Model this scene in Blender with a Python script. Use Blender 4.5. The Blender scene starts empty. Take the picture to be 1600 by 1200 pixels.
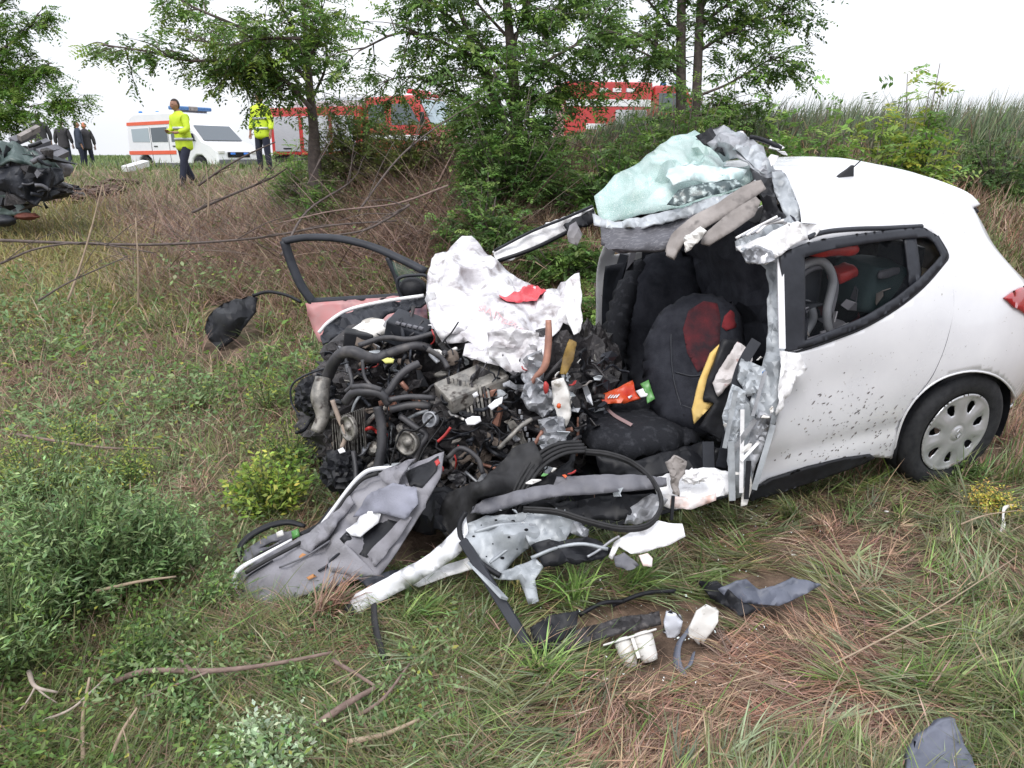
import bpy, bmesh, math, random
import numpy as np
from mathutils import Vector, Matrix, noise as mn
from mathutils.geometry import delaunay_2d_cdt

random.seed(7)
rng = np.random.default_rng(11)
SC = bpy.context.scene
COL = SC.collection

# ------------------------------------------------------------------ camera
F = 1155.0            # focal length in pixels of the 1600 px wide photograph
PITCH = math.radians(17.2)
CH = 1.6
cp, sp = math.cos(PITCH), math.sin(PITCH)
cam_d = bpy.data.cameras.new("camera")
cam = bpy.data.objects.new("camera", cam_d)
COL.objects.link(cam)
cam.location = (0, 0, CH)
cam.rotation_euler = (math.radians(90) - PITCH, 0, 0)
cam_d.sensor_width = 36.0
cam_d.lens = 36.0 * F / 1600.0
cam_d.clip_start = 0.05
cam_d.clip_end = 9000
SC.camera = cam

# ------------------------------------------------------------------ world, sun, exposure
world = bpy.data.worlds.new("World")
SC.world = world
world.use_nodes = True
nt = world.node_tree
nt.nodes.clear()
SUN_EL, SUN_ROT = math.radians(52), math.radians(200)
sky = nt.nodes.new("ShaderNodeTexSky")
sky.sky_type = 'NISHITA'
sky.sun_disc = False
sky.sun_elevation = SUN_EL
sky.sun_rotation = SUN_ROT
sky.dust_density = 3.0
bg1 = nt.nodes.new("ShaderNodeBackground"); bg1.inputs[1].default_value = 0.10
nt.links.new(sky.outputs[0], bg1.inputs[0])
tc = nt.nodes.new("ShaderNodeTexCoord")
mp = nt.nodes.new("ShaderNodeMapping"); mp.inputs['Scale'].default_value = (1.2, 1.2, 4.5)
nz = nt.nodes.new("ShaderNodeTexNoise"); nz.inputs['Scale'].default_value = 1.6; nz.inputs['Detail'].default_value = 5
cr = nt.nodes.new("ShaderNodeValToRGB")
cr.color_ramp.elements[0].position = 0.3; cr.color_ramp.elements[0].color = (0.74, 0.77, 0.84, 1)
cr.color_ramp.elements[1].position = 0.65; cr.color_ramp.elements[1].color = (0.90, 0.91, 0.95, 1)
nt.links.new(tc.outputs['Generated'], mp.inputs[0]); nt.links.new(mp.outputs[0], nz.inputs[0]); nt.links.new(nz.outputs[0], cr.inputs[0])
bg2 = nt.nodes.new("ShaderNodeBackground"); bg2.inputs[1].default_value = 0.86
# overcast dome: brighter overhead than at the horizon
sx = nt.nodes.new("ShaderNodeSeparateXYZ"); nt.links.new(tc.outputs['Generated'], sx.inputs[0])
mr = nt.nodes.new("ShaderNodeMapRange"); mr.inputs[1].default_value = 0.0; mr.inputs[2].default_value = 0.8; mr.inputs[3].default_value = 0.74; mr.inputs[4].default_value = 1.25
nt.links.new(sx.outputs['Z'], mr.inputs[0])
vm = nt.nodes.new("ShaderNodeVectorMath"); vm.operation = 'SCALE'
nt.links.new(cr.outputs[0], vm.inputs[0]); nt.links.new(mr.outputs[0], vm.inputs['Scale'])
nt.links.new(vm.outputs[0], bg2.inputs[0])
mx = nt.nodes.new("ShaderNodeMixShader"); mx.inputs[0].default_value = 0.90
nt.links.new(bg1.outputs[0], mx.inputs[1]); nt.links.new(bg2.outputs[0], mx.inputs[2])
wo = nt.nodes.new("ShaderNodeOutputWorld"); nt.links.new(mx.outputs[0], wo.inputs[0])

sun_d = bpy.data.lights.new("sun", 'SUN')
sun_d.energy = 0.9
sun_d.angle = math.radians(20)
sun_d.color = (1.0, 0.97, 0.93)
sun = bpy.data.objects.new("sun", sun_d)
COL.objects.link(sun)
# Blender's Nishita rotation: azimuth measured from +Y, clockwise
sd = Vector((math.sin(SUN_ROT) * math.cos(SUN_EL), math.cos(SUN_ROT) * math.cos(SUN_EL), math.sin(SUN_EL)))
sun.rotation_euler = sd.to_track_quat('Z', 'Y').to_euler()
SC.view_settings.view_transform = 'Standard'
SC.view_settings.look = 'None'
SC.view_settings.exposure = 1.0
SC.view_settings.gamma = 1.0
SC.view_settings.use_curve_mapping = False
try:
    SC.cycles.max_bounces = 6
    SC.cycles.diffuse_bounces = 3
    SC.cycles.transparent_max_bounces = 8
except Exception:
    pass

# ------------------------------------------------------------------ projection helpers (pixel of the 1600x1200 photograph <-> world)
def W(px, py, Y):
    """world point seen at (px, py) at forward distance Y"""
    u, v = (px - 800) / F, (py - 600) / F
    dy = cp - v * sp
    dz = -sp - v * cp
    t = Y / dy
    return Vector((u * t, Y, CH + dz * t))

def Zp(px, py, z):
    """world point seen at (px, py) at height z"""
    u, v = (px - 800) / F, (py - 600) / F
    dy = cp - v * sp
    dz = -sp - v * cp
    t = (z - CH) / dz
    return Vector((u * t, dy * t, z))

def proj(p):
    x, y, z = p[0], p[1], p[2] - CH
    d = y * cp - z * sp
    return 800 + F * x / d, 600 + F * -(y * sp + z * cp) / d, d

# ------------------------------------------------------------------ terrain
_ty = np.linspace(-60, 80, 1401)
def _tab(ys, zs):
    a = np.interp(_ty, ys, zs)
    k = np.exp(-np.linspace(-2.2, 2.2, 11) ** 2); k /= k.sum()
    b = np.pad(a, 5, mode='edge')
    return np.convolve(b, k, 'valid')
_zl = _tab([-60, 5, 6.5, 8, 12, 16, 19, 23, 28, 45, 80], [0, 0, .09, .22, .56, .90, 1.20, 1.22, 1.12, 1.3, 1.45])
_zr = _tab([-60, 5.0, 6, 7.5, 9.5, 12, 16, 20, 60, 80], [0, 0, .28, .95, 1.72, 1.85, 1.7, 1.36, 1.42, 1.45])
def H(x, y):
    x = np.asarray(x, float); y = np.asarray(y, float)
    a = np.interp(y, _ty, _zl); b = np.interp(y, _ty, _zr)
    w = np.clip((x / np.maximum(y, 3.0) * 10 + 4.8) / 5.0, 0, 1); w = w * w * (3 - 2 * w)
    z = a * (1 - w) + b * w
    n = (np.sin(x * 1.7 + 1.3) * np.cos(y * 1.4 + .4) * .5 + np.sin(x * 3.9 + y * 2.7) * .25 + np.sin(x * 8.1 - y * 6.3 + 2) * .10)
    amp = np.clip((y - 3.2) / 6, 0.25, 1) * .07
    far = np.clip((60 - y) / 40, 0, 1)
    dip = np.clip((y - 23) / 5, 0, 1) * np.clip((44 - y) / 5, 0, 1) * np.clip((x + 15) / 5, 0, 1) * np.clip((1.5 - x) / 3, 0, 1)
    return z + n * amp * far - .55 * dip
def G(px, py, dz=0.0):
    """ground point seen at (px, py)"""
    u, v = (px - 800) / F, (py - 600) / F
    dy = cp - v * sp; dzz = -sp - v * cp
    prev = 1.0
    for i in range(1, 900):
        Y = 1.0 * 1.006 ** i
        t = Y / dy
        if CH + dzz * t < float(H(u * t, Y)) + dz:
            break
    t = Y / dy
    return Vector((u * t, Y, float(H(u * t, Y)) + dz))
def Gv(px, py):
    """vectorised ground hits; returns points and hit mask"""
    u, v = (px - 800) / F, (py - 600) / F
    dy = cp - v * sp; dz = -sp - v * cp
    Ys = 1.0 * (60 / 1.0) ** np.linspace(0, 1, 140)
    hit = np.full(len(px), np.nan)
    pd = np.full(len(px), 1.0); pY = np.full(len(px), 1.0)
    for Y in Ys:
        t = Y / dy
        d = CH + dz * t - H(u * t, Y)
        m = (d < 0) & np.isnan(hit)
        hit[m] = (pY + (Y - pY) * pd / np.maximum(pd - d, 1e-6))[m]
        pd = d; pY = np.full(len(px), Y)
    ok = ~np.isnan(hit)
    Y = np.where(ok, hit, 1.0)
    t = Y / dy
    return np.stack([u * t, Y, H(u * t, Y)], 1), ok

# ------------------------------------------------------------------ materials
MATS = {}
def mat(name, c1, c2=None, scale=8.0, rough=0.6, metal=0.0, bump=0.0, bscale=None, detail=6, spec=0.5, lo=.35, hi=.65, coat=0.0, stretch=None, c3=None, c3lo=.55, c3hi=.62, c3scale=30, alpha=1.0, transmission=0.0):
    if name in MATS: return MATS[name]
    m = bpy.data.materials.new(name); m.use_nodes = True
    n = m.node_tree; b = n.nodes['Principled BSDF']
    b.inputs['Roughness'].default_value = rough
    b.inputs['Metallic'].default_value = metal
    b.inputs['Specular IOR Level'].default_value = spec
    b.inputs['Coat Weight'].default_value = coat
    b.inputs['Alpha'].default_value = alpha
    b.inputs['Transmission Weight'].default_value = transmission
    b.inputs['Base Color'].default_value = (*c1, 1)
    t = n.nodes.new('ShaderNodeTexCoord')
    src = t.outputs['Object']
    if stretch:
        q = n.nodes.new('ShaderNodeMapping'); q.inputs['Scale'].default_value = stretch
        n.links.new(src, q.inputs[0]); src = q.outputs[0]
    last = None
    if c2:
        z = n.nodes.new('ShaderNodeTexNoise'); z.inputs['Scale'].default_value = scale; z.inputs['Detail'].default_value = detail; z.inputs['Roughness'].default_value = .62
        n.links.new(src, z.inputs[0])
        r = n.nodes.new('ShaderNodeValToRGB'); r.color_ramp.elements[0].position = lo; r.color_ramp.elements[1].position = hi
        r.color_ramp.elements[0].color = (*c1, 1); r.color_ramp.elements[1].color = (*c2, 1)
        n.links.new(z.outputs[0], r.inputs[0]); last = r.outputs[0]
        rr = n.nodes.new('ShaderNodeMapRange'); rr.inputs[3].default_value = max(rough - .12, .05); rr.inputs[4].default_value = min(rough + .15, 1)
        n.links.new(z.outputs[0], rr.inputs[0]); n.links.new(rr.outputs[0], b.inputs['Roughness'])
    if c3:
        z = n.nodes.new('ShaderNodeTexNoise'); z.inputs['Scale'].default_value = c3scale; z.inputs['Detail'].default_value = 3
        n.links.new(src, z.inputs[0])
        mr = n.nodes.new('ShaderNodeMapRange'); mr.inputs[1].default_value = c3lo; mr.inputs[2].default_value = c3hi
        n.links.new(z.outputs[0], mr.inputs[0])
        mi = n.nodes.new('ShaderNodeMix'); mi.data_type = 'RGBA'
        n.links.new(mr.outputs[0], mi.inputs['Factor'])
        if last: n.links.new(last, mi.inputs['A'])
        else: mi.inputs['A'].default_value = (*c1, 1)
        mi.inputs['B'].default_value = (*c3, 1); last = mi.outputs['Result']
    if last: n.links.new(last, b.inputs['Base Color'])
    if bump:
        z = n.nodes.new('ShaderNodeTexNoise'); z.inputs['Scale'].default_value = bscale or scale * 2; z.inputs['Detail'].default_value = 5
        n.links.new(src, z.inputs[0])
        bu = n.nodes.new('ShaderNodeBump'); bu.inputs['Strength'].default_value = bump; bu.inputs['Distance'].default_value = .01
        n.links.new(z.outputs[0], bu.inputs['Height']); n.links.new(bu.outputs[0], b.inputs['Normal'])
    MATS[name] = m
    return m

def leaf_mat(name, trans=0.3, rough=.55):
    m = bpy.data.materials.new(name); m.use_nodes = True
    n = m.node_tree; b = n.nodes['Principled BSDF']; b.inputs['Roughness'].default_value = rough
    b.inputs['Specular IOR Level'].default_value = .5
    a = n.nodes.new('ShaderNodeAttribute'); a.attribute_name = 'Col'
    n.links.new(a.outputs['Color'], b.inputs['Base Color'])
    tr = n.nodes.new('ShaderNodeBsdfTranslucent'); n.links.new(a.outputs['Color'], tr.inputs[0])
    mi = n.nodes.new('ShaderNodeMixShader'); mi.inputs[0].default_value = trans
    n.links.new(b.outputs[0], mi.inputs[1]); n.links.new(tr.outputs[0], mi.inputs[2])
    n.links.new(mi.outputs[0], n.nodes['Material Output'].inputs[0])
    return m
M_LEAF = leaf_mat('leaf', .45, .5)
M_BLADE = leaf_mat('grass_blade', .25, .6)

# ------------------------------------------------------------------ object helpers
def thing(name, label, cat, loc=(0, 0, 0), rz=0.0, group=None):
    o = bpy.data.objects.new(name, None); COL.objects.link(o)
    o.empty_display_size = .1
    o.location = loc; o.rotation_euler = (0, 0, rz)
    o['label'] = label; o['category'] = cat
    if group: o['group'] = group
    return o
def tag(o, label=None, cat=None, group=None, kind=None):
    if label: o['label'] = label
    if cat: o['category'] = cat
    if group: o['group'] = group
    if kind: o['kind'] = kind
    return o
def link_mesh(name, me, m=None, parent=None, world=True):
    """world=True: vertices are given in world space; they are moved into the parent's frame"""
    o = bpy.data.objects.new(name, me); COL.objects.link(o)
    if m is not None and not me.materials: me.materials.append(m)
    if parent is not None:
        if world:
            root = parent
            mtx = Matrix.Identity(4)
            chain = []
            while root: chain.append(root); root = root.parent
            for r in reversed(chain): mtx = mtx @ Matrix.LocRotScale(r.location, r.rotation_euler, r.scale)
            me.transform(mtx.inverted())
        o.parent = parent
    elif world and len(me.vertices):
        # put the origin at the base of the piece
        n = len(me.vertices); a = np.empty(n * 3); me.vertices.foreach_get('co', a); a = a.reshape(-1, 3)
        c = Vector((float(a[:, 0].mean()), float(a[:, 1].mean()), float(a[:, 2].min())))
        me.transform(Matrix.Translation(-c)); o.location = c
    return o
def mesh(verts, faces, smooth=False):
    me = bpy.data.meshes.new('mesh'); me.from_pydata([tuple(v) for v in verts], [], faces)
    if smooth: me.polygons.foreach_set('use_smooth', [True] * len(me.polygons))
    me.update(); return me
def bm_done(bm, smooth=False):
    me = bpy.data.meshes.new('mesh'); bm.to_mesh(me); bm.free()
    if smooth: me.polygons.foreach_set('use_smooth', [True] * len(me.polygons))
    return me
def solid(o, th, off=-1.0):
    m = o.modifiers.new('solid', 'SOLIDIFY'); m.thickness = th; m.offset = off; return o
def bevel(o, w, seg=2):
    m = o.modifiers.new('bevel', 'BEVEL'); m.width = w; m.segments = seg; m.limit_method = 'ANGLE'; return o
def subsurf(o, n=1):
    m = o.modifiers.new('sub', 'SUBSURF'); m.levels = n; m.render_levels = n; return o

def catmull(pts, n=6, closed=False):
    pts = [Vector(p) for p in pts]
    if len(pts) < 3 and not closed: 
        return [pts[0].lerp(pts[-1], i / n) for i in range(n + 1)]
    P = ([pts[-1]] + pts + [pts[0], pts[1]]) if closed else ([pts[0] * 2 - pts[1]] + pts + [pts[-1] * 2 - pts[-2]])
    out = []
    for i in range(1, len(P) - 2):
        a, b, c, d = P[i - 1], P[i], P[i + 1], P[i + 2]
        for k in range(n):
            t = k / n
            out.append(.5 * ((2 * b) + (c - a) * t + (2 * a - 5 * b + 4 * c - d) * t * t + (3 * b - a - 3 * c + d) * t ** 3))
    if not closed: out.append(P[-2].copy())
    return out

def tube_geo(pts, r, sides=8, n=6, closed=False, rib=0.0, ribn=0, flat=1.0, smoothp=True):
    c = catmull(pts, n, closed) if smoothp else [Vector(p) for p in pts]
    m = len(c)
    rs = [np.interp(i / (m - 1), np.linspace(0, 1, len(r)), r) for i in range(m)] if isinstance(r, (list, tuple)) else [r] * m
    V = []; Fc = []
    up = Vector((0, 0, 1))
    prevn = None
    for i, p in enumerate(c):
        a = c[(i - 1) % m] if (closed or i > 0) else c[0]
        b = c[(i + 1) % m] if (closed or i < m - 1) else c[-1]
        t = (b - a)
        t = t.normalized() if t.length > 1e-9 else Vector((1, 0, 0))
        if prevn is None:
            nn = t.orthogonal().normalized()
        else:
            nn = prevn - t * prevn.dot(t)
            nn = nn.normalized() if nn.length > 1e-6 else t.orthogonal().normalized()
        prevn = nn; bn = t.cross(nn)
        rr = rs[i] * (1 + (rib if (i % 2) else -rib * .4) if rib else 1)
        for k in range(sides):
            ang = 2 * math.pi * k / sides
            V.append(p + nn * math.cos(ang) * rr + bn * math.sin(ang) * rr * flat)
    for i in range(m if closed else m - 1):
        j = (i + 1) % m
        for k in range(sides):
            k2 = (k + 1) % sides
            Fc.append((i * sides + k, i * sides + k2, j * sides + k2, j * sides + k))
    if not closed:
        Fc.append(tuple(range(sides))[::-1]); Fc.append(tuple((m - 1) * sides + k for k in range(sides)))
    return V, Fc
def tube(name, pts, r, m, parent=None, sides=8, n=6, **kw):
    V, Fc = tube_geo(pts, r, sides, n, **kw)
    return link_mesh(name, mesh(V, Fc, True), m, parent)
def multi_tube(name, paths, m, parent=None, sides=5, n=3):
    V = []; Fc = []
    for pts, r in paths:
        v, f = tube_geo(pts, r, sides, n)
        o = len(V); V += v; Fc += [tuple(i + o for i in q) for q in f]
    return link_mesh(name, mesh(V, Fc, True), m, parent)

def box_geo(c, s, rot=None, jit=0.0):
    V = []
    for x in (-.5, .5):
        for y in (-.5, .5):
            for z in (-.5, .5):
                v = Vector((x * s[0] + random.uniform(-jit, jit), y * s[1] + random.uniform(-jit, jit), z * s[2] + random.uniform(-jit, jit)))
                if rot is not None: v = rot @ v
                V.append(v + Vector(c))
    Fc = [(0, 1, 3, 2), (4, 6, 7, 5), (0, 4, 5, 1), (2, 3, 7, 6), (0, 2, 6, 4), (1, 5, 7, 3)]
    return V, Fc
def box(name, c, s, m, parent=None, rot=None, bev=0.0, world=True, jit=0.0):
    V, Fc = box_geo(c, s, rot, jit)
    o = link_mesh(name, mesh(V, Fc), m, parent, world)
    if bev: bevel(o, bev)
    return o

def in_poly(P, poly):
    x, y = P[:, 0], P[:, 1]; n = len(poly); c = np.zeros(len(P), bool); j = n - 1
    for i in range(n):
        xi, yi = poly[i]; xj, yj = poly[j]
        if yi != yj:
            m = ((yi > y) != (yj > y)) & (x < (xj - xi) * (y - yi) / (yj - yi) + xi)
            c ^= m
        j = i
    return c
def resample(poly, h):
    out = []
    n = len(poly)
    for i in range(n):
        a, b = np.array(poly[i], float), np.array(poly[(i + 1) % n], float)
        k = max(1, int(round(np.linalg.norm(b - a) / h)))
        for q in range(k): out.append(a + (b - a) * q / k)
    return out
def cdt(outline, holes, h, jit=.22, seed=1):
    r = np.random.default_rng(seed)
    loops = [resample(outline, h)] + [resample(q, h) for q in holes]
    pts = []; edges = []
    for lp in loops:
        o = len(pts); pts += [tuple(p) for p in lp]
        edges += [(o + i, o + (i + 1) % len(lp)) for i in range(len(lp))]
    A = np.array(outline, float); x0, y0 = A.min(0); x1, y1 = A.max(0)
    gx, gy = np.meshgrid(np.arange(x0, x1, h), np.arange(y0, y1, h * .87))
    gx = gx + (np.arange(gx.shape[0]) % 2)[:, None] * h * .5
    g = np.stack([gx.ravel(), gy.ravel()], 1) + r.uniform(-jit, jit, (gx.size, 2)) * h
    m = in_poly(g, loops[0])
    for lp in loops[1:]: m &= ~in_poly(g, lp)
    g = g[m]
    if len(g):
        B = np.array(pts)
        d = np.min(((g[:, None, :] - B[None]) ** 2).sum(2), 1) if len(g) * len(B) < 4e7 else np.full(len(g), 9e9)
        g = g[d > (h * .55) ** 2]
    allp = [Vector(p) for p in pts] + [Vector((float(a), float(b))) for a, b in g]
    res = delaunay_2d_cdt(allp, edges, [], 0, 1e-7)
    V = np.array([tuple(v) for v in res[0]]); Fc = [f for f in res[2]]
    cen = np.array([V[list(f)].mean(0) for f in Fc])
    k = in_poly(cen, loops[0])
    for lp in loops[1:]: k &= ~in_poly(cen, lp)
    return V, [Fc[i] for i in np.nonzero(k)[0]]

def fnoise(p, oct=3):
    s = 0; a = 1; q = Vector(p)
    for _ in range(oct):
        s += a * mn.noise(q); q = q * 2.03 + Vector((3.1, 1.7, 9.2)); a *= .5
    return s
def ridged(p, oct=3):
    s = 0; a = 1; q = Vector(p)
    for _ in range(oct):
        s += a * (1 - 2.2 * abs(mn.noise(q))); q = q * 2.1 + Vector((5.1, 2.7, 1.2)); a *= .5
    return s - 1.0

class Patch: pass
def patch(name, pts, m, parent=None, h=9, th=.003, amp=0.0, freq=6.0, extra=(), holes=(), smooth=True, ridge=True, bulge=0.0, seed=0, power=3.0, aniso=None, dome=None):
    """A sheet of metal, cloth or plastic with the outline pts (world points), meshed finely, dented by noise and given thickness."""
    pr = [proj(p) for p in pts]
    outline = [(a, b) for a, b, _ in pr]
    hol = [[proj(p)[:2] for p in q] for q in holes]
    ctl = []
    n = len(pr)
    for i in range(n):
        a, b = np.array(pr[i]), np.array(pr[(i + 1) % n])
        k = max(1, int(np.linalg.norm((b - a)[:2]) / 25))
        for q in range(k):
            s = q / k
            ctl.append((*(a[:2] * (1 - s) + b[:2] * s), (1 - s) / a[2] + s / b[2], 1.0))
    for p in extra:
        a = proj(p); ctl.append((a[0], a[1], 1 / a[2], 2.5))
    ctl = np.array(ctl)
    V, Fc = cdt(outline, hol, h, seed=seed + 1)
    def depth(uv):
        d2 = ((uv[:, None, :] - ctl[None, :, :2]) ** 2).sum(2) + 4.0
        w = ctl[None, :, 3] / d2 ** (power / 2)
        return 1 / ((w * ctl[None, :, 2]).sum(1) / w.sum(1))
    D = depth(V)
    def unproj(uv, D):
        u = (uv[:, 0] - 800) / F; v = (uv[:, 1] - 600) / F
        return np.stack([u * D, D * cp - v * D * sp, CH - D * sp - v * D * cp], 1)
    X = unproj(V, D)
    c = X.mean(0); _, _, vt = np.linalg.svd(X - c, full_matrices=False)
    nrm = vt[2]
    if np.dot(nrm, c - np.array([0, 0, CH])) > 0: nrm = -nrm
    off = Vector((seed * 3.7, seed * 1.3, seed * 2.1))
    def disp(P):
        if amp == 0: return 0.0
        q = Vector(P) * freq
        if aniso: q = Vector((q.x * aniso[0], q.y * aniso[1], q.z * aniso[2]))
        return amp * ((ridged(q + off, 2) if ridge else fnoise(q + off)))
    N = Vector(nrm)
    _bd = np.array([c[:2] for c in (resample(outline, 6))])
    def domef(uv):
        if not dome: return np.zeros(len(uv))
        d = np.sqrt(((uv[:, None, :] - _bd[None]) ** 2).sum(2)).min(1)
        t = np.clip(d / dome[1], 0, 1)
        return dome[0] * np.sqrt(1 - (1 - t) ** 2)
    verts = [Vector(p) + N * (disp(p) + float(q)) for p, q in zip(X, domef(V))]
    me = mesh(verts, [tuple(f) for f in Fc], smooth)
    if amp and ridge and smooth: me.set_sharp_from_angle(angle=math.radians(24))
    o = link_mesh(name, me, m, parent)
    # faces towards the camera
    if th: solid(o, th, 0.0)
    o_eval = Patch(); o_eval.o = o; o_eval.N = N
    def ev(px, py, lift=.004):
        uv = np.array([[px, py]], float); P = Vector(unproj(uv, depth(uv))[0])
        return P + N * (disp(P) + lift + float(domef(uv)[0]))
    o_eval.at = ev
    return o_eval

def overlay(name, base, outline, m, parent, h=4, lift=.006):
    """a thin skin that follows the bumps of another sheet"""
    V, Fc = cdt(outline, [], h)
    o = link_mesh(name, mesh([base.at(a, b, lift) for a, b in V], [tuple(f) for f in Fc], True), m, parent); solid(o, .0015, 0); return o
def bar(name, a, b, w, t, m, parent=None, up=None, bev=.0, taper=1.0):
    """a straight beam of width w and thickness t from a to b"""
    a, b = Vector(a), Vector(b); d = (b - a).normalized()
    up = Vector(up) if up is not None else Vector((0, -1, .3))
    s = d.cross(up).normalized(); u = s.cross(d).normalized()
    V = []
    for p, k in ((a, 1), (b, taper)):
        for i, j in ((-1, -1), (1, -1), (1, 1), (-1, 1)): V.append(p + s * i * w / 2 * k + u * j * t / 2 * k)
    Fc = [(3, 2, 1, 0), (4, 5, 6, 7), (0, 1, 5, 4), (1, 2, 6, 5), (2, 3, 7, 6), (3, 0, 4, 7)]
    o = link_mesh(name, mesh(V, Fc), m, parent)
    if bev: bevel(o, bev)
    return o
def ribbon(name, pts, w, t, m, parent=None, up=(0, -1, .5), n=6, crumple=0.0):
    """a flat strip that follows pts"""
    c = catmull(pts, n); V = []; Fc = []
    ws = w if isinstance(w, (list, tuple)) else [w, w]
    up = Vector(up)
    for i, p in enumerate(c):
        d = (c[min(i + 1, len(c) - 1)] - c[max(i - 1, 0)]).normalized()
        s = d.cross(up).normalized(); u = s.cross(d).normalized()
        ww = np.interp(i / (len(c) - 1), np.linspace(0, 1, len(ws)), ws)
        q = p + u * crumple * mn.noise(p * 25)
        for a, b in ((-1, -1), (1, -1), (1, 1), (-1, 1)): V.append(q + s * a * ww / 2 * (1 + crumple * 20 * mn.noise(p * 40 + s * a)) + u * b * t / 2)
    for i in range(len(c) - 1):
        o = i * 4
        for k in range(4): Fc.append((o + k, o + (k + 1) % 4, o + 4 + (k + 1) % 4, o + 4 + k))
    Fc.append((3, 2, 1, 0)); e = (len(c) - 1) * 4; Fc.append((e, e + 1, e + 2, e + 3))
    o = link_mesh(name, mesh(V, Fc, False), m, parent); bevel(o, t * .3, 1)
    return o
def blob(name, c, s, m, parent=None, amp=.3, freq=4, sub=3, rot=None, seed=0, smooth=True):
    bm = bmesh.new(); bmesh.ops.create_icosphere(bm, subdivisions=sub, radius=1)
    for v in bm.verts:
        d = v.co.normalized(); k = 1 + amp * ridged(d * freq * .5 + Vector((seed, seed * 2, 0)), 3) * .6 + amp * .4 * fnoise(d * freq + Vector((seed, 0, 3)))
        q = Vector((d.x * s[0], d.y * s[1], d.z * s[2])) * k
        if rot is not None: q = rot @ q
        v.co = q + Vector(c)
    return link_mesh(name, bm_done(bm, smooth), m, parent)
def shard(name, c, s, m, parent=None, **kw):
    """a small bent, jagged scrap of sheet"""
    n = random.randint(4, 6); R = rand_rot(); c = Vector(c); mid = c + R @ Vector((random.gauss(0, .2), random.gauss(0, .2), random.uniform(-.5, .5))) * s
    V = [mid]
    for k in range(n):
        a = k / n * 6.283 + random.uniform(-.4, .4); r = random.uniform(.5, 1.5) * s
        V.append(c + R @ Vector((math.cos(a) * r, math.sin(a) * r * .6, random.uniform(-.35, .35) * s)))
    o = link_mesh(name, mesh(V, [(0, k + 1, (k + 1) % n + 1) for k in range(n)]), m, parent); solid(o, min(.004, s * .15), 0); return o
def rand_rot(): return Matrix.Rotation(random.uniform(0, 6.28), 3, Vector((random.gauss(0, 1), random.gauss(0, 1), random.gauss(0, 1))).normalized())

# numpy mesh with per point colours
def np_mesh(name, V, quads=None, tris=None, col=None, m=None, parent=None, smooth=False):
    me = bpy.data.meshes.new(name)
    nq = 0 if quads is None else len(quads); ntr = 0 if tris is None else len(tris)
    me.vertices.add(len(V)); me.vertices.foreach_set('co', np.ascontiguousarray(V, np.float32).ravel())
    loops = []
    if nq: loops.append(np.asarray(quads, np.int32).ravel())
    if ntr: loops.append(np.asarray(tris, np.int32).ravel())
    L = np.concatenate(loops); me.loops.add(len(L)); me.loops.foreach_set('vertex_index', L)
    tot = np.concatenate([np.full(nq, 4, np.int32), np.full(ntr, 3, np.int32)])
    st = np.concatenate([[0], np.cumsum(tot)[:-1]]).astype(np.int32)
    me.polygons.add(nq + ntr); me.polygons.foreach_set('loop_start', st)
    try: me.polygons.foreach_set('loop_total', tot)
    except Exception: pass
    if smooth: me.polygons.foreach_set('use_smooth', np.ones(nq + ntr, bool))
    me.update(calc_edges=True)
    if col is not None:
        a = me.attributes.new('Col', 'FLOAT_COLOR', 'POINT')
        c = np.ones((len(V), 4), np.float32); c[:, :3] = col; a.data.foreach_set('color', c.ravel())
    return link_mesh(name, me, m, parent, world=parent is not None)
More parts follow.
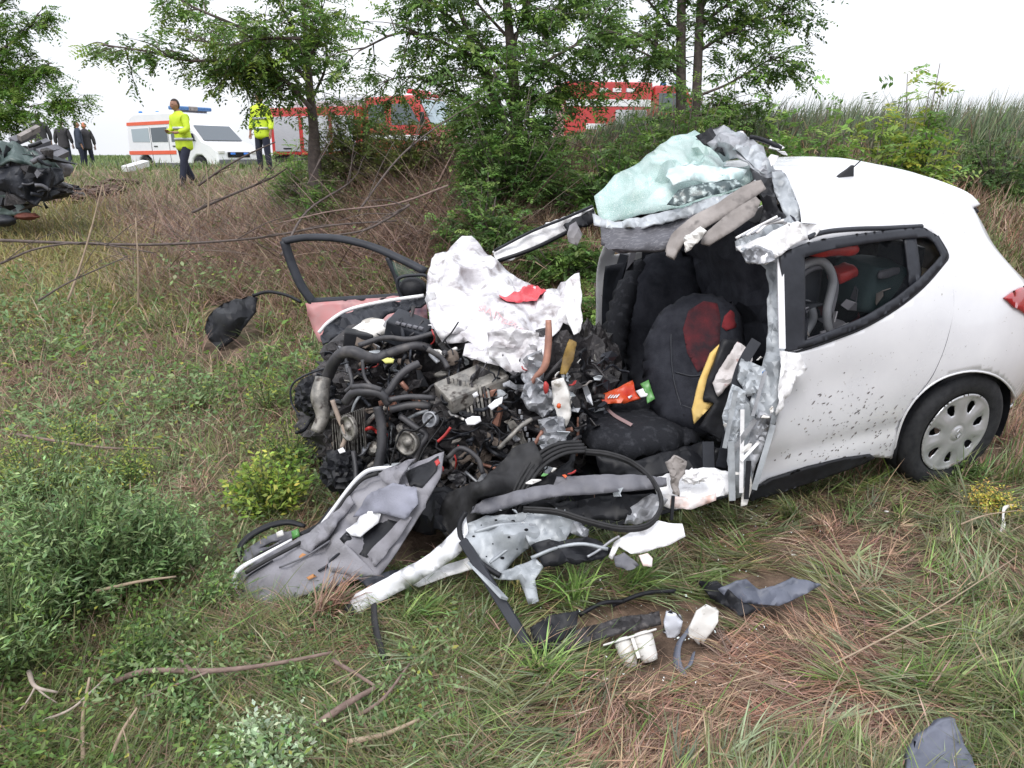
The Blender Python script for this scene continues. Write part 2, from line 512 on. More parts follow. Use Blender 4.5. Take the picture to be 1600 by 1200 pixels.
# ================================================================== LARGE STRUCTURE: ground, road
def build_ground():
    def axis(lo, hi, fine0, fine1, step, grow):
        a = list(np.arange(fine0, fine1 + 1e-6, step)); s = step
        while a[-1] < hi: s *= grow; a.append(a[-1] + s)
        s = step
        while a[0] > lo: s *= grow; a.insert(0, a[0] - s)
        return np.array(a)
    xs = axis(-3500, 3500, -9, 9, .10, 1.12); ys = axis(-60, 6500, .5, 13, .09, 1.09)
    X, Y = np.meshgrid(xs, ys); Z = H(X, Y)
    near = np.clip((14 - Y) / 6, 0, 1)
    Z = Z + near * (.012 * np.sin(X * 31 + np.sin(Y * 17) * 2) * np.sin(Y * 27 + np.sin(X * 23)) + .008 * np.sin(X * 67 + Y * 41) * np.sin(Y * 59 - X * 13))
    V = np.stack([X.ravel(), Y.ravel(), Z.ravel()], 1)
    nx, ny = len(xs), len(ys)
    i = np.arange(nx * ny).reshape(ny, nx)
    Q = np.stack([i[:-1, :-1].ravel(), i[:-1, 1:].ravel(), i[1:, 1:].ravel(), i[1:, :-1].ravel()], 1)
    m = bpy.data.materials.new('soil'); m.use_nodes = True
    n = m.node_tree; b = n.nodes['Principled BSDF']; b.inputs['Roughness'].default_value = .9; b.inputs['Specular IOR Level'].default_value = .2
    t = n.nodes.new('ShaderNodeTexCoord')
    def noi(s, d=6):
        z = n.nodes.new('ShaderNodeTexNoise'); z.inputs['Scale'].default_value = s; z.inputs['Detail'].default_value = d
        n.links.new(t.outputs['Object'], z.inputs[0]); return z
    def ramp(z, cols):
        r = n.nodes.new('ShaderNodeValToRGB'); e = r.color_ramp.elements
        while len(e) < len(cols): e.new(.5)
        for k, (p, c) in enumerate(cols): e[k].position = p; e[k].color = (*c, 1)
        n.links.new(z.outputs[0], r.inputs[0]); return r
    r1 = ramp(noi(9, 8), [(.3, (.05, .034, .025)), (.5, (.12, .083, .06)), (.7, (.22, .155, .11))])
    r2 = ramp(noi(.9, 5), [(.35, (.15, .11, .08)), (.6, (.12, .13, .055))])
    mi = n.nodes.new('ShaderNodeMix'); mi.data_type = 'RGBA'
    sepz = n.nodes.new('ShaderNodeSeparateXYZ'); n.links.new(t.outputs['Object'], sepz.inputs[0])
    mr = n.nodes.new('ShaderNodeMapRange'); mr.inputs[1].default_value = 5.0; mr.inputs[2].default_value = 14.0
    n.links.new(sepz.outputs['Y'], mr.inputs[0]); n.links.new(mr.outputs[0], mi.inputs['Factor'])
    n.links.new(r1.outputs[0], mi.inputs['A']); n.links.new(r2.outputs[0], mi.inputs['B'])
    # the far plateau is a green field
    r3 = ramp(noi(.25, 6), [(.35, (.10, .15, .045)), (.65, (.16, .20, .08))])
    mi2 = n.nodes.new('ShaderNodeMix'); mi2.data_type = 'RGBA'
    mr2 = n.nodes.new('ShaderNodeMapRange'); mr2.inputs[1].default_value = 20.0; mr2.inputs[2].default_value = 24.0
    n.links.new(sepz.outputs['Y'], mr2.inputs[0]); n.links.new(mr2.outputs[0], mi2.inputs['Factor'])
    n.links.new(mi.outputs['Result'], mi2.inputs['A']); n.links.new(r3.outputs[0], mi2.inputs['B'])
    n.links.new(mi2.outputs['Result'], b.inputs['Base Color'])
    bu = n.nodes.new('ShaderNodeBump'); bu.inputs['Strength'].default_value = .8; bu.inputs['Distance'].default_value = .02
    z = noi(45, 8); n.links.new(z.outputs[0], bu.inputs['Height']); n.links.new(bu.outputs[0], b.inputs['Normal'])
    g = np_mesh('ground', V, quads=Q, m=m, smooth=True); g['kind'] = 'structure'; g['label'] = 'earth ground rising to the bank and the field'
    # road on the plateau, where the emergency vehicles stand
    road_m = mat('asphalt', (.05, .05, .052), (.075, .073, .07), 30, .85, bump=.3)
    V = []; Fc = []
    xs2 = np.linspace(-60, 60, 61)
    for k, x in enumerate(xs2):
        for y in (28.5, 36.5):
            yy = y + .0 * x
            V.append((x, yy, float(H(x, yy)) + .03))
    for k in range(60): Fc.append((2 * k, 2 * k + 2, 2 * k + 3, 2 * k + 1))
    r = link_mesh('road', mesh(V, Fc), road_m); r['kind'] = 'structure'; r['label'] = 'asphalt road behind the bank'
build_ground()
# ================================================================== THE WRECKED CAR
M_PAINT = mat('car_paint', (.74, .745, .77), (.65, .655, .685), 2.2, .24, bump=.0, coat=.6, c3=(.33, .30, .27), c3lo=.70, c3hi=.76, c3scale=55)
M_PAINTD = mat('dirty_paint', (.84, .84, .85), (.55, .54, .55), 9, .4, bump=.25, bscale=40, lo=.45, hi=.75, c3=(.22, .20, .20), c3lo=.60, c3hi=.80, c3scale=16)
M_PRIMER = mat('grey_primer', (.24, .26, .28), (.48, .51, .54), 6, .45, metal=.15, bump=.2, c3=(.14, .15, .16), c3lo=.56, c3hi=.76, c3scale=10)
M_STEEL = mat('torn_steel', (.20, .21, .23), (.50, .51, .54), 9, .42, metal=.35, bump=.3, c3=(.06, .06, .065), c3lo=.52, c3hi=.72, c3scale=9)
M_BLACK = mat('black_plastic', (.007, .0075, .010), (.017, .018, .022), 14, .5, bump=.12, spec=.3)
M_TRIM = mat('dark_trim', (.014, .016, .022), (.030, .033, .042), 9, .5, bump=.1, spec=.35)
M_GREY = mat('grey_trim', (.10, .10, .115), (.155, .155, .175), 7, .6, bump=.15)
M_RUB = mat('rubber', (.012, .012, .013), (.028, .028, .030), 20, .62, bump=.1, spec=.35)
M_TYRE = mat('tyre_rubber', (.014, .015, .018), (.030, .031, .034), 25, .75, bump=.25, spec=.3)
M_CLOTH = mat('seat_cloth', (.014, .015, .021), (.032, .034, .043), 14, .9, bump=.3, bscale=220, spec=.2)
M_CLOTH2 = mat('seat_cloth_worn', (.010, .011, .015), (.060, .062, .072), 26, .8, bump=.3, bscale=160, spec=.3, lo=.52, hi=.8)
M_RED = mat('red_cloth', (.10, .008, .013), (.022, .010, .015), 9, .9, bump=.2, bscale=160)
M_LINER = mat('grey_lining', (.20, .195, .215), (.29, .285, .31), 5, .85, bump=.25, bscale=180, spec=.2, c3=(.38, .37, .37), c3lo=.58, c3hi=.78, c3scale=3)
M_BEIGE = mat('beige_trim', (.20, .18, .17), (.33, .30, .285), 7, .75, bump=.2, c3=(.10, .09, .085), c3lo=.58, c3hi=.72, c3scale=12)
M_HOSE = mat('hose_rubber', (.022, .022, .026), (.055, .053, .058), 10, .5, bump=.15, c3=(.13, .12, .115), c3lo=.56, c3hi=.8, c3scale=9)
M_ENG = mat('engine_dark', (.016, .015, .017), (.055, .050, .052), 18, .5, metal=.25, bump=.5, bscale=60, c3=(.13, .12, .115), c3lo=.60, c3hi=.72, c3scale=34)
M_ALLOY = mat('dull_alloy', (.16, .155, .145), (.34, .32, .29), 18, .5, metal=.5, bump=.3, c3=(.06, .05, .045), c3lo=.55, c3hi=.66, c3scale=25)
M_WHITEP = mat('white_plastic', (.72, .71, .69), (.60, .58, .55), 9, .5, bump=.1, c3=(.30, .27, .23), c3lo=.62, c3hi=.72, c3scale=30)
M_RUST = mat('copper_pipe', (.42, .21, .15), (.26, .13, .10), 14, .45, metal=.2, bump=.2)
M_OCHRE = mat('ochre_plastic', (.30, .19, .04), (.16, .10, .03), 14, .6)
M_YEL = mat('yellow_foam', (.72, .47, .13), (.80, .60, .25), 6, .8, bump=.2)
M_ORANGE = mat('orange_packet', (.62, .12, .02), (.50, .035, .02), 7, .35)
M_GREENP = mat('green_plastic', (.07, .22, .05), (.12, .32, .10), 9, .35)
M_REDP = mat('red_plastic', (.45, .035, .03), (.30, .03, .03), 12, .45)
M_RED2 = mat('red_trim_cloth', (.20, .015, .02), (.12, .012, .018), 12, .9, bump=.2, bscale=160)
M_REDS = mat('red_sticker', (.66, .07, .09), (.60, .06, .08), 4, .35)
M_WHITE = mat('white_card', (.80, .80, .82), (.74, .74, .77), 4, .6)
M_HOOD = mat('hood_paint', (.74, .735, .76), (.40, .38, .40), 6.5, .42, bump=.45, bscale=26, lo=.42, hi=.64, c3=(.24, .21, .21), c3lo=.55, c3hi=.74, c3scale=13, stretch=(1, 1, 1.6))
M_GLASS = mat('dark_window', (.02, .025, .03), rough=.06, alpha=.10)
M_PINK = mat('door_pink_reflection', (.52, .20, .20), (.44, .27, .27), 5, .35, c3=(.10, .04, .07), c3lo=.60, c3hi=.7, c3scale=4)  # pinkish-red reflection painted into the door panel colour
M_TAIL = mat('tail_lamp_red', (.35, .01, .015), rough=.15, coat=.8)
M_BLUEP = mat('blue_plastic', (.06, .22, .55), rough=.4)
M_AIRBAG = mat('airbag_cloth', (.66, .63, .63), (.50, .46, .45), 9, .85, bump=.4, c3=(.28, .09, .07), c3lo=.60, c3hi=.68, c3scale=15)
def crazed_glass():
    m = bpy.data.materials.new('crazed_glass'); m.use_nodes = True; n = m.node_tree; b = n.nodes['Principled BSDF']
    t = n.nodes.new('ShaderNodeTexCoord')
    v = n.nodes.new('ShaderNodeTexVoronoi'); v.feature = 'DISTANCE_TO_EDGE'; v.inputs['Scale'].default_value = 95
    n.links.new(t.outputs['Object'], v.inputs[0])
    z = n.nodes.new('ShaderNodeTexNoise'); z.inputs['Scale'].default_value = 5; z.inputs['Detail'].default_value = 5; n.links.new(t.outputs['Object'], z.inputs[0])
    r = n.nodes.new('ShaderNodeValToRGB'); r.color_ramp.elements[0].position = .30; r.color_ramp.elements[0].color = (.20, .40, .36, 1)
    r.color_ramp.elements[1].position = .66; r.color_ramp.elements[1].color = (.62, .76, .74, 1)
    n.links.new(z.outputs[0], r.inputs[0])
    e = n.nodes.new('ShaderNodeMapRange'); e.inputs[1].default_value = 0; e.inputs[2].default_value = .05; e.inputs[3].default_value = .0; e.inputs[4].default_value = 1.
    n.links.new(v.outputs[0], e.inputs[0])
    mi = n.nodes.new('ShaderNodeMix'); mi.data_type = 'RGBA'; n.links.new(e.outputs[0], mi.inputs['Factor']); mi.inputs['A'].default_value = (.85, .92, .91, 1)
    n.links.new(r.outputs[0], mi.inputs['B']); n.links.new(mi.outputs['Result'], b.inputs['Base Color'])
    b.inputs['Roughness'].default_value = .32
    z2 = n.nodes.new('ShaderNodeTexNoise'); z2.inputs['Scale'].default_value = 3.2; z2.inputs['Detail'].default_value = 3; n.links.new(t.outputs['Object'], z2.inputs[0])
    a = n.nodes.new('ShaderNodeMapRange'); a.inputs[1].default_value = .40; a.inputs[2].default_value = .58; a.inputs[3].default_value = .55; a.inputs[4].default_value = .95
    n.links.new(z2.outputs[0], a.inputs[0]); n.links.new(a.outputs[0], b.inputs['Alpha'])
    bu = n.nodes.new('ShaderNodeBump'); bu.inputs['Strength'].default_value = .5; bu.inputs['Distance'].default_value = .004
    n.links.new(v.outputs[0], bu.inputs['Height']); n.links.new(bu.outputs[0], b.inputs['Normal'])
    return m
M_CRAZED = crazed_glass()

CO = Vector((2.167, 3.459, -0.015))
CR = (Matrix.Rotation(math.radians(19.86), 3, 'Z') @ Matrix.Rotation(-math.radians(4.3), 3, 'Y') @ Matrix.Rotation(math.radians(7.7), 3, 'X'))
def L(x, y, z): return CO + CR @ Vector((x, y, z))
CRn = np.array(CR); COn = np.array(CO)
def Ln(P): return P @ CRn.T + COn
def projn(P):
    x, y, z = P[..., 0], P[..., 1], P[..., 2] - CH
    d = y * cp - z * sp
    return np.stack([800 + F * x / d, 600 - F * (y * sp + z * cp) / d], -1)

# body as a loft: stations along x (towards the tail), profile parameter s (0 roof centre .. 1 sill); s < 0 is the far side
_sx = np.array([-1.25, -.9, -.6, -.3, 0, .12, .25, .40, .56, .70, .78])
_prof = {  # s: (y values, z values)
    0.0: ([.865] * 11, [1.475, 1.488, 1.497, 1.497, 1.475, 1.455, 1.36, 1.17, 1.02, .90, .72]),
    .18: ([.52, .52, .52, .53, .54, .545, .55, .56, .58, .60, .63], [1.455, 1.47, 1.48, 1.48, 1.462, 1.442, 1.34, 1.16, 1.01, .89, .71]),
    .32: ([.31, .31, .31, .32, .325, .33, .345, .37, .41, .45, .50], [1.41, 1.42, 1.428, 1.425, 1.41, 1.39, 1.29, 1.13, .99, .87, .70]),
    .42: ([.205, .20, .20, .21, .22, .23, .25, .28, .33, .38, .45], [1.325, 1.335, 1.335, 1.325, 1.30, 1.28, 1.20, 1.08, .96, .84, .68]),
    .58: ([.06, .055, .05, .045, .05, .055, .07, .10, .15, .24, .38], [.93, .935, .95, .98, 1.01, 1.02, 1.01, .96, .88, .77, .60]),
    .72: ([.015, .01, .005, -.01, -.03, -.03, -.015, .015, .07, .17, .33], [.68, .68, .68, .69, .70, .70, .69, .67, .64, .60, .50]),
    .86: ([.02, .02, .018, .01, .0, .0, .005, .03, .08, .17, .33], [.40, .40, .40, .41, .42, .42, .42, .42, .42, .42, .40]),
    1.0: ([.045, .04, .04, .04, .04, .045, .05, .08, .13, .22, .38], [.19, .19, .19, .20, .22, .23, .24, .25, .26, .27, .29]),
}
_ss = np.array(sorted(_prof)); _PY = np.array([_prof[s][0] for s in sorted(_prof)]); _PZ = np.array([_prof[s][1] for s in sorted(_prof)])
def _cub(xk, yk, x):
    # Catmull-Rom on uneven knots (yk: (...,n)), x: (m,) -> (..., m)
    n = len(xk); i = np.clip(np.searchsorted(xk, x) - 1, 0, n - 2)
    d = np.gradient(yk, xk, axis=-1)
    h = xk[i + 1] - xk[i]; t = np.clip((x - xk[i]) / h, 0, 1)
    return (2 * t ** 3 - 3 * t ** 2 + 1) * yk[..., i] + (t ** 3 - 2 * t ** 2 + t) * h * d[..., i] + (-2 * t ** 3 + 3 * t ** 2) * yk[..., i + 1] + (t ** 3 - t ** 2) * h * d[..., i + 1]
def body(x, s):
    x = np.atleast_1d(np.asarray(x, float)); s = np.atleast_1d(np.asarray(s, float))
    yk = _cub(_sx, _PY, x); zk = _cub(_sx, _PZ, x)      # (8, m)
    a = np.abs(s); n = len(_ss); i = np.clip(np.searchsorted(_ss, a) - 1, 0, n - 2)
    h = _ss[i + 1] - _ss[i]; t = np.clip((a - _ss[i]) / h, 0, 1); m = np.arange(len(x))
    out = []
    for K in (yk, zk):
        d = np.gradient(K, _ss, axis=0)
        d[0] = 0 if K is zk else d[0]
        out.append((2 * t ** 3 - 3 * t ** 2 + 1) * K[i, m] + (t ** 3 - 2 * t ** 2 + t) * h * d[i, m] + (-2 * t ** 3 + 3 * t ** 2) * K[i + 1, m] + (t ** 3 - t ** 2) * h * d[i + 1, m])
    y = np.where(s < 0, 1.73 - out[0], out[0])
    return np.stack([x, y, out[1]], -1)
_gx, _gs = np.meshgrid(np.linspace(-1.25, .78, 280), np.linspace(-.42, 1, 280))
_gp = projn(Ln(body(_gx.ravel(), _gs.ravel())))
_gx = _gx.ravel(); _gs = _gs.ravel()
def _nrm(x, s, e=2e-3):
    P = body(x, s); N = np.cross(body(x + e, s) - body(x - e, s), body(x, s + e) - body(x, s - e))
    N /= np.maximum(np.linalg.norm(N, axis=1, keepdims=True), 1e-9)
    N[((P - np.array([-.3, .865, .8])) * N).sum(1) < 0] *= -1
    return P, N
_P, _N = _nrm(_gx, _gs)
_front = ((Ln(_P) - np.array([0, 0, CH])) * (_N @ CRn.T)).sum(1) < 0
_gp[~_front] = -9999
def inv(px, py):
    """(x, s) on the body surface seen at (px, py)"""
    k = np.argmin(((_gp - (px, py)) ** 2).sum(1)); x, s = _gx[k], _gs[k]
    for _ in range(3):
        p0 = projn(Ln(body(x, s)))[0]; ex = (projn(Ln(body(x + 1e-3, s)))[0] - p0) / 1e-3; es = (projn(Ln(body(x, s + 1e-3)))[0] - p0) / 1e-3
        J = np.stack([ex, es], 1)
        if abs(np.linalg.det(J)) < 300: break
        d = np.linalg.solve(J, np.array([px, py]) - p0)
        d = np.clip(d, -.02, .02); x = float(np.clip(x + d[0], -1.25, .78)); s = float(np.clip(s + d[1], -1, 1))
    return (x, s)
def body_patch(name, outline, m, parent, holes=(), h=.02, lift=0.0, th=.004, amp=0.0, freq=8, smooth=True, mirror=False, dent=None):
    """outline in (x, s)"""
    SX = 1.0
    V, Fc = cdt([(x, s * 1.6) for x, s in outline], [[(x, s * 1.6) for x, s in q] for q in holes], h, jit=.0)
    x = V[:, 0]; s = V[:, 1] / 1.6
    if mirror: s = -s
    P = body(x, s); e = 2e-3
    dx = body(x + e, s) - body(x - e, s); ds = body(x, s + e) - body(x, s - e)
    N = np.cross(dx, ds); N /= np.maximum(np.linalg.norm(N, axis=1, keepdims=True), 1e-9)
    if np.mean(N[:, 2]) < 0 and abs(np.mean(N[:, 2])) > .3: N = -N
    cen = np.array([-.3, .865, .8]); flip = ((P - cen) * N).sum(1) < 0; N[flip] *= -1
    off = np.full(len(P), lift)
    if dent is not None: off = off + dent(x, s)
    if amp:
        off = off + np.array([amp * fnoise(Vector(p) * freq) for p in P])
    P = Ln(P + N * off[:, None])
    o = link_mesh(name, mesh(P, [tuple(f) for f in Fc], smooth), m, parent)
    if th: solid(o, th, 0)
    return o

car = thing('wrecked_car', 'white hatchback with its front torn open, engine and seats exposed', 'car', tuple(L(0, .86, 0)))

WIN = [(1216, 400), (1250, 383), (1300, 372), (1360, 364), (1440, 357), (1462, 370), (1478, 398), (1470, 413), (1440, 447), (1400, 479), (1350, 508), (1300, 528), (1255, 543), (1222, 551)]
win = [inv(*p) for p in WIN]
ARCH = [tuple(v)[:2] for v in catmull([(a, b, 0) for a, b in [(1398, 716), (1400, 690), (1413, 650), (1437, 616), (1472, 591), (1515, 580), (1553, 586), (1578, 606), (1590, 636), (1594, 662)]], 4)]
arch = [inv(*p) for p in ARCH]
front_side = [inv(*p) for p in [(1218, 600), (1214, 650), (1197, 705), (1178, 768)]]
# near side and roof in one shell
left_low = [(.60, .97), (.66, .92)]
side_outline = ([(-1.13, -.42), (-1.16, -.3), (-1.13, -.18), (-1.17, -.05), (-1.14, .08), (-1.17, .2), (-1.14, .3), (-1.10, .36), (-1.07, .40)]
                + [win[0]])
shell = ([(-1.10, -.97), (-1.10, -.6), (-1.05, -.42), (-.92, -.3), (-.80, -.18)] + [inv(*p) for p in [(1216, 268), (1232, 286), (1240, 304), (1250, 330), (1252, 352)]] + [(-1.0, .405), (-1.05, .425)]
         + win[:1] + win[1:7] + win[7:][::1] + front_side + [inv(1365, 714)] + arch
         + [(.40, 1.0), (.78, 1.0), (.78, -1.0), (.32, -1.0), (.30, -.92), (.22, -.80), (.08, -.73), (-.08, -.73), (-.22, -.80), (-.30, -.92), (-.34, -1.0), (-1.08, -1.0)])
rwin = [(-1.0, -.44), (-.4, -.44), (-.05, -.47), (.05, -.52), (-.05, -.555), (-.5, -.58), (-1.0, -.60)]
# rear part below x=.1 on the hatch: leave a rear window
rear_win = [(.20, -.26), (.42, -.26), (.44, 0), (.42, .26), (.20, .26), (.19, 0)]
def dent(x, s):
    d = -.020 * np.exp(-((x + .75) / .35) ** 2 - ((s - .70) / .08) ** 2)        # dented door
    d += .010 * np.exp(-((x + .98) / .05) ** 2 - ((s - .66) / .05) ** 2) * 2
    d += -.012 * np.exp(-((x + .5) / .6) ** 2 - ((s - .86) / .03) ** 2)          # swage line above the sill
    d += .012 * np.exp(-((x + 1.05) / .09) ** 2) * np.sin(s * 26)
    d += -.008 * np.exp(-((s - .475) / .02) ** 2) * (x > .02) * 0
    return d
body_o = body_patch('body_shell', shell, M_PAINT, car, holes=[rwin, rear_win], h=.024, th=.004, dent=dent)
# dark inner lining a little inside the shell
body_patch('headlining', [(-.95, -.5), (-.72, -.1), (-.72, .16), (-.90, .34), (-.92, .395), (-.2, .40), (.1, .40), (.1, -.5)], M_CLOTH, car, h=.06, lift=-.035, th=.004)
body_patch('inner_side_trim', [(-1.08, .66), (-.6, .62), (-.1, .60), (.1, .60), (.5, .60), (.5, .95), (.35, .95), (.2, .78), (-.2, .78), (-.34, .95), (-1.0, .95)], M_TRIM, car, h=.05, lift=-.05, th=.004)
body_patch('inner_side_trim', [(-1.08, .62), (-.2, .60), (.1, .56), (.55, .60), (.55, .95), (-1.08, .95)], M_TRIM, car, h=.05, lift=-.05, th=.004, mirror=True)
body_patch('tail_trim', [(.50, -.8), (.74, -.8), (.74, .8), (.50, .8)], M_TRIM, car, h=.06, lift=-.04, th=.004)
body_patch('window_glass', rwin, M_GLASS, car, h=.05, lift=-.012, th=0)
body_patch('window_glass', rear_win, M_GLASS, car, h=.05, lift=-.008, th=0)

# side window: frame ring, glass, divider
def shrink(poly, k, cx=None):
    c = np.mean(poly, 0) if cx is None else cx
    return [tuple(c + (np.array(p) - c) * k) for p in poly]
GL = [(1254, 403), (1300, 390), (1360, 380), (1420, 373), (1446, 372), (1457, 380), (1468, 400), (1456, 414), (1432, 438), (1396, 466), (1348, 495), (1300, 515), (1262, 530), (1254, 533)]
gl = [inv(*p) for p in GL]
body_patch('window_frame', win, M_TRIM, car, holes=[gl], h=.012, lift=.007, th=.010)
body_patch('window_glass', gl, M_GLASS, car, h=.03, lift=-.008, th=0)
body_patch('window_divider', [inv(*p) for p in [(1412, 372), (1430, 370), (1438, 434), (1420, 450)]], M_TRIM, car, h=.02, lift=-.001, th=.010)
# black line above the window and moulding line
pp = [L(*body(*inv(a, b))[0]) for a, b in [(1262, 372), (1275, 366), (1300, 361), (1340, 358), (1380, 357), (1420, 355), (1440, 354)]]
tube('roof_moulding', pp, .012, M_TRIM, car, sides=6, n=4)
pp = [L(*body(*inv(a, b))[0]) for a, b in [(1226, 553), (1256, 546), (1300, 531), (1350, 511), (1401, 481), (1441, 449), (1472, 414), (1480, 398), (1464, 369)]]
tube('window_moulding', pp, .0075, M_BLACK, car, sides=6, n=4)
tube('window_moulding', [L(*body(*inv(a, b))[0]) for a, b in [(1222, 399), (1252, 387), (1300, 377), (1360, 369), (1440, 362)]], .008, M_GREY, car, sides=6, n=4)
tube('arch_lip', [L(*body(*inv(a, b))[0]) for a, b in ARCH], .006, M_PAINT, car, sides=6, n=1)
# sill trim, door seam
body_patch('sill_trim', [inv(*p) for p in [(1166, 768), (1200, 746), (1260, 727), (1320, 713), (1358, 708), (1364, 712), (1340, 724), (1280, 745), (1220, 765), (1172, 790)]], M_BLACK, car, h=.015, lift=.012, th=.014)
tube('door_seam', [L(*body(*inv(a, b))[0]) for a, b in [(1482, 420), (1490, 470), (1480, 530), (1458, 585), (1434, 617)]], .0022, M_GREY, car, sides=5, n=6)
tube('door_seam', [L(*body(*inv(a, b))[0]) for a, b in [(1186, 762), (1240, 742), (1310, 722), (1366, 708), (1392, 712)]], .0018, M_GREY, car, sides=5, n=6)
# tail lamp
body_patch('tail_lamp', [inv(*p) for p in [(1566, 466), (1600, 448), (1640, 445), (1640, 500), (1600, 492), (1580, 480)]], M_TAIL, car, h=.015, lift=.008, th=.012)
# spoiler lip and aerial
V0 = [L(*(body(.16 + .03 * math.cos(s * 3), s)[0] + np.array([.02, 0, .004]))) for s in np.linspace(-.34, .34, 17)]
tube('spoiler_lip', V0, .020, M_PAINT, car, sides=8, n=2, flat=.6)
tube('spoiler_lip', [v + Vector((.01, .0, -.03)) for v in V0], .012, M_BLACK, car, sides=6, n=2)
ap = Vector(L(*body(*inv(1322, 276))[0]))
def aerial():
    V = []; 
    prof = [(-.055, 0), (-.03, .018), (.0, .034), (.022, .05), (.03, .05), (.035, 0)]
    for y, k in ((-.012, 1), (0, 1.02), (.012, 1)):
        for a, b in prof: V.append(ap + CR @ Vector((a * k, y * (1 - b * 9), b * k)))
    n = len(prof); Fc = []
    for r in range(2):
        for i in range(n - 1): Fc.append((r * n + i, r * n + i + 1, (r + 1) * n + i + 1, (r + 1) * n + i))
    Fc.append(tuple(range(n))[::-1]); Fc.append(tuple(range(2 * n, 3 * n)))
    link_mesh('aerial_base', mesh(V, Fc, True), M_BLACK, car)
    tube('aerial', [ap + CR @ Vector((.02, 0, .03)), ap + CR @ Vector((.08, 0, .075))], .003, M_BLACK, car, sides=6)
aerial()

# wheel
def wheel():
    c = L(.045, .01, .30); ax = CR @ Vector((0, 1, 0)); ux = CR @ Vector((1, 0, 0)); uz = CR @ Vector((0, 0, 1))
    w = bpy.data.objects.new('wheel', None); COL.objects.link(w); w.parent = car; w.location = c - car.location
    def P(r, a, y): return c + ux * (r * 1.04 * math.cos(a)) + uz * (r * 1.04 * math.sin(a)) + ax * y
    prof = [(.195, .02), (.205, .0), (.225, -.012), (.262, -.016), (.288, -.008), (.303, .010), (.307, .03), (.305, .05), (.300, .052), (.300, .058), (.307, .06), (.307, .09), (.300, .092), (.300, .098), (.307, .10), (.307, .135), (.300, .16), (.26, .18), (.20, .17)]
    N = 72; V = []; Fc = []
    for i in range(N):
        for k, (r, y) in enumerate(prof):
            rr = r * (1 - .012 * (i % 2) * (4 < k < 16))
            V.append(P(rr, 2 * math.pi * i / N, y))
    m = len(prof)
    for i in range(N):
        j = (i + 1) % N
        for k in range(m - 1): Fc.append((i * m + k, j * m + k, j * m + k + 1, i * m + k + 1))
    link_mesh('tyre', mesh(V, Fc, True), M_TYRE, w)
    # dark backing drum
    V = []; Fc = []
    for i in range(N):
        for r, y in ((.2, .02), (.19, .06), (.05, .07)): V.append(P(r, 2 * math.pi * i / N, y))
    for i in range(N):
        j = (i + 1) % N
        for k in range(2): Fc.append((i * 3 + k, j * 3 + k, j * 3 + k + 1, i * 3 + k + 1))
    link_mesh('steel_rim', mesh(V, Fc, True), M_BLACK, w)
    # wheel cover with seven openings
    out = [(.200 * math.cos(a), .200 * math.sin(a)) for a in np.linspace(0, 2 * math.pi, 64, endpoint=False)]
    holes = []
    for q in range(7):
        a0 = q * 2 * math.pi / 7 + .25
        hh = []
        for r, da in ((.104, -.10), (.124, -.17), (.154, -.17), (.166, -.05), (.164, .09), (.136, .12), (.108, .04)):
            hh.append((r * math.cos(a0 + da), r * math.sin(a0 + da)))
        holes.append(hh)
    Vv, Ff = cdt(out, holes, .007, jit=0)
    pts = []
    for x, y in Vv:
        r = math.hypot(x, y); a = math.atan2(y, x)
        k = (a - .25) / (2 * math.pi / 7); d = abs(k - round(k)) * 2           # 0 at opening, 1 between
        dish = .006 * (1 - (r / .2) ** 2) * -1
        groove = .016 * math.exp(-((r - .14) / .042) ** 2) * (1 - min(d * 1.25, 1)) ** .8
        rimm = -.004 * math.exp(-((r - .192) / .006) ** 2)
        hub = -.006 * math.exp(-(r / .036) ** 6) + .004 * math.exp(-((r - .040) / .006) ** 2)
        pts.append(c + ux * x * 1.06 + uz * y * 1.06 + ax * (-.006 + dish + groove + rimm + hub))
    M_CAP = mat('wheel_cover', (.46, .47, .49), (.56, .57, .59), 10, .32, metal=.55, c3=(.16, .15, .14), c3lo=.62, c3hi=.75, c3scale=14)
    o = link_mesh('wheel_cover', mesh(pts, [tuple(f) for f in Ff], True), M_CAP, w); solid(o, .004, 0)
    # diamond emblem: a hollow lozenge
    em = []
    for k in range(4):
        a = k * math.pi / 2; em.append(P(.024 if k % 2 else .014, a, -.021))
    tube('emblem', em + [em[0]], .0028, M_CAP, w, sides=6, n=3, smoothp=False)
    # inner arch
    V = []; Fc = []
    for i in range(25):
        a = math.pi * (i / 24) * 1.2 - .3
        for y in (.0, .26): V.append(P(.345, a, y))
    for i in range(24): Fc.append((2 * i, 2 * i + 2, 2 * i + 3, 2 * i + 1))
    link_mesh('wheel_arch_liner', mesh(V, Fc, True), M_BLACK, car)
    V = [P(.345, a, .26) for a in np.linspace(-.3, math.pi * 1.2 - .3, 25)]
    link_mesh('wheel_arch_liner', mesh(V, [tuple(range(25))]), M_BLACK, car)
wheel()
def wheel_far():
    w = bpy.data.objects.new('wheel', None); COL.objects.link(w); w.parent = car; w.location = L(0, 1.6, .305) - car.location
    for r0, m_, nm, dz in ((.305, M_TYRE, 'tyre', .17), (.19, M_GREY, 'wheel_cover', .18)):
        V = []; Fc = []
        for i in range(36):
            a = 2 * math.pi * i / 36
            for r, y in ((r0 * .6 if nm == 'tyre' else .0, 0), (r0 * .93, 0), (r0, .02), (r0, dz - .02), (r0 * .93, dz), (r0 * .6 if nm == 'tyre' else 0, dz)):
                V.append(L(r * math.cos(a), 1.53 + y, .305 + r * math.sin(a)))
        for i in range(36):
            j = (i + 1) % 36
            for k in range(5): Fc.append((i * 6 + k, j * 6 + k, j * 6 + k + 1, i * 6 + k + 1))
        link_mesh(nm, mesh(V, Fc, True), m_, w)
wheel_far()

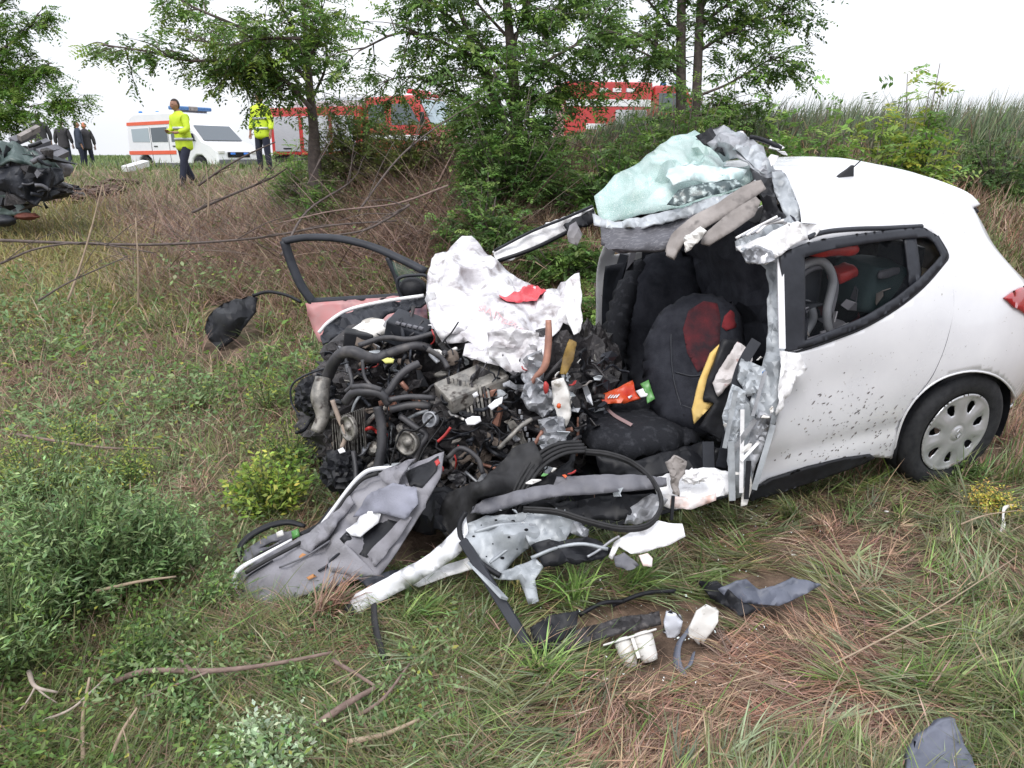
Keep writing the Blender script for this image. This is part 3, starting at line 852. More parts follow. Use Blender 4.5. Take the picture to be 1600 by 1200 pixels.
# ---------------------------------------------------- cabin
def quadl(name, pts, m, th=.006, **kw):
    return patch(name, [L(*p) for p in pts], m, car, th=th, **kw).o
# floor, far side and rear bench
def sheet_l(name, rows, m, n=5, th=.006, amp=0, freq=9):
    """smooth surface through rows of local points"""
    R = [catmull([L(*p) for p in r], n) for r in rows]
    cols = [catmull([r[i] for r in R], n) for i in range(len(R[0]))]
    V = []; Fc = []; nu = len(cols); nv = len(cols[0])
    for c in cols:
        for p in c: V.append(p + Vector((0, 0, 1)) * (amp * fnoise(p * freq) if amp else 0))
    for i in range(nu - 1):
        for j in range(nv - 1): Fc.append((i * nv + j, (i + 1) * nv + j, (i + 1) * nv + j + 1, i * nv + j + 1))
    o = link_mesh(name, mesh(V, Fc, True), m, car); 
    if th: solid(o, th, 0)
    return o
sheet_l('cabin_floor', [[(-2.2, .08, .2), (-1.2, .08, .2), (-.3, .1, .22)], [(-2.2, .86, .24), (-1.2, .86, .3), (-.3, .86, .3)], [(-2.2, 1.62, .2), (-1.2, 1.65, .2), (-.3, 1.6, .22)]], M_BLACK, amp=.01)
sheet_l('rear_bench_cushion', [[(-.95, .18, .42), (-.7, .18, .50), (-.35, .18, .48)], [(-.95, .86, .44), (-.7, .86, .52), (-.35, .86, .5)], [(-.95, 1.55, .42), (-.7, 1.55, .50), (-.35, 1.55, .48)]], M_CLOTH, th=.1, amp=.01)
sheet_l('rear_bench_back', [[(-.35, .18, .45), (-.28, .18, .75), (-.12, .18, 1.02)], [(-.35, .86, .45), (-.28, .86, .78), (-.12, .86, 1.04)], [(-.35, 1.55, .45), (-.28, 1.55, .75), (-.12, 1.55, 1.02)]], M_CLOTH, th=.09)
def soft(name, c, s, m, rot=None, p=.45, parent=None):
    """a padded cushion: rounded box"""
    bm = bmesh.new(); bmesh.ops.create_cube(bm, size=2); bmesh.ops.subdivide_edges(bm, edges=bm.edges[:], cuts=7, use_grid_fill=True)
    for v in bm.verts:
        q = v.co.copy(); l = max(abs(q.x), abs(q.y), abs(q.z)); d = q.normalized() * l
        k = Vector([q[i] * (1 - p) + d[i] * p for i in range(3)])
        k = Vector((k.x * s[0] / 2, k.y * s[1] / 2, k.z * s[2] / 2)); k += Vector((1, 1, 1)) * .006 * fnoise(k * 14)
        if rot is not None: k = rot @ k
        v.co = Vector(c) + CR @ k
    return link_mesh(name, bm_done(bm, True), m, parent or car)
RY = lambda d: Matrix.Rotation(math.radians(d), 3, 'Y')
RZ = lambda d: Matrix.Rotation(math.radians(d), 3, 'Z')
RX = lambda d: Matrix.Rotation(math.radians(d), 3, 'X')
for yy in (.42, .86, 1.27): soft('headrest', L(-.10, yy, 1.10), (.10, .24, .17), M_GREY if yy > .5 else M_TRIM)
# far front seat: upright dark back, behind the torn opening
patch('seat_back', [W(*p) for p in [(978, 560, 4.05), (968, 500, 4.05), (985, 440, 4.12), (1012, 405, 4.2), (1050, 398, 4.22), (1085, 410, 4.2), (1090, 460, 4.12), (1075, 540, 4.02), (1050, 610, 3.95), (990, 610, 3.95)]], M_CLOTH, car, h=9, th=.05, amp=.008, freq=5, ridge=False, dome=(.12, 26), seed=3)
patch('seat_bolster', [W(*p) for p in [(946, 520, 4.0), (966, 452, 4.08), (1000, 408, 4.15), (1012, 420, 4.1), (985, 500, 3.95), (972, 590, 3.85), (950, 585, 3.9)]], M_CLOTH2, car, h=9, th=.03, amp=.008, freq=6, ridge=False, dome=(.07, 16), seed=4)
# near front seat back (black with dark red panels)
fs = patch('seat_back', [W(*p) for p in [(1022, 640, 3.35), (1010, 590, 3.40), (1012, 540, 3.46), (1035, 495, 3.50), (1075, 470, 3.54), (1115, 470, 3.54), (1145, 488, 3.50), (1153, 525, 3.46), (1150, 585, 3.38), (1142, 640, 3.3), (1120, 690, 3.24), (1075, 672, 3.22), (1040, 660, 3.26)]], M_CLOTH, car, h=8, th=.05, amp=.006, freq=5, ridge=False, dome=(.11, 22), seed=5)
def on(pt, pts, name, m, lift=.03, **kw):
    return patch(name, [pt.at(a, b, lift) for a, b in pts], m, car, **kw)
overlay('red_seat_panel', fs, [(1068, 498), (1092, 482), (1112, 486), (1117, 510), (1115, 545), (1104, 580), (1082, 590), (1066, 560), (1060, 525)], M_RED, car, h=6, lift=.028)
overlay('red_seat_panel', fs, [(1122, 506), (1132, 496), (1144, 502), (1141, 522), (1125, 528), (1118, 522)], M_RED2, car, h=5, lift=.030)
for l_ in ([(1050, 488), (1042, 540), (1046, 600), (1062, 655)], [(1048, 590), (1075, 596), (1098, 592)], [(1058, 640), (1082, 648)]):
    tube('seat_seam', [fs.at(a, b, .028) for a, b in l_], .004, M_TRIM, car, sides=5)
# seat foam (airbag opening): a yellow blade shape
patch('seat_foam', [W(*p) for p in [(1128, 534, 3.16), (1110, 552, 3.15), (1092, 595, 3.12), (1081, 640, 3.1), (1084, 662, 3.09), (1114, 630, 3.1), (1098, 628, 3.1), (1104, 592, 3.12), (1118, 556, 3.15)]], M_YEL, car, h=6, th=.02)
patch('seat_bolster', [W(*p) for p in [(1130, 530, 3.14), (1152, 530, 3.16), (1160, 580, 3.12), (1150, 640, 3.08), (1130, 690, 3.04), (1092, 668, 3.06), (1116, 630, 3.07), (1100, 626, 3.08), (1106, 592, 3.1), (1120, 556, 3.12)]], M_BLACK, car, h=8, th=.03, amp=.012, seed=8)
# airbag cloth and belt in the door opening
patch('airbag', [W(*p) for p in [(1152, 535, 3.12), (1176, 548, 3.1), (1172, 575, 3.06), (1140, 600, 3.04), (1122, 618, 3.04), (1114, 598, 3.06), (1125, 575, 3.08)]], M_AIRBAG, car, h=6, th=.02, amp=.02, freq=14, seed=9)
ribbon('seat_belt', [W(1182, 532, 3.02), W(1160, 570, 2.98), W(1146, 620, 2.96), W(1138, 680, 2.96), W(1126, 730, 2.95)], .045, .004, M_TRIM, car)
ribbon('seat_belt', [W(1106, 690, 3.0), W(1108, 735, 2.95), W(1118, 748, 2.93), W(1126, 735, 2.92)], .05, .01, M_TRIM, car)
# seat cushion
cu = patch('seat_cushion', [W(*p) for p in [(905, 640, 3.45), (940, 625, 3.55), (1000, 622, 3.55), (1035, 640, 3.42), (1090, 680, 3.20), (1085, 695, 3.12), (1040, 708, 3.02), (985, 722, 2.95), (930, 710, 3.0), (900, 690, 3.15)]], M_CLOTH2, car, h=8, th=.04, amp=.008, freq=5, ridge=False, dome=(.05, 20), seed=12)
patch('seat_side', [W(*p) for p in [(930, 705, 2.98), (985, 720, 2.93), (1040, 706, 3.0), (1095, 690, 3.1), (1130, 700, 3.0), (1110, 740, 2.95), (1020, 745, 2.9), (940, 740, 2.95)]], M_BLACK, car, h=9, th=.02, amp=.02, seed=13)
ribbon('stitched_piping', [cu.at(936, 628, .03), cu.at(940, 650, .03), cu.at(955, 672, .03), cu.at(985, 690, .03)], .016, .003, mat('pink_piping', (.30, .20, .20), rough=.7), car)
# the far door opening, B post with dark frame
bar('far_door_post', W(975, 396, 4.55), W(937, 540, 4.65), .05, .05, M_TRIM, car)
bar('far_door_post', W(990, 392, 4.5), W(952, 540, 4.6), .03, .04, M_GREY, car)
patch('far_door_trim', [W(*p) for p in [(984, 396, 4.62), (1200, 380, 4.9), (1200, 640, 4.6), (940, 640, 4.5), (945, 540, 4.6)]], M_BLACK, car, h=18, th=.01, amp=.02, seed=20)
patch('cabin_dark_sheet', [L(-.9, .2, 1.3), L(-.9, 1.5, 1.36), L(-.85, 1.62, .9), L(-.8, 1.62, .3), L(-.8, .2, .3), L(-.85, .16, .8)], M_CLOTH, car, h=20, th=.01, amp=.03, seed=21)  # dark sheet added across the cabin to keep its inside dark
# mud thrown on the paint
def mud():
    V = []; Fc = []
    r = random.Random(5)
    spots = [(r.gauss(1335, 42), r.gauss(652, 28), r.uniform(.0012, .0048)) for _ in range(150)] + [(r.gauss(1390, 30), r.gauss(690, 16), r.uniform(.0012, .005)) for _ in range(30)] + [(r.uniform(1200, 1580), r.uniform(540, 760), r.uniform(.0008, .002)) for _ in range(110)] + [(r.gauss(1300, 50), r.gauss(712, 8), r.uniform(.0015, .005)) for _ in range(40)]
    for px, py, s in spots:
        x, q = inv(px, py)
        if q < .6 or x > .7: continue
        p0 = projn(Ln(body(x, q)))[0]
        if abs(p0[0] - px) > 2 or abs(p0[1] - py) > 2: continue
        if in_poly(np.array([[px, py]]), ARCHPX)[0]: continue
        n = 7; o = len(V); st = r.uniform(1, 3); an = r.gauss(.7, .3)
        P0, N0 = _nrm(np.array([x]), np.array([q])); lift = float(dent(np.array([x]), np.array([q]))[0]) + .0035
        for k in range(n):
            a = k / n * 6.283; rr = s * r.uniform(.6, 1.2); u, v = math.cos(a) * rr * st, math.sin(a) * rr
            dx = u * math.cos(an) - v * math.sin(an); dz = u * math.sin(an) + v * math.cos(an)
            V.append(L(*(P0[0] + N0[0] * lift + np.array([dx, 0, dz]))))
        Fc.append(tuple(range(o, o + n)))
    o = link_mesh('mud_splashes', mesh(V, Fc), mat('mud', (.10, .09, .085), (.26, .24, .23), 20, .9), car); o['kind'] = 'stuff'
ARCHPX = [(1398, 800), (1398, 690), (1413, 650), (1437, 616), (1472, 591), (1515, 580), (1553, 586), (1580, 606), (1590, 636), (1640, 700), (1640, 800)]
mud()
# things visible through the rear side window: child seat frame, bags
V = [L(-.86, .26, .92), L(-.88, .27, 1.06), L(-.82, .29, 1.17), L(-.70, .30, 1.19), L(-.62, .29, 1.10), L(-.64, .27, .95), L(-.60, .26, .84), L(-.50, .26, .86)]
M_PG = mat('pale_grey_plastic', (.30, .31, .33), (.22, .23, .25), 9, .5)
tube('child_seat_shell', V, .020, M_PG, car, sides=8)
tube('child_seat_shell', [v + Vector((.03, .03, -.03)) for v in V[1:-2]], .014, M_GREY, car, sides=8)
for k_ in range(14):
    shard('cabin_clutter', L(random.uniform(-.85, -.1), random.uniform(.22, .4), random.uniform(.82, 1.0)), random.uniform(.03, .07), random.choice([M_PG, M_GREY, M_TRIM, M_RED, M_LINER, M_BEIGE]), car)
tube('child_seat_strap', [L(-.80, .33, .88), L(-.72, .33, .98), L(-.66, .33, .90), L(-.70, .33, .80), L(-.62, .33, .74)], .022, M_PG, car)
soft('child_seat_pad', L(-.72, .40, 1.02), (.22, .12, .26), M_TRIM)
soft('child_seat_pad', L(-.78, .32, .83), (.14, .05, .05), mat('pale_foam', (.38, .39, .40), rough=.8))
soft('red_cushion', L(-.72, .30, 1.26), (.34, .2, .06), M_REDP, RY(6))
soft('red_cushion', L(-.50, .36, 1.09), (.12, .1, .06), M_REDP, RY(-12))
soft('pale_cushion', L(-.47, .44, 1.22), (.12, .1, .15), M_PG)
soft('bag', L(-.20, .45, .97), (.36, .3, .26), mat('bag_cloth', (.03, .06, .065), (.05, .085, .09), 8, .8), RY(8))
soft('bag_label', L(-.28, .30, 1.08), (.13, .02, .04), M_GREY)
for q in range(4):
    tube('cabin_bar', [L(-.95, .2, .76 + .03 * q), L(-.7, .16, .84 + .02 * q), L(-.42, .18, .86 + .03 * q)], .008, M_GREY if q % 2 else M_BLACK, car, sides=6)

# ---------------------------------------------------- torn B pillar
def pw(l): return [W(*p) for p in l]
patch('pillar', pw([(1170, 365, 3.42), (1205, 372, 3.34), (1236, 385, 3.26), (1222, 420, 3.16), (1222, 545, 2.98), (1222, 620, 2.9), (1206, 668, 2.86), (1172, 640, 2.9), (1178, 600, 2.94), (1196, 550, 3.02), (1200, 480, 3.12), (1196, 420, 3.2), (1170, 395, 3.36)]), M_PRIMER, car, h=7, th=.006, amp=.018, freq=7, aniso=(2.0, 2.0, .55), seed=31)
bar('pillar_edge', W(1219, 405, 3.08), W(1222, 545, 2.93), .026, .01, M_PAINT, car, taper=1.0)
patch('pillar_skin', pw([(1222, 548, 2.92), (1248, 552, 2.95), (1262, 575, 2.95), (1240, 600, 2.90), (1226, 640, 2.86), (1214, 650, 2.86)]), M_PAINTD, car, h=6, th=.004, amp=.016, freq=16, seed=32)
patch('pillar_lower', pw([(1206, 660, 2.86), (1184, 700, 2.84), (1172, 772, 2.82), (1148, 780, 2.84), (1136, 720, 2.88), (1140, 660, 2.92), (1160, 612, 2.95), (1182, 640, 2.92)]), M_PRIMER, car, h=7, th=.005, amp=.016, freq=8, aniso=(2.0, 2.0, .4), seed=33)
patch('torn_edge', pw([(1145, 600, 2.9), (1166, 612, 2.86), (1160, 655, 2.83), (1150, 700, 2.8), (1136, 690, 2.82), (1128, 650, 2.84)]), M_PRIMER, car, h=5, th=.004, amp=.022, freq=14, aniso=(2.0, 2.0, .55), seed=34)
patch('torn_edge', pw([(1158, 560, 2.98), (1196, 575, 2.92), (1190, 610, 2.88), (1168, 620, 2.9), (1150, 590, 2.95)]), M_PRIMER, car, h=5, th=.004, amp=.02, freq=14, aniso=(2.0, 2.0, .55), seed=35)
patch('torn_edge', pw([(1186, 640, 2.82), (1206, 650, 2.8), (1196, 690, 2.8), (1176, 740, 2.79), (1168, 700, 2.8)]), M_STEEL, car, h=5, th=.004, amp=.018, freq=12, aniso=(2.0, 2.0, .55), seed=36)
bar('torn_strip', W(1142, 690, 2.76), W(1144, 782, 2.74), .026, .006, M_PRIMER, car)
bar('torn_strip', W(1180, 655, 2.78), W(1140, 712, 2.78), .02, .006, M_STEEL, car)
for (a, b, y, s) in ((1135, 664, 2.8, .02), (1198, 650, 2.78, .02), (1166, 700, 2.78, .02), (1186, 560, 2.9, .014), (1206, 640, 2.8, .018), (1152, 740, 2.78, .016)):
    shard('torn_flake', W(a, b, y), s, M_WHITEP, car)
blob('torn_flake', W(1194, 582, 2.86), (.008, .005, .008), M_BLUEP, car, amp=.2, sub=2)
patch('pillar_foot', pw([(1160, 768, 2.78), (1172, 740, 2.79), (1176, 760, 2.78), (1168, 790, 2.76), (1158, 792, 2.76)]), M_WHITEP, car, h=5, th=.004, amp=.01, seed=37)
for (a, b, c, d, w_, m_) in ((1208, 664, 1178, 765, .022, M_PRIMER), (1160, 640, 1158, 770, .016, M_PAINTD), (1196, 580, 1176, 650, .014, M_STEEL), (1150, 610, 1132, 700, .018, M_PRIMER), (1170, 720, 1166, 780, .02, M_BLACK), (1186, 690, 1158, 720, .012, M_PAINTD)):
    bar('torn_strip', W(a, b, 2.79), W(c, d, 2.76), w_, .004, m_, car)
# sill torn open, white with rust
patch('sill', pw([(1018, 745, 2.78), (1060, 738, 2.82), (1100, 728, 2.84), (1140, 735, 2.84), (1150, 768, 2.78), (1120, 775, 2.74), (1090, 790, 2.70), (1050, 796, 2.68), (1030, 790, 2.70)]), M_PAINTD, car, h=6, th=.006, amp=.022, freq=9, seed=40)
patch('sill', pw([(1050, 775, 2.66), (1086, 780, 2.66), (1120, 770, 2.70), (1118, 782, 2.68), (1080, 796, 2.64), (1048, 792, 2.64)]), mat('rusty_white', (.62, .42, .36), (.75, .72, .72), 16, .5, bump=.3), car, h=6, th=.004, amp=.014, seed=41)
patch('sill_bracket', pw([(1042, 722, 2.72), (1056, 712, 2.72), (1074, 722, 2.72), (1070, 738, 2.72), (1060, 752, 2.7), (1062, 775, 2.68), (1052, 770, 2.68), (1048, 745, 2.7)]), M_BEIGE, car, h=4, th=.01, amp=.014, freq=22, seed=42)
bar('sill_peg', W(1052, 775, 2.64), W(1049, 812, 2.62), .012, .012, M_BLACK, car)
blob('torn_flake', W(1085, 745, 2.72), (.05, .03, .03), M_PAINTD, car, amp=.7, seed=5, sub=3, smooth=False)

# ---------------------------------------------------- torn roof front, windscreen, visors
ws = patch('windscreen', pw([(928, 300, 3.72), (960, 275, 3.85), (1000, 252, 4.0), (1022, 237, 4.08), (1050, 216, 4.25), (1085, 209, 4.35), (1110, 216, 4.3), (1128, 236, 4.15), (1140, 258, 4.0), (1172, 263, 3.8), (1180, 275, 3.66), (1150, 300, 3.5), (1105, 312, 3.48), (1050, 328, 3.5), (990, 340, 3.55), (942, 352, 3.6), (934, 330, 3.66)]),
      M_CRAZED, car, h=11, th=.006, amp=.045, freq=2.6, extra=[W(1030, 262, 3.72), W(1060, 256, 3.95), W(1000, 300, 3.62), W(1100, 262, 3.72), W(1090, 240, 4.2), W(1130, 285, 3.6), W(1050, 300, 3.6)], seed=50)
patch('windscreen_bag', pw([(1045, 258, 3.70), (1080, 256, 3.72), (1125, 258, 3.7), (1168, 264, 3.64), (1160, 280, 3.58), (1120, 284, 3.56), (1085, 282, 3.58), (1052, 290, 3.56), (1040, 275, 3.64)]), mat('dull_film', (.66, .74, .74), (.40, .54, .54), 7, .4, bump=.3), car, h=9, th=.004, amp=.03, freq=4, seed=51)
patch('crazed_edge', pw([(1060, 296, 3.46), (1100, 286, 3.46), (1150, 280, 3.46), (1160, 292, 3.44), (1110, 306, 3.42), (1060, 320, 3.42), (1042, 318, 3.44)]), mat('dark_crazed', (.05, .075, .08), (.55, .66, .66), 34, .3, lo=.5, hi=.7), car, h=6, th=.003, amp=.012, seed=52)
patch('header_rail', pw([(926, 335, 3.62), (960, 346, 3.55), (1020, 336, 3.5), (1090, 316, 3.44), (1150, 298, 3.42), (1180, 282, 3.4), (1188, 292, 3.38), (1130, 322, 3.36), (1070, 340, 3.4), (1010, 354, 3.44), (960, 356, 3.5), (928, 352, 3.58)]), M_PRIMER, car, h=6, th=.008, amp=.016, freq=11, seed=53)
patch('roof_trim', pw([(938, 355, 3.56), (985, 358, 3.5), (1045, 350, 3.46), (1085, 334, 3.42), (1062, 372, 3.36), (1040, 390, 3.34), (1000, 393, 3.38), (960, 390, 3.44), (940, 382, 3.5)]), mat('worn_grey', (.10, .10, .115), (.24, .24, .26), 24, .8, bump=.3, lo=.5, hi=.75, stretch=(1, 4, 4)), car, h=7, th=.03, amp=.008, freq=5, seed=54)
patch('sun_visor', pw([(1042, 400, 3.26), (1041, 385, 3.28), (1050, 366, 3.3), (1080, 340, 3.32), (1120, 318, 3.34), (1160, 292, 3.36), (1188, 282, 3.36), (1196, 296, 3.34), (1150, 330, 3.3), (1100, 358, 3.26), (1068, 380, 3.24), (1052, 404, 3.22)]), M_BEIGE, car, h=6, th=.02, amp=.008, freq=6, ridge=False, seed=55)
patch('sun_visor', pw([(1096, 382, 3.22), (1105, 362, 3.24), (1140, 332, 3.26), (1180, 308, 3.28), (1188, 316, 3.27), (1178, 338, 3.24), (1140, 364, 3.21), (1108, 384, 3.2)]), M_BEIGE, car, h=6, th=.018, amp=.008, freq=6, ridge=False, seed=56)
patch('visor_mount', pw([(1068, 372, 3.2), (1094, 354, 3.2), (1104, 362, 3.18), (1090, 378, 3.17), (1072, 394, 3.17)]), M_WHITEP, car, h=5, th=.01, amp=.014, freq=20, seed=57)
# torn roof skin curling up
patch('torn_roof', pw([(1088, 212, 4.05), (1112, 197, 4.02), (1140, 196, 3.98), (1168, 212, 3.9), (1192, 232, 3.8), (1212, 258, 3.66), (1222, 262, 3.6), (1228, 300, 3.46), (1212, 296, 3.48), (1190, 275, 3.56), (1160, 252, 3.7), (1124, 234, 3.86)]), M_STEEL, car, h=10, th=.006, amp=.05, freq=4, extra=[W(1150, 225, 3.72), W(1190, 255, 3.56)], seed=58)
patch('torn_roof', pw([(1140, 196, 3.94), (1165, 208, 3.86), (1196, 238, 3.7), (1212, 262, 3.58), (1190, 268, 3.56), (1155, 240, 3.7), (1122, 222, 3.84), (1124, 205, 3.92)]), M_PRIMER, car, h=6, th=.004, amp=.03, freq=8, seed=59)
patch('torn_roof', pw([(1206, 268, 3.5), (1226, 266, 3.48), (1240, 300, 3.36), (1252, 340, 3.26), (1246, 352, 3.24), (1226, 336, 3.28), (1210, 300, 3.4)]), M_PRIMER, car, h=6, th=.005, amp=.02, freq=8, seed=60)
patch('torn_roof', pw([(1086, 212, 4.02), (1112, 200, 3.98), (1122, 218, 3.9), (1150, 246, 3.72), (1130, 242, 3.8), (1100, 226, 3.94)]), M_BLACK, car, h=6, th=.006, amp=.02, freq=8, seed=61)
patch('roof_liner_edge', pw([(1172, 262, 3.56), (1206, 280, 3.44), (1214, 320, 3.3), (1236, 352, 3.24), (1216, 362, 3.24), (1186, 345, 3.3), (1192, 318, 3.34), (1182, 290, 3.44)]), M_BLACK, car, h=6, th=.01, amp=.03, freq=9, seed=62)
patch('pillar_top', pw([(1148, 375, 3.22), (1186, 356, 3.2), (1232, 335, 3.2), (1246, 352, 3.16), (1200, 378, 3.12), (1162, 396, 3.12), (1150, 388, 3.18)]), M_PRIMER, car, h=6, th=.006, amp=.022, freq=8, aniso=(2.0, 2.0, .55), seed=63)
patch('pillar_top', pw([(1150, 385, 3.14), (1196, 368, 3.1), (1240, 345, 3.1), (1288, 352, 3.2), (1276, 366, 3.14), (1240, 380, 3.08), (1216, 400, 3.04), (1196, 414, 3.04), (1170, 408, 3.1)]), M_PAINTD, car, h=6, th=.005, amp=.022, freq=8, aniso=(2.0, 2.0, .55), seed=64)
patch('pillar_top', pw([(1158, 392, 3.08), (1180, 384, 3.06), (1206, 390, 3.04), (1212, 408, 3.02), (1184, 412, 3.02), (1166, 410, 3.06)]), M_STEEL, car, h=5, th=.005, amp=.03, freq=12, aniso=(2.0, 2.0, .55), seed=65)
for k in range(5): tube('torn_strip', [W(1150 + 8 * k, 372 - 2 * k, 3.1), W(1180 + 6 * k, 356 - 2 * k, 3.12), W(1215 + 5 * k, 338 + 3 * k, 3.1)], .006, M_STEEL if k % 2 else M_PAINTD, car, sides=5)
for (a, b, y, s) in ((1216, 228, 3.8, .035), (1223, 237, 3.8, .025), (1205, 222, 3.85, .025), (1160, 208, 3.8, .02), (1208, 250, 3.56, .03)):
    shard('torn_flake', W(a, b, y), s, M_PAINTD, car)
tube('torn_cable', [W(1172, 214, 3.85), W(1190, 218, 3.85), W(1210, 226, 3.8), W(1220, 232, 3.8)], .012, M_BLACK, car, sides=6)
# far roof rail / A pillar beam running down to the hood
patch('roof_rail', pw([(770, 394, 4.35), (800, 378, 4.35), (860, 348, 4.3), (925, 322, 4.15), (932, 340, 4.1), (880, 366, 4.25), (830, 392, 4.3), (795, 408, 4.3), (780, 408, 4.3)]), M_PAINTD, car, h=6, th=.03, amp=.008, freq=8, seed=70)
tube('door_seal', [W(778, 408, 4.26), W(830, 390, 4.26), W(880, 366, 4.2), W(930, 338, 4.06)], .012, M_BLACK, car)
tube('door_seal', [W(772, 392, 4.3), W(830, 362, 4.28), W(880, 342, 4.2), W(926, 322, 4.1)], .008, M_TRIM, car)
patch('roof_rail_tear', pw([(880, 352, 4.15), (905, 338, 4.1), (928, 326, 4.05), (930, 344, 4.0), (905, 356, 4.05), (888, 364, 4.1)]), M_BLACK, car, h=5, th=.01, amp=.02, freq=12, seed=71)
patch('hanging_flap', pw([(890, 352, 4.02), (900, 346, 4.02), (910, 366, 4.0), (902, 384, 4.0), (888, 378, 4.0), (886, 366, 4.0)]), M_LINER, car, h=5, th=.004, amp=.012, freq=12, seed=72)
# ---------------------------------------------------- far front door, swung open
dr = bpy.data.objects.new('door', None); COL.objects.link(dr); dr.parent = car; dr['label'] = 'open front door with an empty black window frame'
def dtube(nm, pts, r, m, **kw): return tube(nm, [W(*p) for p in pts], r, m, dr, **kw)
dtube('window_frame', [(444, 376, 4.9), (455, 410, 4.88), (470, 445, 4.86), (490, 474, 4.85)], .034, M_TRIM, flat=.6)
dtube('window_frame', [(442, 377, 4.9), (480, 371, 4.88), (530, 373, 4.82), (580, 385, 4.75), (620, 402, 4.68), (665, 424, 4.6)], .028, M_TRIM, flat=.7)
dtube('window_frame', [(606, 402, 4.7), (618, 430, 4.68), (630, 462, 4.66)], .020, M_TRIM)
dtube('window_frame', [(486, 470, 4.85), (560, 466, 4.78), (630, 462, 4.7), (660, 460, 4.66)], .022, M_TRIM, flat=.6)
patch('quarter_glass', pw([(612, 408, 4.68), (640, 418, 4.65), (664, 430, 4.6), (650, 440, 4.62), (622, 440, 4.66)]), mat('green_glass', (.10, .16, .12), rough=.1, alpha=.55), dr, h=8, th=0)
patch('door_panel', pw([(478, 474, 4.84), (560, 468, 4.78), (625, 464, 4.7), (665, 462, 4.6), (668, 500, 4.5), (600, 510, 4.6), (530, 530, 4.7), (500, 535, 4.75), (490, 515, 4.8)]), M_PINK, dr, h=9, th=.03, amp=.006, freq=3, ridge=False, seed=80)
mr_ = blob('wing_mirror', W(645, 452, 4.45), (.09, .06, .075), M_BLACK, dr, amp=.08, seed=2)
tube('mirror_rim', [W(622, 436, 4.4), W(650, 430, 4.4), W(668, 434, 4.4), W(668, 462, 4.4), W(640, 470, 4.4), W(626, 462, 4.4)], .010, M_TRIM, dr, closed=True)

# ---------------------------------------------------- crumpled bonnet with its red print
hood = patch('bonnet', pw([(664, 468, 3.7), (668, 430, 3.82), (680, 396, 3.95), (702, 376, 4.05), (722, 367, 4.1), (745, 377, 4.1), (756, 390, 4.05), (790, 418, 3.98), (832, 450, 3.85), (870, 448, 3.7), (905, 428, 3.6), (908, 470, 3.45), (905, 520, 3.35), (880, 500, 3.35), (862, 520, 3.3), (850, 560, 3.22), (830, 580, 3.18), (800, 583, 3.15), (766, 572, 3.15), (722, 548, 3.22), (738, 528, 3.32), (724, 534, 3.36), (690, 530, 3.4), (668, 506, 3.48), (672, 488, 3.6)]),
     M_HOOD, car, h=8, th=.004, amp=.050, freq=3.6, seed=90,
     extra=[W(700, 440, 3.62), W(740, 430, 3.75), (W(700, 480, 3.5)), W(760, 480, 3.42), W(800, 500, 3.3), W(840, 480, 3.45), W(720, 505, 3.42), W(780, 540, 3.16), W(820, 520, 3.25), W(880, 460, 3.5)])
overlay('red_stripe', hood, [(779, 457), (782, 468), (792, 473), (815, 470), (838, 467), (846, 459), (854, 454), (850, 449), (828, 452), (806, 458), (790, 459)], M_REDS, car, h=3, lift=.013)
patch('bonnet_fold', pw([(884, 440, 3.5), (905, 428, 3.45), (909, 470, 3.34), (908, 515, 3.26), (898, 525, 3.24), (884, 500, 3.3), (880, 470, 3.4)]), M_PAINTD, car, h=5, th=.004, amp=.022, freq=8, seed=91)
patch('bonnet_fold', pw([(668, 470, 3.5), (690, 462, 3.55), (735, 478, 3.5), (745, 500, 3.42), (722, 520, 3.38), (690, 528, 3.38), (672, 505, 3.42)]), M_HOOD, car, h=5, th=.004, amp=.03, freq=7, seed=92)
patch('bonnet_fold', pw([(760, 520, 3.16), (800, 512, 3.12), (842, 520, 3.12), (838, 560, 3.1), (820, 582, 3.08), (790, 580, 3.1), (765, 560, 3.12)]), M_HOOD, car, h=5, th=.004, amp=.035, freq=8, seed=93)
def hood_text():
    cu = bpy.data.curves.new('lettering', 'FONT'); cu.body = "SRA ITELERIII"; cu.size = 1.0; cu.extrude = 0
    to = bpy.data.objects.new('t', cu); COL.objects.link(to)
    dg = bpy.context.evaluated_depsgraph_get(); me = bpy.data.meshes.new_from_object(to.evaluated_get(dg))
    bpy.data.objects.remove(to)
    xs = [v.co.x for v in me.vertices]; w = max(xs)
    for v in me.vertices:
        t = v.co.x / w; hgt = v.co.y * 12
        bx = 746 + 68 * t; by = 481 + 18 * t + 16 * t * t; an = math.radians(18 + 28 * t)
        px = bx + math.sin(an) * hgt; py = by + 6 - math.cos(an) * hgt
        v.co = hood.at(px, py, .012)
    link_mesh('bonnet_lettering', me, mat('faded_red_print', (.72, .30, .33), (.80, .62, .64), 26, .5), car)
hood_text()

# ---------------------------------------------------- engine bay
def Wp(px, py, Y): return W(px, py, Y)
blob('engine_block', W(640, 640, 3.75), (.55, .40, .42), M_ENG, car, amp=.35, freq=5, sub=5, seed=1, smooth=False)
blob('engine_block', W(770, 690, 3.35), (.42, .34, .30), M_ENG, car, amp=.4, freq=6, sub=5, seed=2, smooth=False)
blob('engine_block', W(590, 590, 3.75), (.30, .25, .28), M_ENG, car, amp=.4, freq=6, sub=4, seed=3, smooth=False)
blob('gearbox', W(560, 690, 3.6), (.20, .22, .22), M_ENG, car, amp=.4, freq=6, sub=4, seed=4, smooth=False)
blob('bulkhead', W(870, 620, 3.45), (.26, .24, .34), M_ENG, car, amp=.4, freq=6, sub=4, seed=5, smooth=False)
blob('dashboard_wreck', W(920, 590, 3.7), (.16, .3, .28), M_ENG, car, amp=.4, freq=6, sub=4, seed=6, smooth=False)
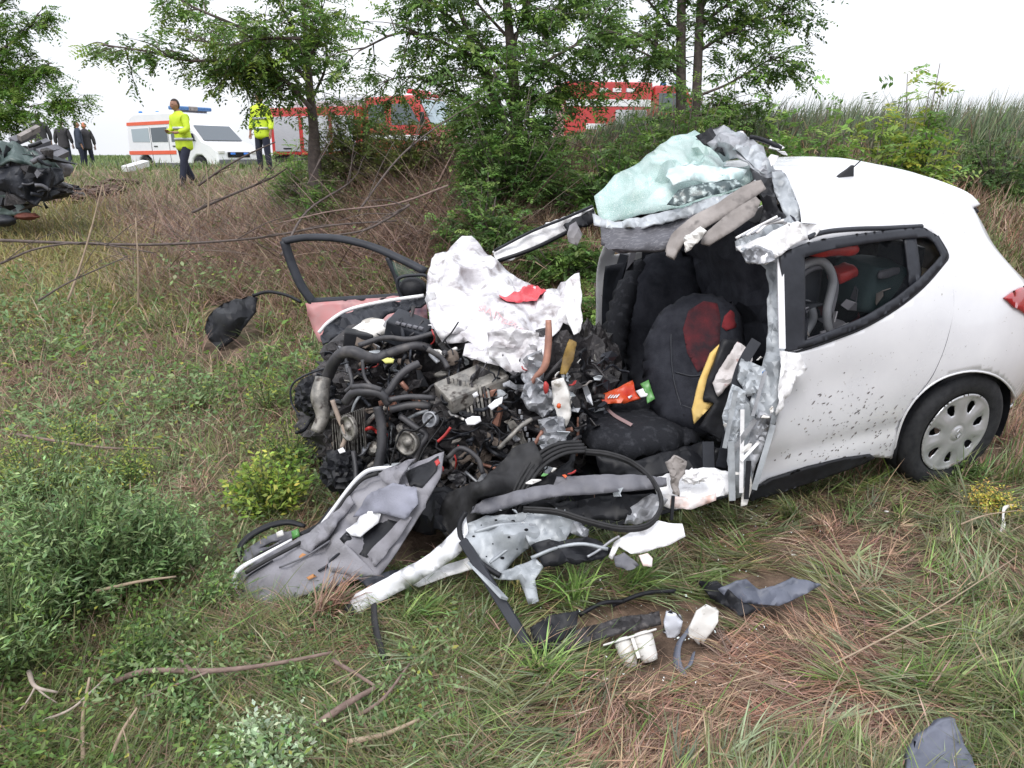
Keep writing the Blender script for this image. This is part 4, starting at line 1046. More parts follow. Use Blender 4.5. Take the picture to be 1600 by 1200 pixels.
patch('undertray', pw([(510, 700, 3.4), (600, 740, 3.2), (690, 760, 2.9), (760, 775, 2.75), (860, 740, 2.75), (900, 700, 2.9), (880, 780, 2.7), (760, 830, 2.6), (690, 830, 2.65), (560, 800, 3.1), (520, 760, 3.3)]), M_BLACK, car, h=9, th=.02, amp=.04, freq=6, seed=101)
patch('wheel_liner', pw([(685, 800, 2.72), (700, 770, 2.74), (750, 750, 2.74), (800, 700, 2.8), (835, 690, 2.8), (850, 720, 2.72), (820, 760, 2.66), (770, 790, 2.62), (735, 830, 2.58), (705, 850, 2.6), (690, 830, 2.66)]), M_RUB, car, h=7, th=.012, amp=.03, freq=5, ridge=False, extra=[W(760, 765, 2.5)], seed=102)
# slam panel / front frame rail up top left
patch('slam_panel', pw([(500, 525, 3.9), (520, 500, 3.95), (560, 480, 4.0), (610, 468, 4.0), (665, 462, 3.95), (668, 476, 3.85), (610, 490, 3.85), (560, 510, 3.8), (530, 528, 3.78), (505, 540, 3.8)]), M_TRIM, car, h=6, th=.012, amp=.03, freq=9, seed=103)
tube('wing_edge', [W(498, 520, 3.9), W(515, 502, 3.92), W(545, 484, 3.95), (W(600, 471, 3.95)), W(662, 462, 3.9)], .010, M_PAINTD, car)
patch('washer_tank', pw([(552, 518, 3.62), (575, 504, 3.66), (600, 502, 3.66), (605, 520, 3.58), (585, 530, 3.54), (560, 530, 3.56)]), M_WHITEP, car, h=6, th=.05, amp=.012, freq=9, seed=104)
blob('expansion_tank', W(583, 512, 3.66), (.075, .05, .05), mat('dirty_tank', (.45, .42, .38), (.30, .28, .25), 10, .5), car, amp=.15, seed=11)
blob('expansion_tank', W(620, 512, 3.6), (.07, .05, .06), mat('grey_tank', (.32, .32, .34), (.18, .18, .19), 10, .5), car, amp=.25, seed=12)
H_ = lambda nm, pts, r, m=M_HOSE, **kw: tube(nm, [W(*p) for p in pts], [q * .80 for q in r] if isinstance(r, list) else r * .78, m, car, sides=10, **kw)
H_('hose', [(512, 588, 3.35), (522, 566, 3.3), (535, 552, 3.27), (552, 550, 3.25), (572, 558, 3.25), (590, 560, 3.28), (604, 552, 3.3)], [.036, .036, .034, .036, .034, .030, .026])
H_('hose', [(598, 556, 3.3), (625, 546, 3.34), (650, 540, 3.36), (672, 545, 3.38)], .028)
H_('metal_pipe', [(505, 590, 3.32), (500, 620, 3.28), (504, 650, 3.25), (494, 675, 3.22)], [.045, .055, .04, .035], M_ALLOY)
H_('metal_pipe', [(519, 625, 3.2), (530, 655, 3.18), (540, 680, 3.16), (534, 700, 3.15)], .014, mat('tan_pipe', (.38, .30, .24), (.25, .2, .17), 12, .6))
H_('hose', [(655, 568, 3.22), (638, 576, 3.2), (622, 590, 3.18), (610, 608, 3.16), (600, 622, 3.15)], .022, rib=.06, n=9)
H_('hose', [(540, 628, 3.15), (552, 614, 3.12), (572, 612, 3.1), (595, 616, 3.1), (608, 632, 3.1)], .026)
H_('hose', [(550, 605, 3.12), (575, 604, 3.1), (596, 610, 3.1)], .018)
H_('hose', [(590, 635, 3.1), (596, 665, 3.08), (596, 700, 3.05), (590, 735, 3.02)], .028, rib=.09, n=10)
H_('hose', [(608, 625, 3.08), (640, 620, 3.08), (680, 622, 3.1)], .016)
H_('hose', [(610, 640, 3.08), (640, 633, 3.08), (672, 634, 3.1)], .022)
H_('hose', [(625, 650, 3.08), (650, 668, 3.05), (666, 680, 3.04), (655, 700, 3.02), (645, 730, 3.0)], .018)
H_('hose', [(668, 545, 3.2), (690, 560, 3.2), (700, 575, 3.18)], .016)
H_('hose', [(560, 540, 3.3), (600, 528, 3.34), (640, 530, 3.36), (680, 520, 3.38)], .016)
H_('hose', [(545, 575, 3.2), (550, 600, 3.15), (540, 612, 3.15)], .012)
H_('hose', [(566, 562, 3.18), (570, 590, 3.15), (585, 608, 3.12)], .010)
H_('hose', [(552, 705, 3.1), (556, 735, 3.05), (555, 765, 3.0)], .014)
H_('hose', [(780, 700, 2.85), (800, 680, 2.84), (815, 665, 2.86), (830, 655, 2.9)], .012, M_ALLOY)
H_('hose', [(700, 715, 2.9), (720, 700, 2.88), (745, 715, 2.86), (755, 740, 2.84)], .014)
H_('metal_pipe', [(857, 500, 3.05), (857, 530, 3.03), (852, 570, 3.0), (836, 590, 3.0), (828, 605, 3.0)], [.016, .02, .02, .014, .012], M_RUST)
patch('ochre_strip', pw([(890, 530, 3.1), (900, 535, 3.08), (896, 560, 3.06), (884, 585, 3.04), (874, 584, 3.05), (880, 556, 3.08)]), M_OCHRE, car, h=4, th=.008, amp=.01, seed=110)
patch('airbag_housing', pw([(862, 596, 2.95), (880, 590, 2.95), (890, 615, 2.93), (892, 650, 2.92), (884, 668, 2.92), (870, 650, 2.93), (862, 620, 2.95)]), M_WHITEP, car, h=5, th=.02, amp=.014, freq=10, seed=111)
patch('torn_metal', pw([(820, 600, 2.96), (840, 590, 2.96), (862, 610, 2.94), (866, 640, 2.92), (846, 655, 2.92), (825, 640, 2.94), (815, 620, 2.95)]), M_STEEL, car, h=5, th=.005, amp=.04, freq=14, seed=112)
patch('torn_metal', pw([(815, 560, 3.06), (846, 545, 3.06), (850, 590, 3.02), (830, 610, 3.0), (812, 590, 3.04)]), M_STEEL, car, h=5, th=.005, amp=.04, freq=14, seed=113)
patch('torn_metal', pw([(840, 655, 2.92), (880, 650, 2.9), (885, 690, 2.86), (862, 700, 2.85), (842, 690, 2.88)]), M_STEEL, car, h=5, th=.005, amp=.05, freq=14, seed=114)
blob('red_tape', W(853, 606, 2.93), (.012, .01, .028), M_REDP, car, amp=.3, sub=2, seed=1)
blob('orange_clip', W(873, 634, 2.90), (.010, .01, .012), M_ORANGE, car, amp=.3, sub=2, seed=2)
patch('yellow_cap', pw([(597, 563, 3.22), (606, 559, 3.22), (616, 562, 3.22), (614, 567, 3.2), (602, 568, 3.2)]), mat('cap_yellow', (.55, .55, .16), rough=.5), car, h=3, th=.01)
patch('white_cap', pw([(727, 656, 2.9), (738, 650, 2.9), (750, 651, 2.9), (752, 658, 2.89), (742, 664, 2.88), (730, 664, 2.88)]), M_WHITE, car, h=4, th=.012)
patch('white_tag', pw([(763, 635, 2.94), (773, 625, 2.94), (786, 620, 2.95), (784, 630, 2.93), (768, 641, 2.92)]), M_WHITE, car, h=4, th=.006, amp=.01, seed=3)
patch('white_tag', pw([(738, 616, 3.0), (745, 612, 3.0), (748, 618, 3.0), (741, 622, 3.0)]), M_WHITE, car, h=3, th=.006)
patch('white_tag', pw([(528, 703, 3.12), (536, 699, 3.12), (540, 706, 3.1), (531, 709, 3.1)]), M_WHITE, car, h=3, th=.006)
tube('red_wire', [W(704, 668, 2.92), W(695, 680, 2.92), W(684, 690, 2.92)], .006, M_REDP, car)
blob('red_clip', W(689, 733, 2.72), (.012, .008, .016), M_REDP, car, amp=.2, sub=2)
# headlamp bracket on the left
blob('fan_housing', W(494, 618, 3.45), (.10, .1, .10), M_BLACK, car, amp=.3, freq=5, sub=4, seed=21, smooth=False)
blob('fan_housing', W(535, 735, 3.15), (.10, .09, .10), M_BLACK, car, amp=.35, freq=5, sub=4, seed=22, smooth=False)
tube('wire', [W(545, 566, 3.4), W(500, 578, 3.42), W(470, 590, 3.44), (W(455, 605, 3.45)), W(456, 630, 3.44), W(468, 650, 3.4)], .005, M_TRIM, car)
# many brackets, wires and shards (each a part)
poly_eng = np.array([(515, 560), (560, 520), (660, 500), (720, 550), (800, 590), (860, 560), (930, 560), (945, 640), (900, 700), (840, 740), (760, 790), (700, 760), (640, 760), (540, 760), (510, 700), (500, 640)])
def eng_depth(px, py): 
    return np.interp(px, [500, 600, 700, 800, 900, 950], [3.42, 3.24, 3.12, 2.98, 3.05, 3.25]) + np.interp(py, [500, 600, 700, 800], [.35, .12, -.04, -.22])
cnt = 0
M_DIRT = mat('dusty_brown', (.11, .085, .07), (.19, .155, .13), 14, .8, bump=.4)
shard_mats = [M_ENG, M_ENG, M_BLACK, M_TRIM, M_DIRT, M_STEEL, M_ALLOY, M_ENG, M_DIRT, M_HOSE, M_ALLOY, M_BLACK, M_RUST, M_PRIMER, M_STEEL]
while cnt < 285:
    px, py = random.uniform(490, 960), random.uniform(500, 800)
    if not in_poly(np.array([[px, py]]), poly_eng)[0]: continue
    Y = float(eng_depth(px, py)) + random.uniform(-.06, .16)
    c = W(px, py, Y); k = random.random(); mm = random.choice(shard_mats)
    if k < .38:
        s = random.uniform(.02, .06)
        bm = bmesh.new(); bmesh.ops.create_grid(bm, x_segments=4, y_segments=3, size=1)
        R = rand_rot(); q = random.uniform(.3, 1)
        for v in bm.verts: v.co = c + R @ Vector((v.co.x * s, v.co.y * s * q, s * .55 * fnoise(v.co * 1.3 + Vector((cnt, 0, 0)))))
        o = link_mesh('torn_plate', bm_done(bm), mm, car); solid(o, .005, 0)
    elif k < .62:
        s = random.uniform(.014, .045)
        blob('fitting', c, (s, s * random.uniform(.4, 1), s * random.uniform(.4, 1)), mm, car, amp=.25, sub=2, rot=rand_rot(), seed=cnt, smooth=False)
    elif k < .82:
        s = random.uniform(.02, .05)
        box('bracket', c, (s * 2, s * random.uniform(.3, .9), s * random.uniform(.3, .8)), mm, car, rand_rot(), bev=.003, jit=s * .3)
    else:
        d = Vector((random.gauss(0, 1), random.gauss(0, .4), random.gauss(0, 1))).normalized() * random.uniform(.04, .12)
        tube('short_pipe', [c - d, c + Vector((0, -.02, .015)), c + d], random.uniform(.006, .016), mm, car, sides=7, n=4)
    cnt += 1
wires = []
for mm, nn in ((M_BLACK, 70), (M_TRIM, 30), (M_REDP, 7), (M_WHITEP, 6), (M_HOSE, 34)):
    for q in range(nn):
        while True:
            px, py = random.uniform(500, 950), random.uniform(510, 800)
            if in_poly(np.array([[px, py]]), poly_eng)[0]: break
        an = random.uniform(0, 6.28); ln = random.uniform(20, 60); pts = []
        for s in range(5):
            pts.append(W(px, py, float(eng_depth(px, py)) - random.uniform(.0, .12)))
            an += random.gauss(0, .6); px += math.cos(an) * ln / 4; py += math.sin(an) * ln / 4
        tube('wire', pts, random.choice([.003, .004, .006, .009]), mm, car, sides=5, n=4)
# recognisable pieces of the engine: pulleys with a belt, ribbed casting, cooler fins, fuse box
def disc(nm, c, r, t, m, nrm=(0, -1, .2), hub=True):
    R = Vector((0, 0, 1)).rotation_difference(Vector(nrm).normalized()).to_matrix(); V = []; Fc = []; prof = [(.0, t), (.28, t), (.3, t * .5), (.8, t * .5), (.84, t), (1, t), (1, .5 * t), (.92, .2 * t), (1, 0), (.0, 0)]
    for i in range(24):
        a = i / 24 * 6.283
        for q, z in prof: V.append(Vector(c) + R @ Vector((q * r * math.cos(a), q * r * math.sin(a), z)))
    k = len(prof)
    for i in range(24):
        j = (i + 1) % 24
        for q in range(k - 1): Fc.append((i * k + q, j * k + q, j * k + q + 1, i * k + q + 1))
    link_mesh(nm, mesh(V, Fc, True), m, car)
disc('pulley', W(640, 690, 3.03), .055, .03, M_ALLOY, (-.5, -1, .1)); disc('pulley', W(676, 655, 3.04), .035, .03, M_STEEL, (-.5, -1, .3)); disc('pulley', W(618, 745, 2.98), .045, .03, M_ALLOY, (-.4, -1, .2))
disc('filler_cap', W(700, 625, 3.06), .03, .025, M_BLACK, (-.1, -.7, .8)); disc('brake_disc', W(548, 668, 3.14), .06, .02, M_ALLOY, (-.8, -.8, .1))
for k in range(11):
    a = Vector(W(700 + 6.2 * k, 590 + 1.5 * k, 3.12 - .005 * k)); bar('casting_rib', a, a + Vector((.02, -.03, -.13)), .010, .03, M_ALLOY if k % 3 else M_ENG, car, up=(0, -1, 0))
for k in range(16):
    a = Vector(W(520 + 3.2 * k, 655 - 1.2 * k, 3.28 - .004 * k)); bar('cooler_fin', a, a + Vector((.01 * math.sin(k), -.02, -.20)), .003, .03, M_ALLOY, car, up=(0, -1, 0))
box('cam_cover', W(740, 600, 3.14), (.30, .16, .07), M_ALLOY, car, RZ(25) @ RY(-14) @ RX(20), bev=.012, jit=.02)
box('fuse_box', W(560, 530, 3.55), (.14, .10, .08), M_BLACK, car, RZ(10) @ RY(10), bev=.008)
box('battery', W(640, 518, 3.5), (.20, .15, .12), M_TRIM, car, RZ(-12) @ RY(18) @ RX(15), bev=.008)
for k in range(5): box('cell_cap', W(622 + 9 * k, 505 + 2 * k, 3.42), (.022, .022, .012), M_GREY, car, RZ(-12) @ RY(18), bev=.003)
for k in range(9): tube('spring_coil', [W(812 + 3 * k, 640 + 9 * k + q, 2.93 - .004 * k) for q in (0, 3, 6)], .006, M_STEEL, car, sides=6)
tube('drive_belt', [W(*p) for p in [(626, 676, 3.0), (652, 672, 3.0), (688, 642, 3.02), (692, 660, 3.0), (664, 700, 2.98), (634, 758, 2.95), (606, 756, 2.95), (608, 735, 2.97)]], .008, M_RUB, car, closed=True, flat=.4)
def crumbs():
    V = []; Fc = []; r = random.Random(9)
    for _ in range(520):
        px, py = (r.uniform(690, 1200), r.uniform(880, 1080)) if r.random() < .6 else (r.gauss(1120, 60), r.gauss(815, 22))
        p = G(px, py, r.uniform(.012, .05)); s = r.uniform(.002, .0055); o = len(V)
        V += [p + Vector((r.uniform(-s, s), r.uniform(-s, s), r.uniform(-s, s))) for _ in range(4)]
        Fc += [(o, o + 1, o + 2), (o, o + 1, o + 3), (o, o + 2, o + 3), (o + 1, o + 2, o + 3)]
    tag(link_mesh('glass_crumbs', mesh(V, Fc), mat('glass_crumb', (.62, .74, .72), (.80, .84, .84), 60, .2)), 'glass crumbs sprinkled over the grass around the torn door frame', 'glass', kind='stuff')
crumbs()
# small crumpled debris in the foot well / sill area
for (a, b, y, s, mm) in ((832, 752, 2.62, .04, M_WHITEP), (866, 735, 2.6, .022, M_WHITEP), (883, 743, 2.6, .014, M_ORANGE), (850, 742, 2.6, .018, M_GREENP), (893, 738, 2.6, .02, M_REDP), (915, 600, 3.1, .03, M_BEIGE), (905, 565, 3.2, .02, M_WHITEP), (930, 560, 3.25, .025, M_ALLOY), (895, 600, 3.05, .02, M_REDP), (935, 590, 3.2, .03, M_PRIMER), (925, 640, 3.1, .03, M_TRIM), (900, 640, 3.0, .03, M_STEEL), (965, 770, 2.58, .035, M_BLUEP if False else M_PRIMER), (880, 680, 2.85, .04, M_PRIMER), (850, 700, 2.8, .035, M_STEEL), (870, 585, 3.0, .02, M_WHITEP)):
    shard('broken_fitting', W(a, b, y), s * .9, mm, car)
for k in range(26):
    a = random.uniform(885, 960); b = random.uniform(540, 720); c = W(a, b, 3.15 + random.uniform(-.15, .15)); s = random.uniform(.02, .05)
    shard('dashboard_fragment', c, s, random.choice([M_TRIM, M_ENG, M_BLACK, M_STEEL, M_BLACK, M_TRIM]), car)

# ---------------------------------------------------- orange packet and green wrapper on the seat
pk = thing('snack_packet', 'crumpled orange packet lying on the black front seat', 'packet', W(968, 612, 3.35))
p_ = patch('wrapper', pw([(935, 618, 3.26), (965, 606, 3.3), (988, 595, 3.34), (993, 610, 3.3), (1001, 622, 3.27), (975, 630, 3.24), (945, 631, 3.23)]), M_ORANGE, pk, h=5, th=.012, amp=.012, freq=14, seed=120)
patch('white_corner', [p_.at(a, b, .012) for a, b in [(993, 612), (1003, 609), (1012, 616), (1009, 622), (1000, 623)]], M_WHITE, pk, h=4, th=.004)
for k in range(4): patch('print_stroke', [p_.at(948 + 4 * k + a, 624 - b, .016) for a, b in [(0, 0), (5, 5), (7, 5), (2, -1)]], M_WHITE, pk, h=4, th=.001)
patch('print_stroke', [p_.at(a, b, .016) for a, b in [(980, 622), (986, 618), (988, 620), (982, 625)]], M_WHITE, pk, h=4, th=.001)
gw = patch('green_wrapper', pw([(1001, 598, 3.3), (1014, 592, 3.3), (1018, 606, 3.28), (1024, 622, 3.25), (1012, 629, 3.23), (1010, 614, 3.26)]), M_GREENP, None, h=4, th=.004, amp=.01, seed=121).o
tag(gw, 'small bright green wrapper standing against the black seat back', 'wrapper')

# ---------------------------------------------------- torn-off door lining on the grass
dl = thing('torn_door_panel', 'torn grey door lining with white metal rim lying on the grass', 'car door', tuple(G(500, 930)))
edge = [(368, 900, 2.50), (372, 925, 2.46), (395, 958, 2.40), (430, 945, 2.40), (480, 928, 2.40), (560, 905, 2.42), (590, 905, 2.42), (620, 860, 2.46), (660, 800, 2.56), (688, 745, 2.68), (694, 706, 2.8), (655, 722, 2.8), (630, 738, 2.8), (590, 738, 2.84), (562, 752, 2.84), (535, 785, 2.8), (505, 820, 2.72), (460, 845, 2.64), (410, 870, 2.56)]
lin = patch('lining', pw(edge), M_LINER, dl, h=7, th=.02, amp=.014, freq=4.5, ridge=False, seed=130, extra=[W(480, 880, 2.46), W(540, 850, 2.48), W(600, 800, 2.58), (W(640, 770, 2.62)), W(560, 810, 2.66), W(430, 905, 2.44)])
patch('lining_fold', [lin.at(a, b, l) for a, b, l in [(598, 752, .05), (655, 724, .05), (640, 760, .07), (630, 780, .06), (612, 768, .06)]], M_LINER, dl, h=6, th=.008, amp=.01, seed=131)
patch('lining_fold', [lin.at(a, b, l) for a, b, l in [(560, 815, .03), (585, 785, .05), (625, 770, .06), (660, 775, .05), (662, 800, .05), (640, 822, .05), (600, 812, .05), (575, 812, .04)]], mat('blue_grey_lining', (.20, .205, .25), (.27, .275, .33), 6, .85, bump=.2, bscale=180), dl, h=6, th=.012, amp=.012, ridge=False, seed=132)
patch('lining_fold', [lin.at(a, b, l) for a, b, l in [(465, 856, .02), (520, 820, .04), (556, 786, .04), (562, 798, .05), (530, 835, .05), (490, 868, .03)]], M_LINER, dl, h=6, th=.015, amp=.012, seed=133)
patch('lining_fold', [lin.at(a, b, l) for a, b, l in [(515, 876, .02), (545, 858, .03), (570, 880, .03), (592, 905, .02), (560, 905, .02), (520, 895, .02)]], M_LINER, dl, h=6, th=.012, amp=.012, seed=134)
overlay('speaker_opening', lin, [(534, 846), (562, 815), (600, 812), (640, 822), (600, 862), (575, 874), (548, 862)], M_BLACK, dl, h=6, lift=.014)
patch('paper_tag', [lin.at(a, b, .04) for a, b in [(548, 838), (564, 824), (573, 806), (590, 808), (602, 812), (598, 826), (582, 838), (570, 848), (556, 846)]], M_WHITE, dl, h=6, th=.003)
patch('lining_fold', [lin.at(a, b, l) for a, b, l in [(578, 872, .03), (610, 845, .05), (640, 815, .05), (652, 820, .05), (630, 850, .05), (600, 880, .03), (590, 892, .03)]], M_LINER, dl, h=6, th=.012, amp=.01, seed=135)
overlay('dark_opening', lin, [(636, 742), (672, 724), (688, 714), (684, 738), (662, 766), (642, 762)], M_BLACK, dl, h=6, lift=.014)
patch('leaf_stuck', [lin.at(a, b, .025) for a, b in [(470, 874), (476, 868), (482, 870), (474, 877)]], mat('dead_leaf', (.42, .20, .08), rough=.7), dl, h=4, th=.002)
patch('rust_spot', [lin.at(a, b, .025) for a, b in [(482, 906), (492, 900), (498, 904), (486, 910)]], mat('dead_leaf', (.42, .20, .08)), dl, h=4, th=.002)
tube('seam', [lin.at(a, b, .022) for a, b in [(395, 950), (384, 925), (392, 905), (430, 880)]], .004, M_TRIM, dl)
tube('seam', [lin.at(a, b, .022) for a, b in [(440, 890), (480, 872), (520, 850)]], .004, M_GREY, dl)
tube('seam', [lin.at(a, b, .022) for a, b in [(500, 895), (516, 886), (522, 878), (545, 862)]], .005, M_TRIM, dl)
tube('rim', [W(*p) for p in [(395, 957, 2.38), (372, 930, 2.42), (366, 905, 2.47), (376, 888, 2.49), (410, 868, 2.53), (456, 843, 2.6)]], [.006, .010, .012, .010, .007, .005], M_PAINT, dl, sides=8, flat=.7)
tube('rim', [W(*p) for p in [(500, 822, 2.68), (520, 797, 2.74), (545, 764, 2.78), (562, 745, 2.8), (580, 734, 2.8), (612, 731, 2.78), (640, 733, 2.76)]], [.006, .009, .010, .010, .010, .009, .006], M_PAINT, dl, sides=8)
tube('rubber_edge', [W(*p) for p in [(384, 895, 2.47), (420, 874, 2.5), (465, 850, 2.57), (505, 825, 2.66), (540, 778, 2.74), (565, 750, 2.76), (590, 740, 2.76)]], .008, M_RUB, dl)
patch('lower_bracket', pw([(560, 905, 2.38), (592, 898, 2.40), (625, 885, 2.42), (640, 895, 2.40), (610, 910, 2.36), (575, 918, 2.34)]), M_TRIM, dl, h=6, th=.02, amp=.02, seed=137)
patch('red_reflector', [lin.at(a, b, .04) for a, b in [(684, 730), (690, 726), (693, 732), (687, 737)]], M_REDP, dl, h=3, th=.005)

# black curved grab handle behind it
gh = thing('grab_handle', 'curved black plastic bezel lying in the grass left of the grey door lining', 'car part', tuple(G(420, 880)))
tube('outer_rim', [W(*p) for p in [(376, 878, 2.62), (374, 858, 2.66), (390, 838, 2.7), (420, 822, 2.74), (450, 816, 2.76), (476, 822, 2.74)]], [.012, .020, .022, .022, .020, .012], M_BLACK, gh, flat=.6)
patch('inner_web', pw([(380, 876, 2.6), (382, 858, 2.64), (410, 842, 2.68), (440, 832, 2.7), (465, 828, 2.72), (470, 838, 2.68), (430, 852, 2.64), (402, 866, 2.6), (388, 880, 2.58)]), M_GREY, gh, holes=[[W(*p) for p in [(402, 858, 2.65), (425, 846, 2.66), (440, 844, 2.66), (420, 854, 2.64)]]], h=5, th=.012, amp=.006)
patch('clip', pw([(432, 832, 2.66), (441, 828, 2.66), (444, 836, 2.65), (434, 840, 2.65)]), M_WHITEP, gh, h=4, th=.01)
patch('clip', pw([(456, 830, 2.66), (466, 826, 2.66), (468, 838, 2.64), (458, 842, 2.64)]), M_GREENP, gh, h=4, th=.012)
tube('back_rail', [W(*p) for p in [(470, 838, 2.7), (500, 822, 2.76), (520, 796, 2.84)]], .018, M_BLACK, gh)

# ---------------------------------------------------- torn door frame in front of the car
tf = thing('torn_door_frame', 'torn white door frame with grey rail and black seal below the cabin', 'car door', tuple(G(860, 960)))
patch('outer_skin', pw([(543, 946, 2.30), (556, 928, 2.32), (600, 905, 2.36), (650, 880, 2.40), (692, 850, 2.46), (712, 826, 2.5), (728, 806, 2.52), (732, 830, 2.48), (722, 860, 2.44), (690, 885, 2.40), (640, 915, 2.36), (595, 940, 2.32), (556, 962, 2.28)]), M_PAINT, tf, h=6, th=.012, amp=.0025, freq=6, ridge=False, seed=140, extra=[W(640, 898, 2.30), W(700, 862, 2.38)])
patch('inner_skin', pw([(640, 912, 2.40), (700, 880, 2.46), (740, 868, 2.48), (742, 888, 2.44), (700, 900, 2.42), (655, 918, 2.38)]), M_PAINTD, tf, h=6, th=.006, amp=.008, seed=141)
patch('end_cap', pw([(538, 950, 2.28), (546, 940, 2.29), (556, 958, 2.27), (546, 964, 2.26)]), M_TRIM, tf, h=4, th=.02)
ip_ = patch('inner_panel', pw([(722, 822, 2.50), (760, 806, 2.54), (810, 800, 2.56), (860, 796, 2.56), (862, 826, 2.50), (830, 850, 2.46), (806, 870, 2.42), (782, 898, 2.36), (760, 880, 2.38), (735, 862, 2.42)]), M_PRIMER, tf, h=6, th=.006, amp=.022, freq=6, seed=142, extra=[W(790, 840, 2.42)])
patch('inner_panel', pw([(806, 800, 2.56), (870, 796, 2.52), (900, 812, 2.48), (880, 850, 2.44), (850, 858, 2.42), (826, 850, 2.44)]), M_PRIMER, tf, h=6, th=.006, amp=.03, freq=8, seed=143)
patch('inner_panel', pw([(760, 900, 2.36), (800, 888, 2.38), (835, 872, 2.40), (850, 884, 2.38), (836, 905, 2.34), (842, 940, 2.28), (826, 944, 2.28), (812, 905, 2.34), (780, 906, 2.34)]), M_PRIMER, tf, h=6, th=.006, amp=.02, freq=10, seed=144)
patch('lower_channel', pw([(830, 848, 2.42), (880, 842, 2.42), (930, 836, 2.44), (960, 850, 2.4), (940, 872, 2.36), (900, 880, 2.34), (850, 880, 2.36)]), M_BLACK, tf, h=7, th=.01, amp=.03, freq=8, seed=145)
tube('lower_rail', [W(*p) for p in [(830, 872, 2.38), (870, 856, 2.4), (910, 850, 2.4), (950, 858, 2.38)]], .007, M_PRIMER, tf)
patch('window_rail', pw([(735, 802, 2.54), (745, 788, 2.56), (770, 776, 2.58), (820, 766, 2.6), (865, 758, 2.62), (870, 746, 2.62), (930, 742, 2.64), (1000, 742, 2.66), (1040, 748, 2.66), (1042, 758, 2.64), (1020, 764, 2.62), (950, 770, 2.58), (870, 776, 2.56), (810, 788, 2.54), (762, 802, 2.52)]), M_GREY, tf, h=6, th=.03, amp=.004, ridge=False, seed=146)
patch('dark_cavity', pw([(850, 785, 2.64), (950, 774, 2.66), (1020, 768, 2.68), (1024, 800, 2.62), (980, 812, 2.58), (900, 806, 2.58)]), M_BLACK, tf, h=8, th=.01, amp=.02, seed=147)
patch('torn_inner', pw([(985, 790, 2.6), (1020, 770, 2.64), (1044, 780, 2.62), (1020, 812, 2.56), (975, 820, 2.54)]), M_STEEL, tf, h=5, th=.005, amp=.03, freq=12, seed=148)
patch('torn_inner', pw([(868, 812, 2.5), (890, 802, 2.52), (920, 826, 2.46), (915, 842, 2.44), (895, 832, 2.46)]), M_STEEL, tf, h=5, th=.006, amp=.03, freq=14, seed=149)
for dz, rr in ((0, .009), (3, .006), (-3, .006)):
    tube('rubber_seal', [W(a, b + dz, y) for a, b, y in [(818, 796, 2.50), (870, 800, 2.48), (920, 815, 2.44), (970, 826, 2.42), (1010, 822, 2.44), (1030, 800, 2.5), (1032, 775, 2.56), (1015, 745, 2.64), (985, 722, 2.72), (950, 710, 2.78), (915, 706, 2.8)]], rr, M_RUB, tf, sides=7)
for k in range(4):
    tube('rubber_seal', [W(a + 4 * k, b + 5 * k, y - .01 * k) for a, b, y in [(796, 790, 2.62), (808, 755, 2.66), (835, 715, 2.74), (870, 694, 2.8), (908, 690, 2.84)]], .008, M_RUB, tf, sides=7)
patch('white_inner_skin', pw([(952, 868, 2.38), (960, 846, 2.42), (985, 832, 2.46), (1010, 822, 2.48), (1030, 812, 2.5), (1044, 816, 2.5), (1066, 818, 2.5), (1071, 838, 2.46), (1050, 850, 2.44), (1010, 862, 2.4), (985, 866, 2.38), (968, 852, 2.4), (958, 872, 2.37)]), M_PAINTD, tf, h=5, th=.005, amp=.012, freq=9, seed=150)
patch('small_bracket', pw([(998, 868, 2.36), (1012, 864, 2.37), (1020, 872, 2.36), (1018, 886, 2.34), (1004, 884, 2.34)]), mat('rusty_white', (.62, .42, .36)), tf, h=4, th=.008, amp=.01)
patch('dark_bracket', pw([(958, 868, 2.38), (975, 862, 2.38), (998, 884, 2.33), (985, 890, 2.32), (962, 884, 2.34)]), M_GREY, tf, h=5, th=.01, amp=.014, seed=152)
tube('hinge_cable', [W(*p) for p in [(918, 870, 2.36), (935, 860, 2.38), (955, 845, 2.4), (968, 838, 2.4)]], .005, M_STEEL, tf)
bar('door_pillar', W(724, 845, 2.44), W(838, 1028, 2.06), .034, .03, M_TRIM, tf, bev=.004)
bar('pillar_lip', W(736, 880, 2.38), W(788, 935, 2.2), .010, .036, M_PRIMER, tf)
tube('torn_edge', [W(a, b, y) for a, b, y in [(728, 800, 2.5), (718, 820, 2.48), (722, 845, 2.45), (738, 868, 2.4), (760, 886, 2.36), (782, 900, 2.34)]], .010, M_BLACK, tf, sides=6)
for k, (a, b) in enumerate([(752, 822), (775, 812), (802, 812), (770, 850), (795, 842), (822, 830), (760, 868), (845, 812), (785, 872), (808, 858), (740, 840), (832, 806)]):
    p = ip_.at(a, b, .008); r_ = .0025 + .0018 * (k % 3)
    link_mesh('bolt_hole', mesh([p + Vector((math.cos(q) * r_ * 1.3, 0, math.sin(q) * r_)) + Vector((0, -.002, 0)) for q in np.linspace(0, 6.283, 10)[:-1]], [tuple(range(9))]), M_BLACK, tf)
tube('pressed_ridge', [ip_.at(a, b, .004) for a, b in [(742, 832), (780, 822), (820, 818), (855, 805)]], .006, M_PRIMER, tf, sides=6)
tube('pressed_ridge', [ip_.at(a, b, .004) for a, b in [(765, 880), (788, 862), (812, 845)]], .005, M_PRIMER, tf, sides=6)
for k in range(26):
    a = random.uniform(725, 900); b = random.uniform(795, 880)
    s = random.uniform(.006, .014); shard('torn_flake', W(a, b, 2.40 + (880 - b) * .0012), s, random.choice([M_PAINTD, M_STEEL, M_PRIMER]), tf)

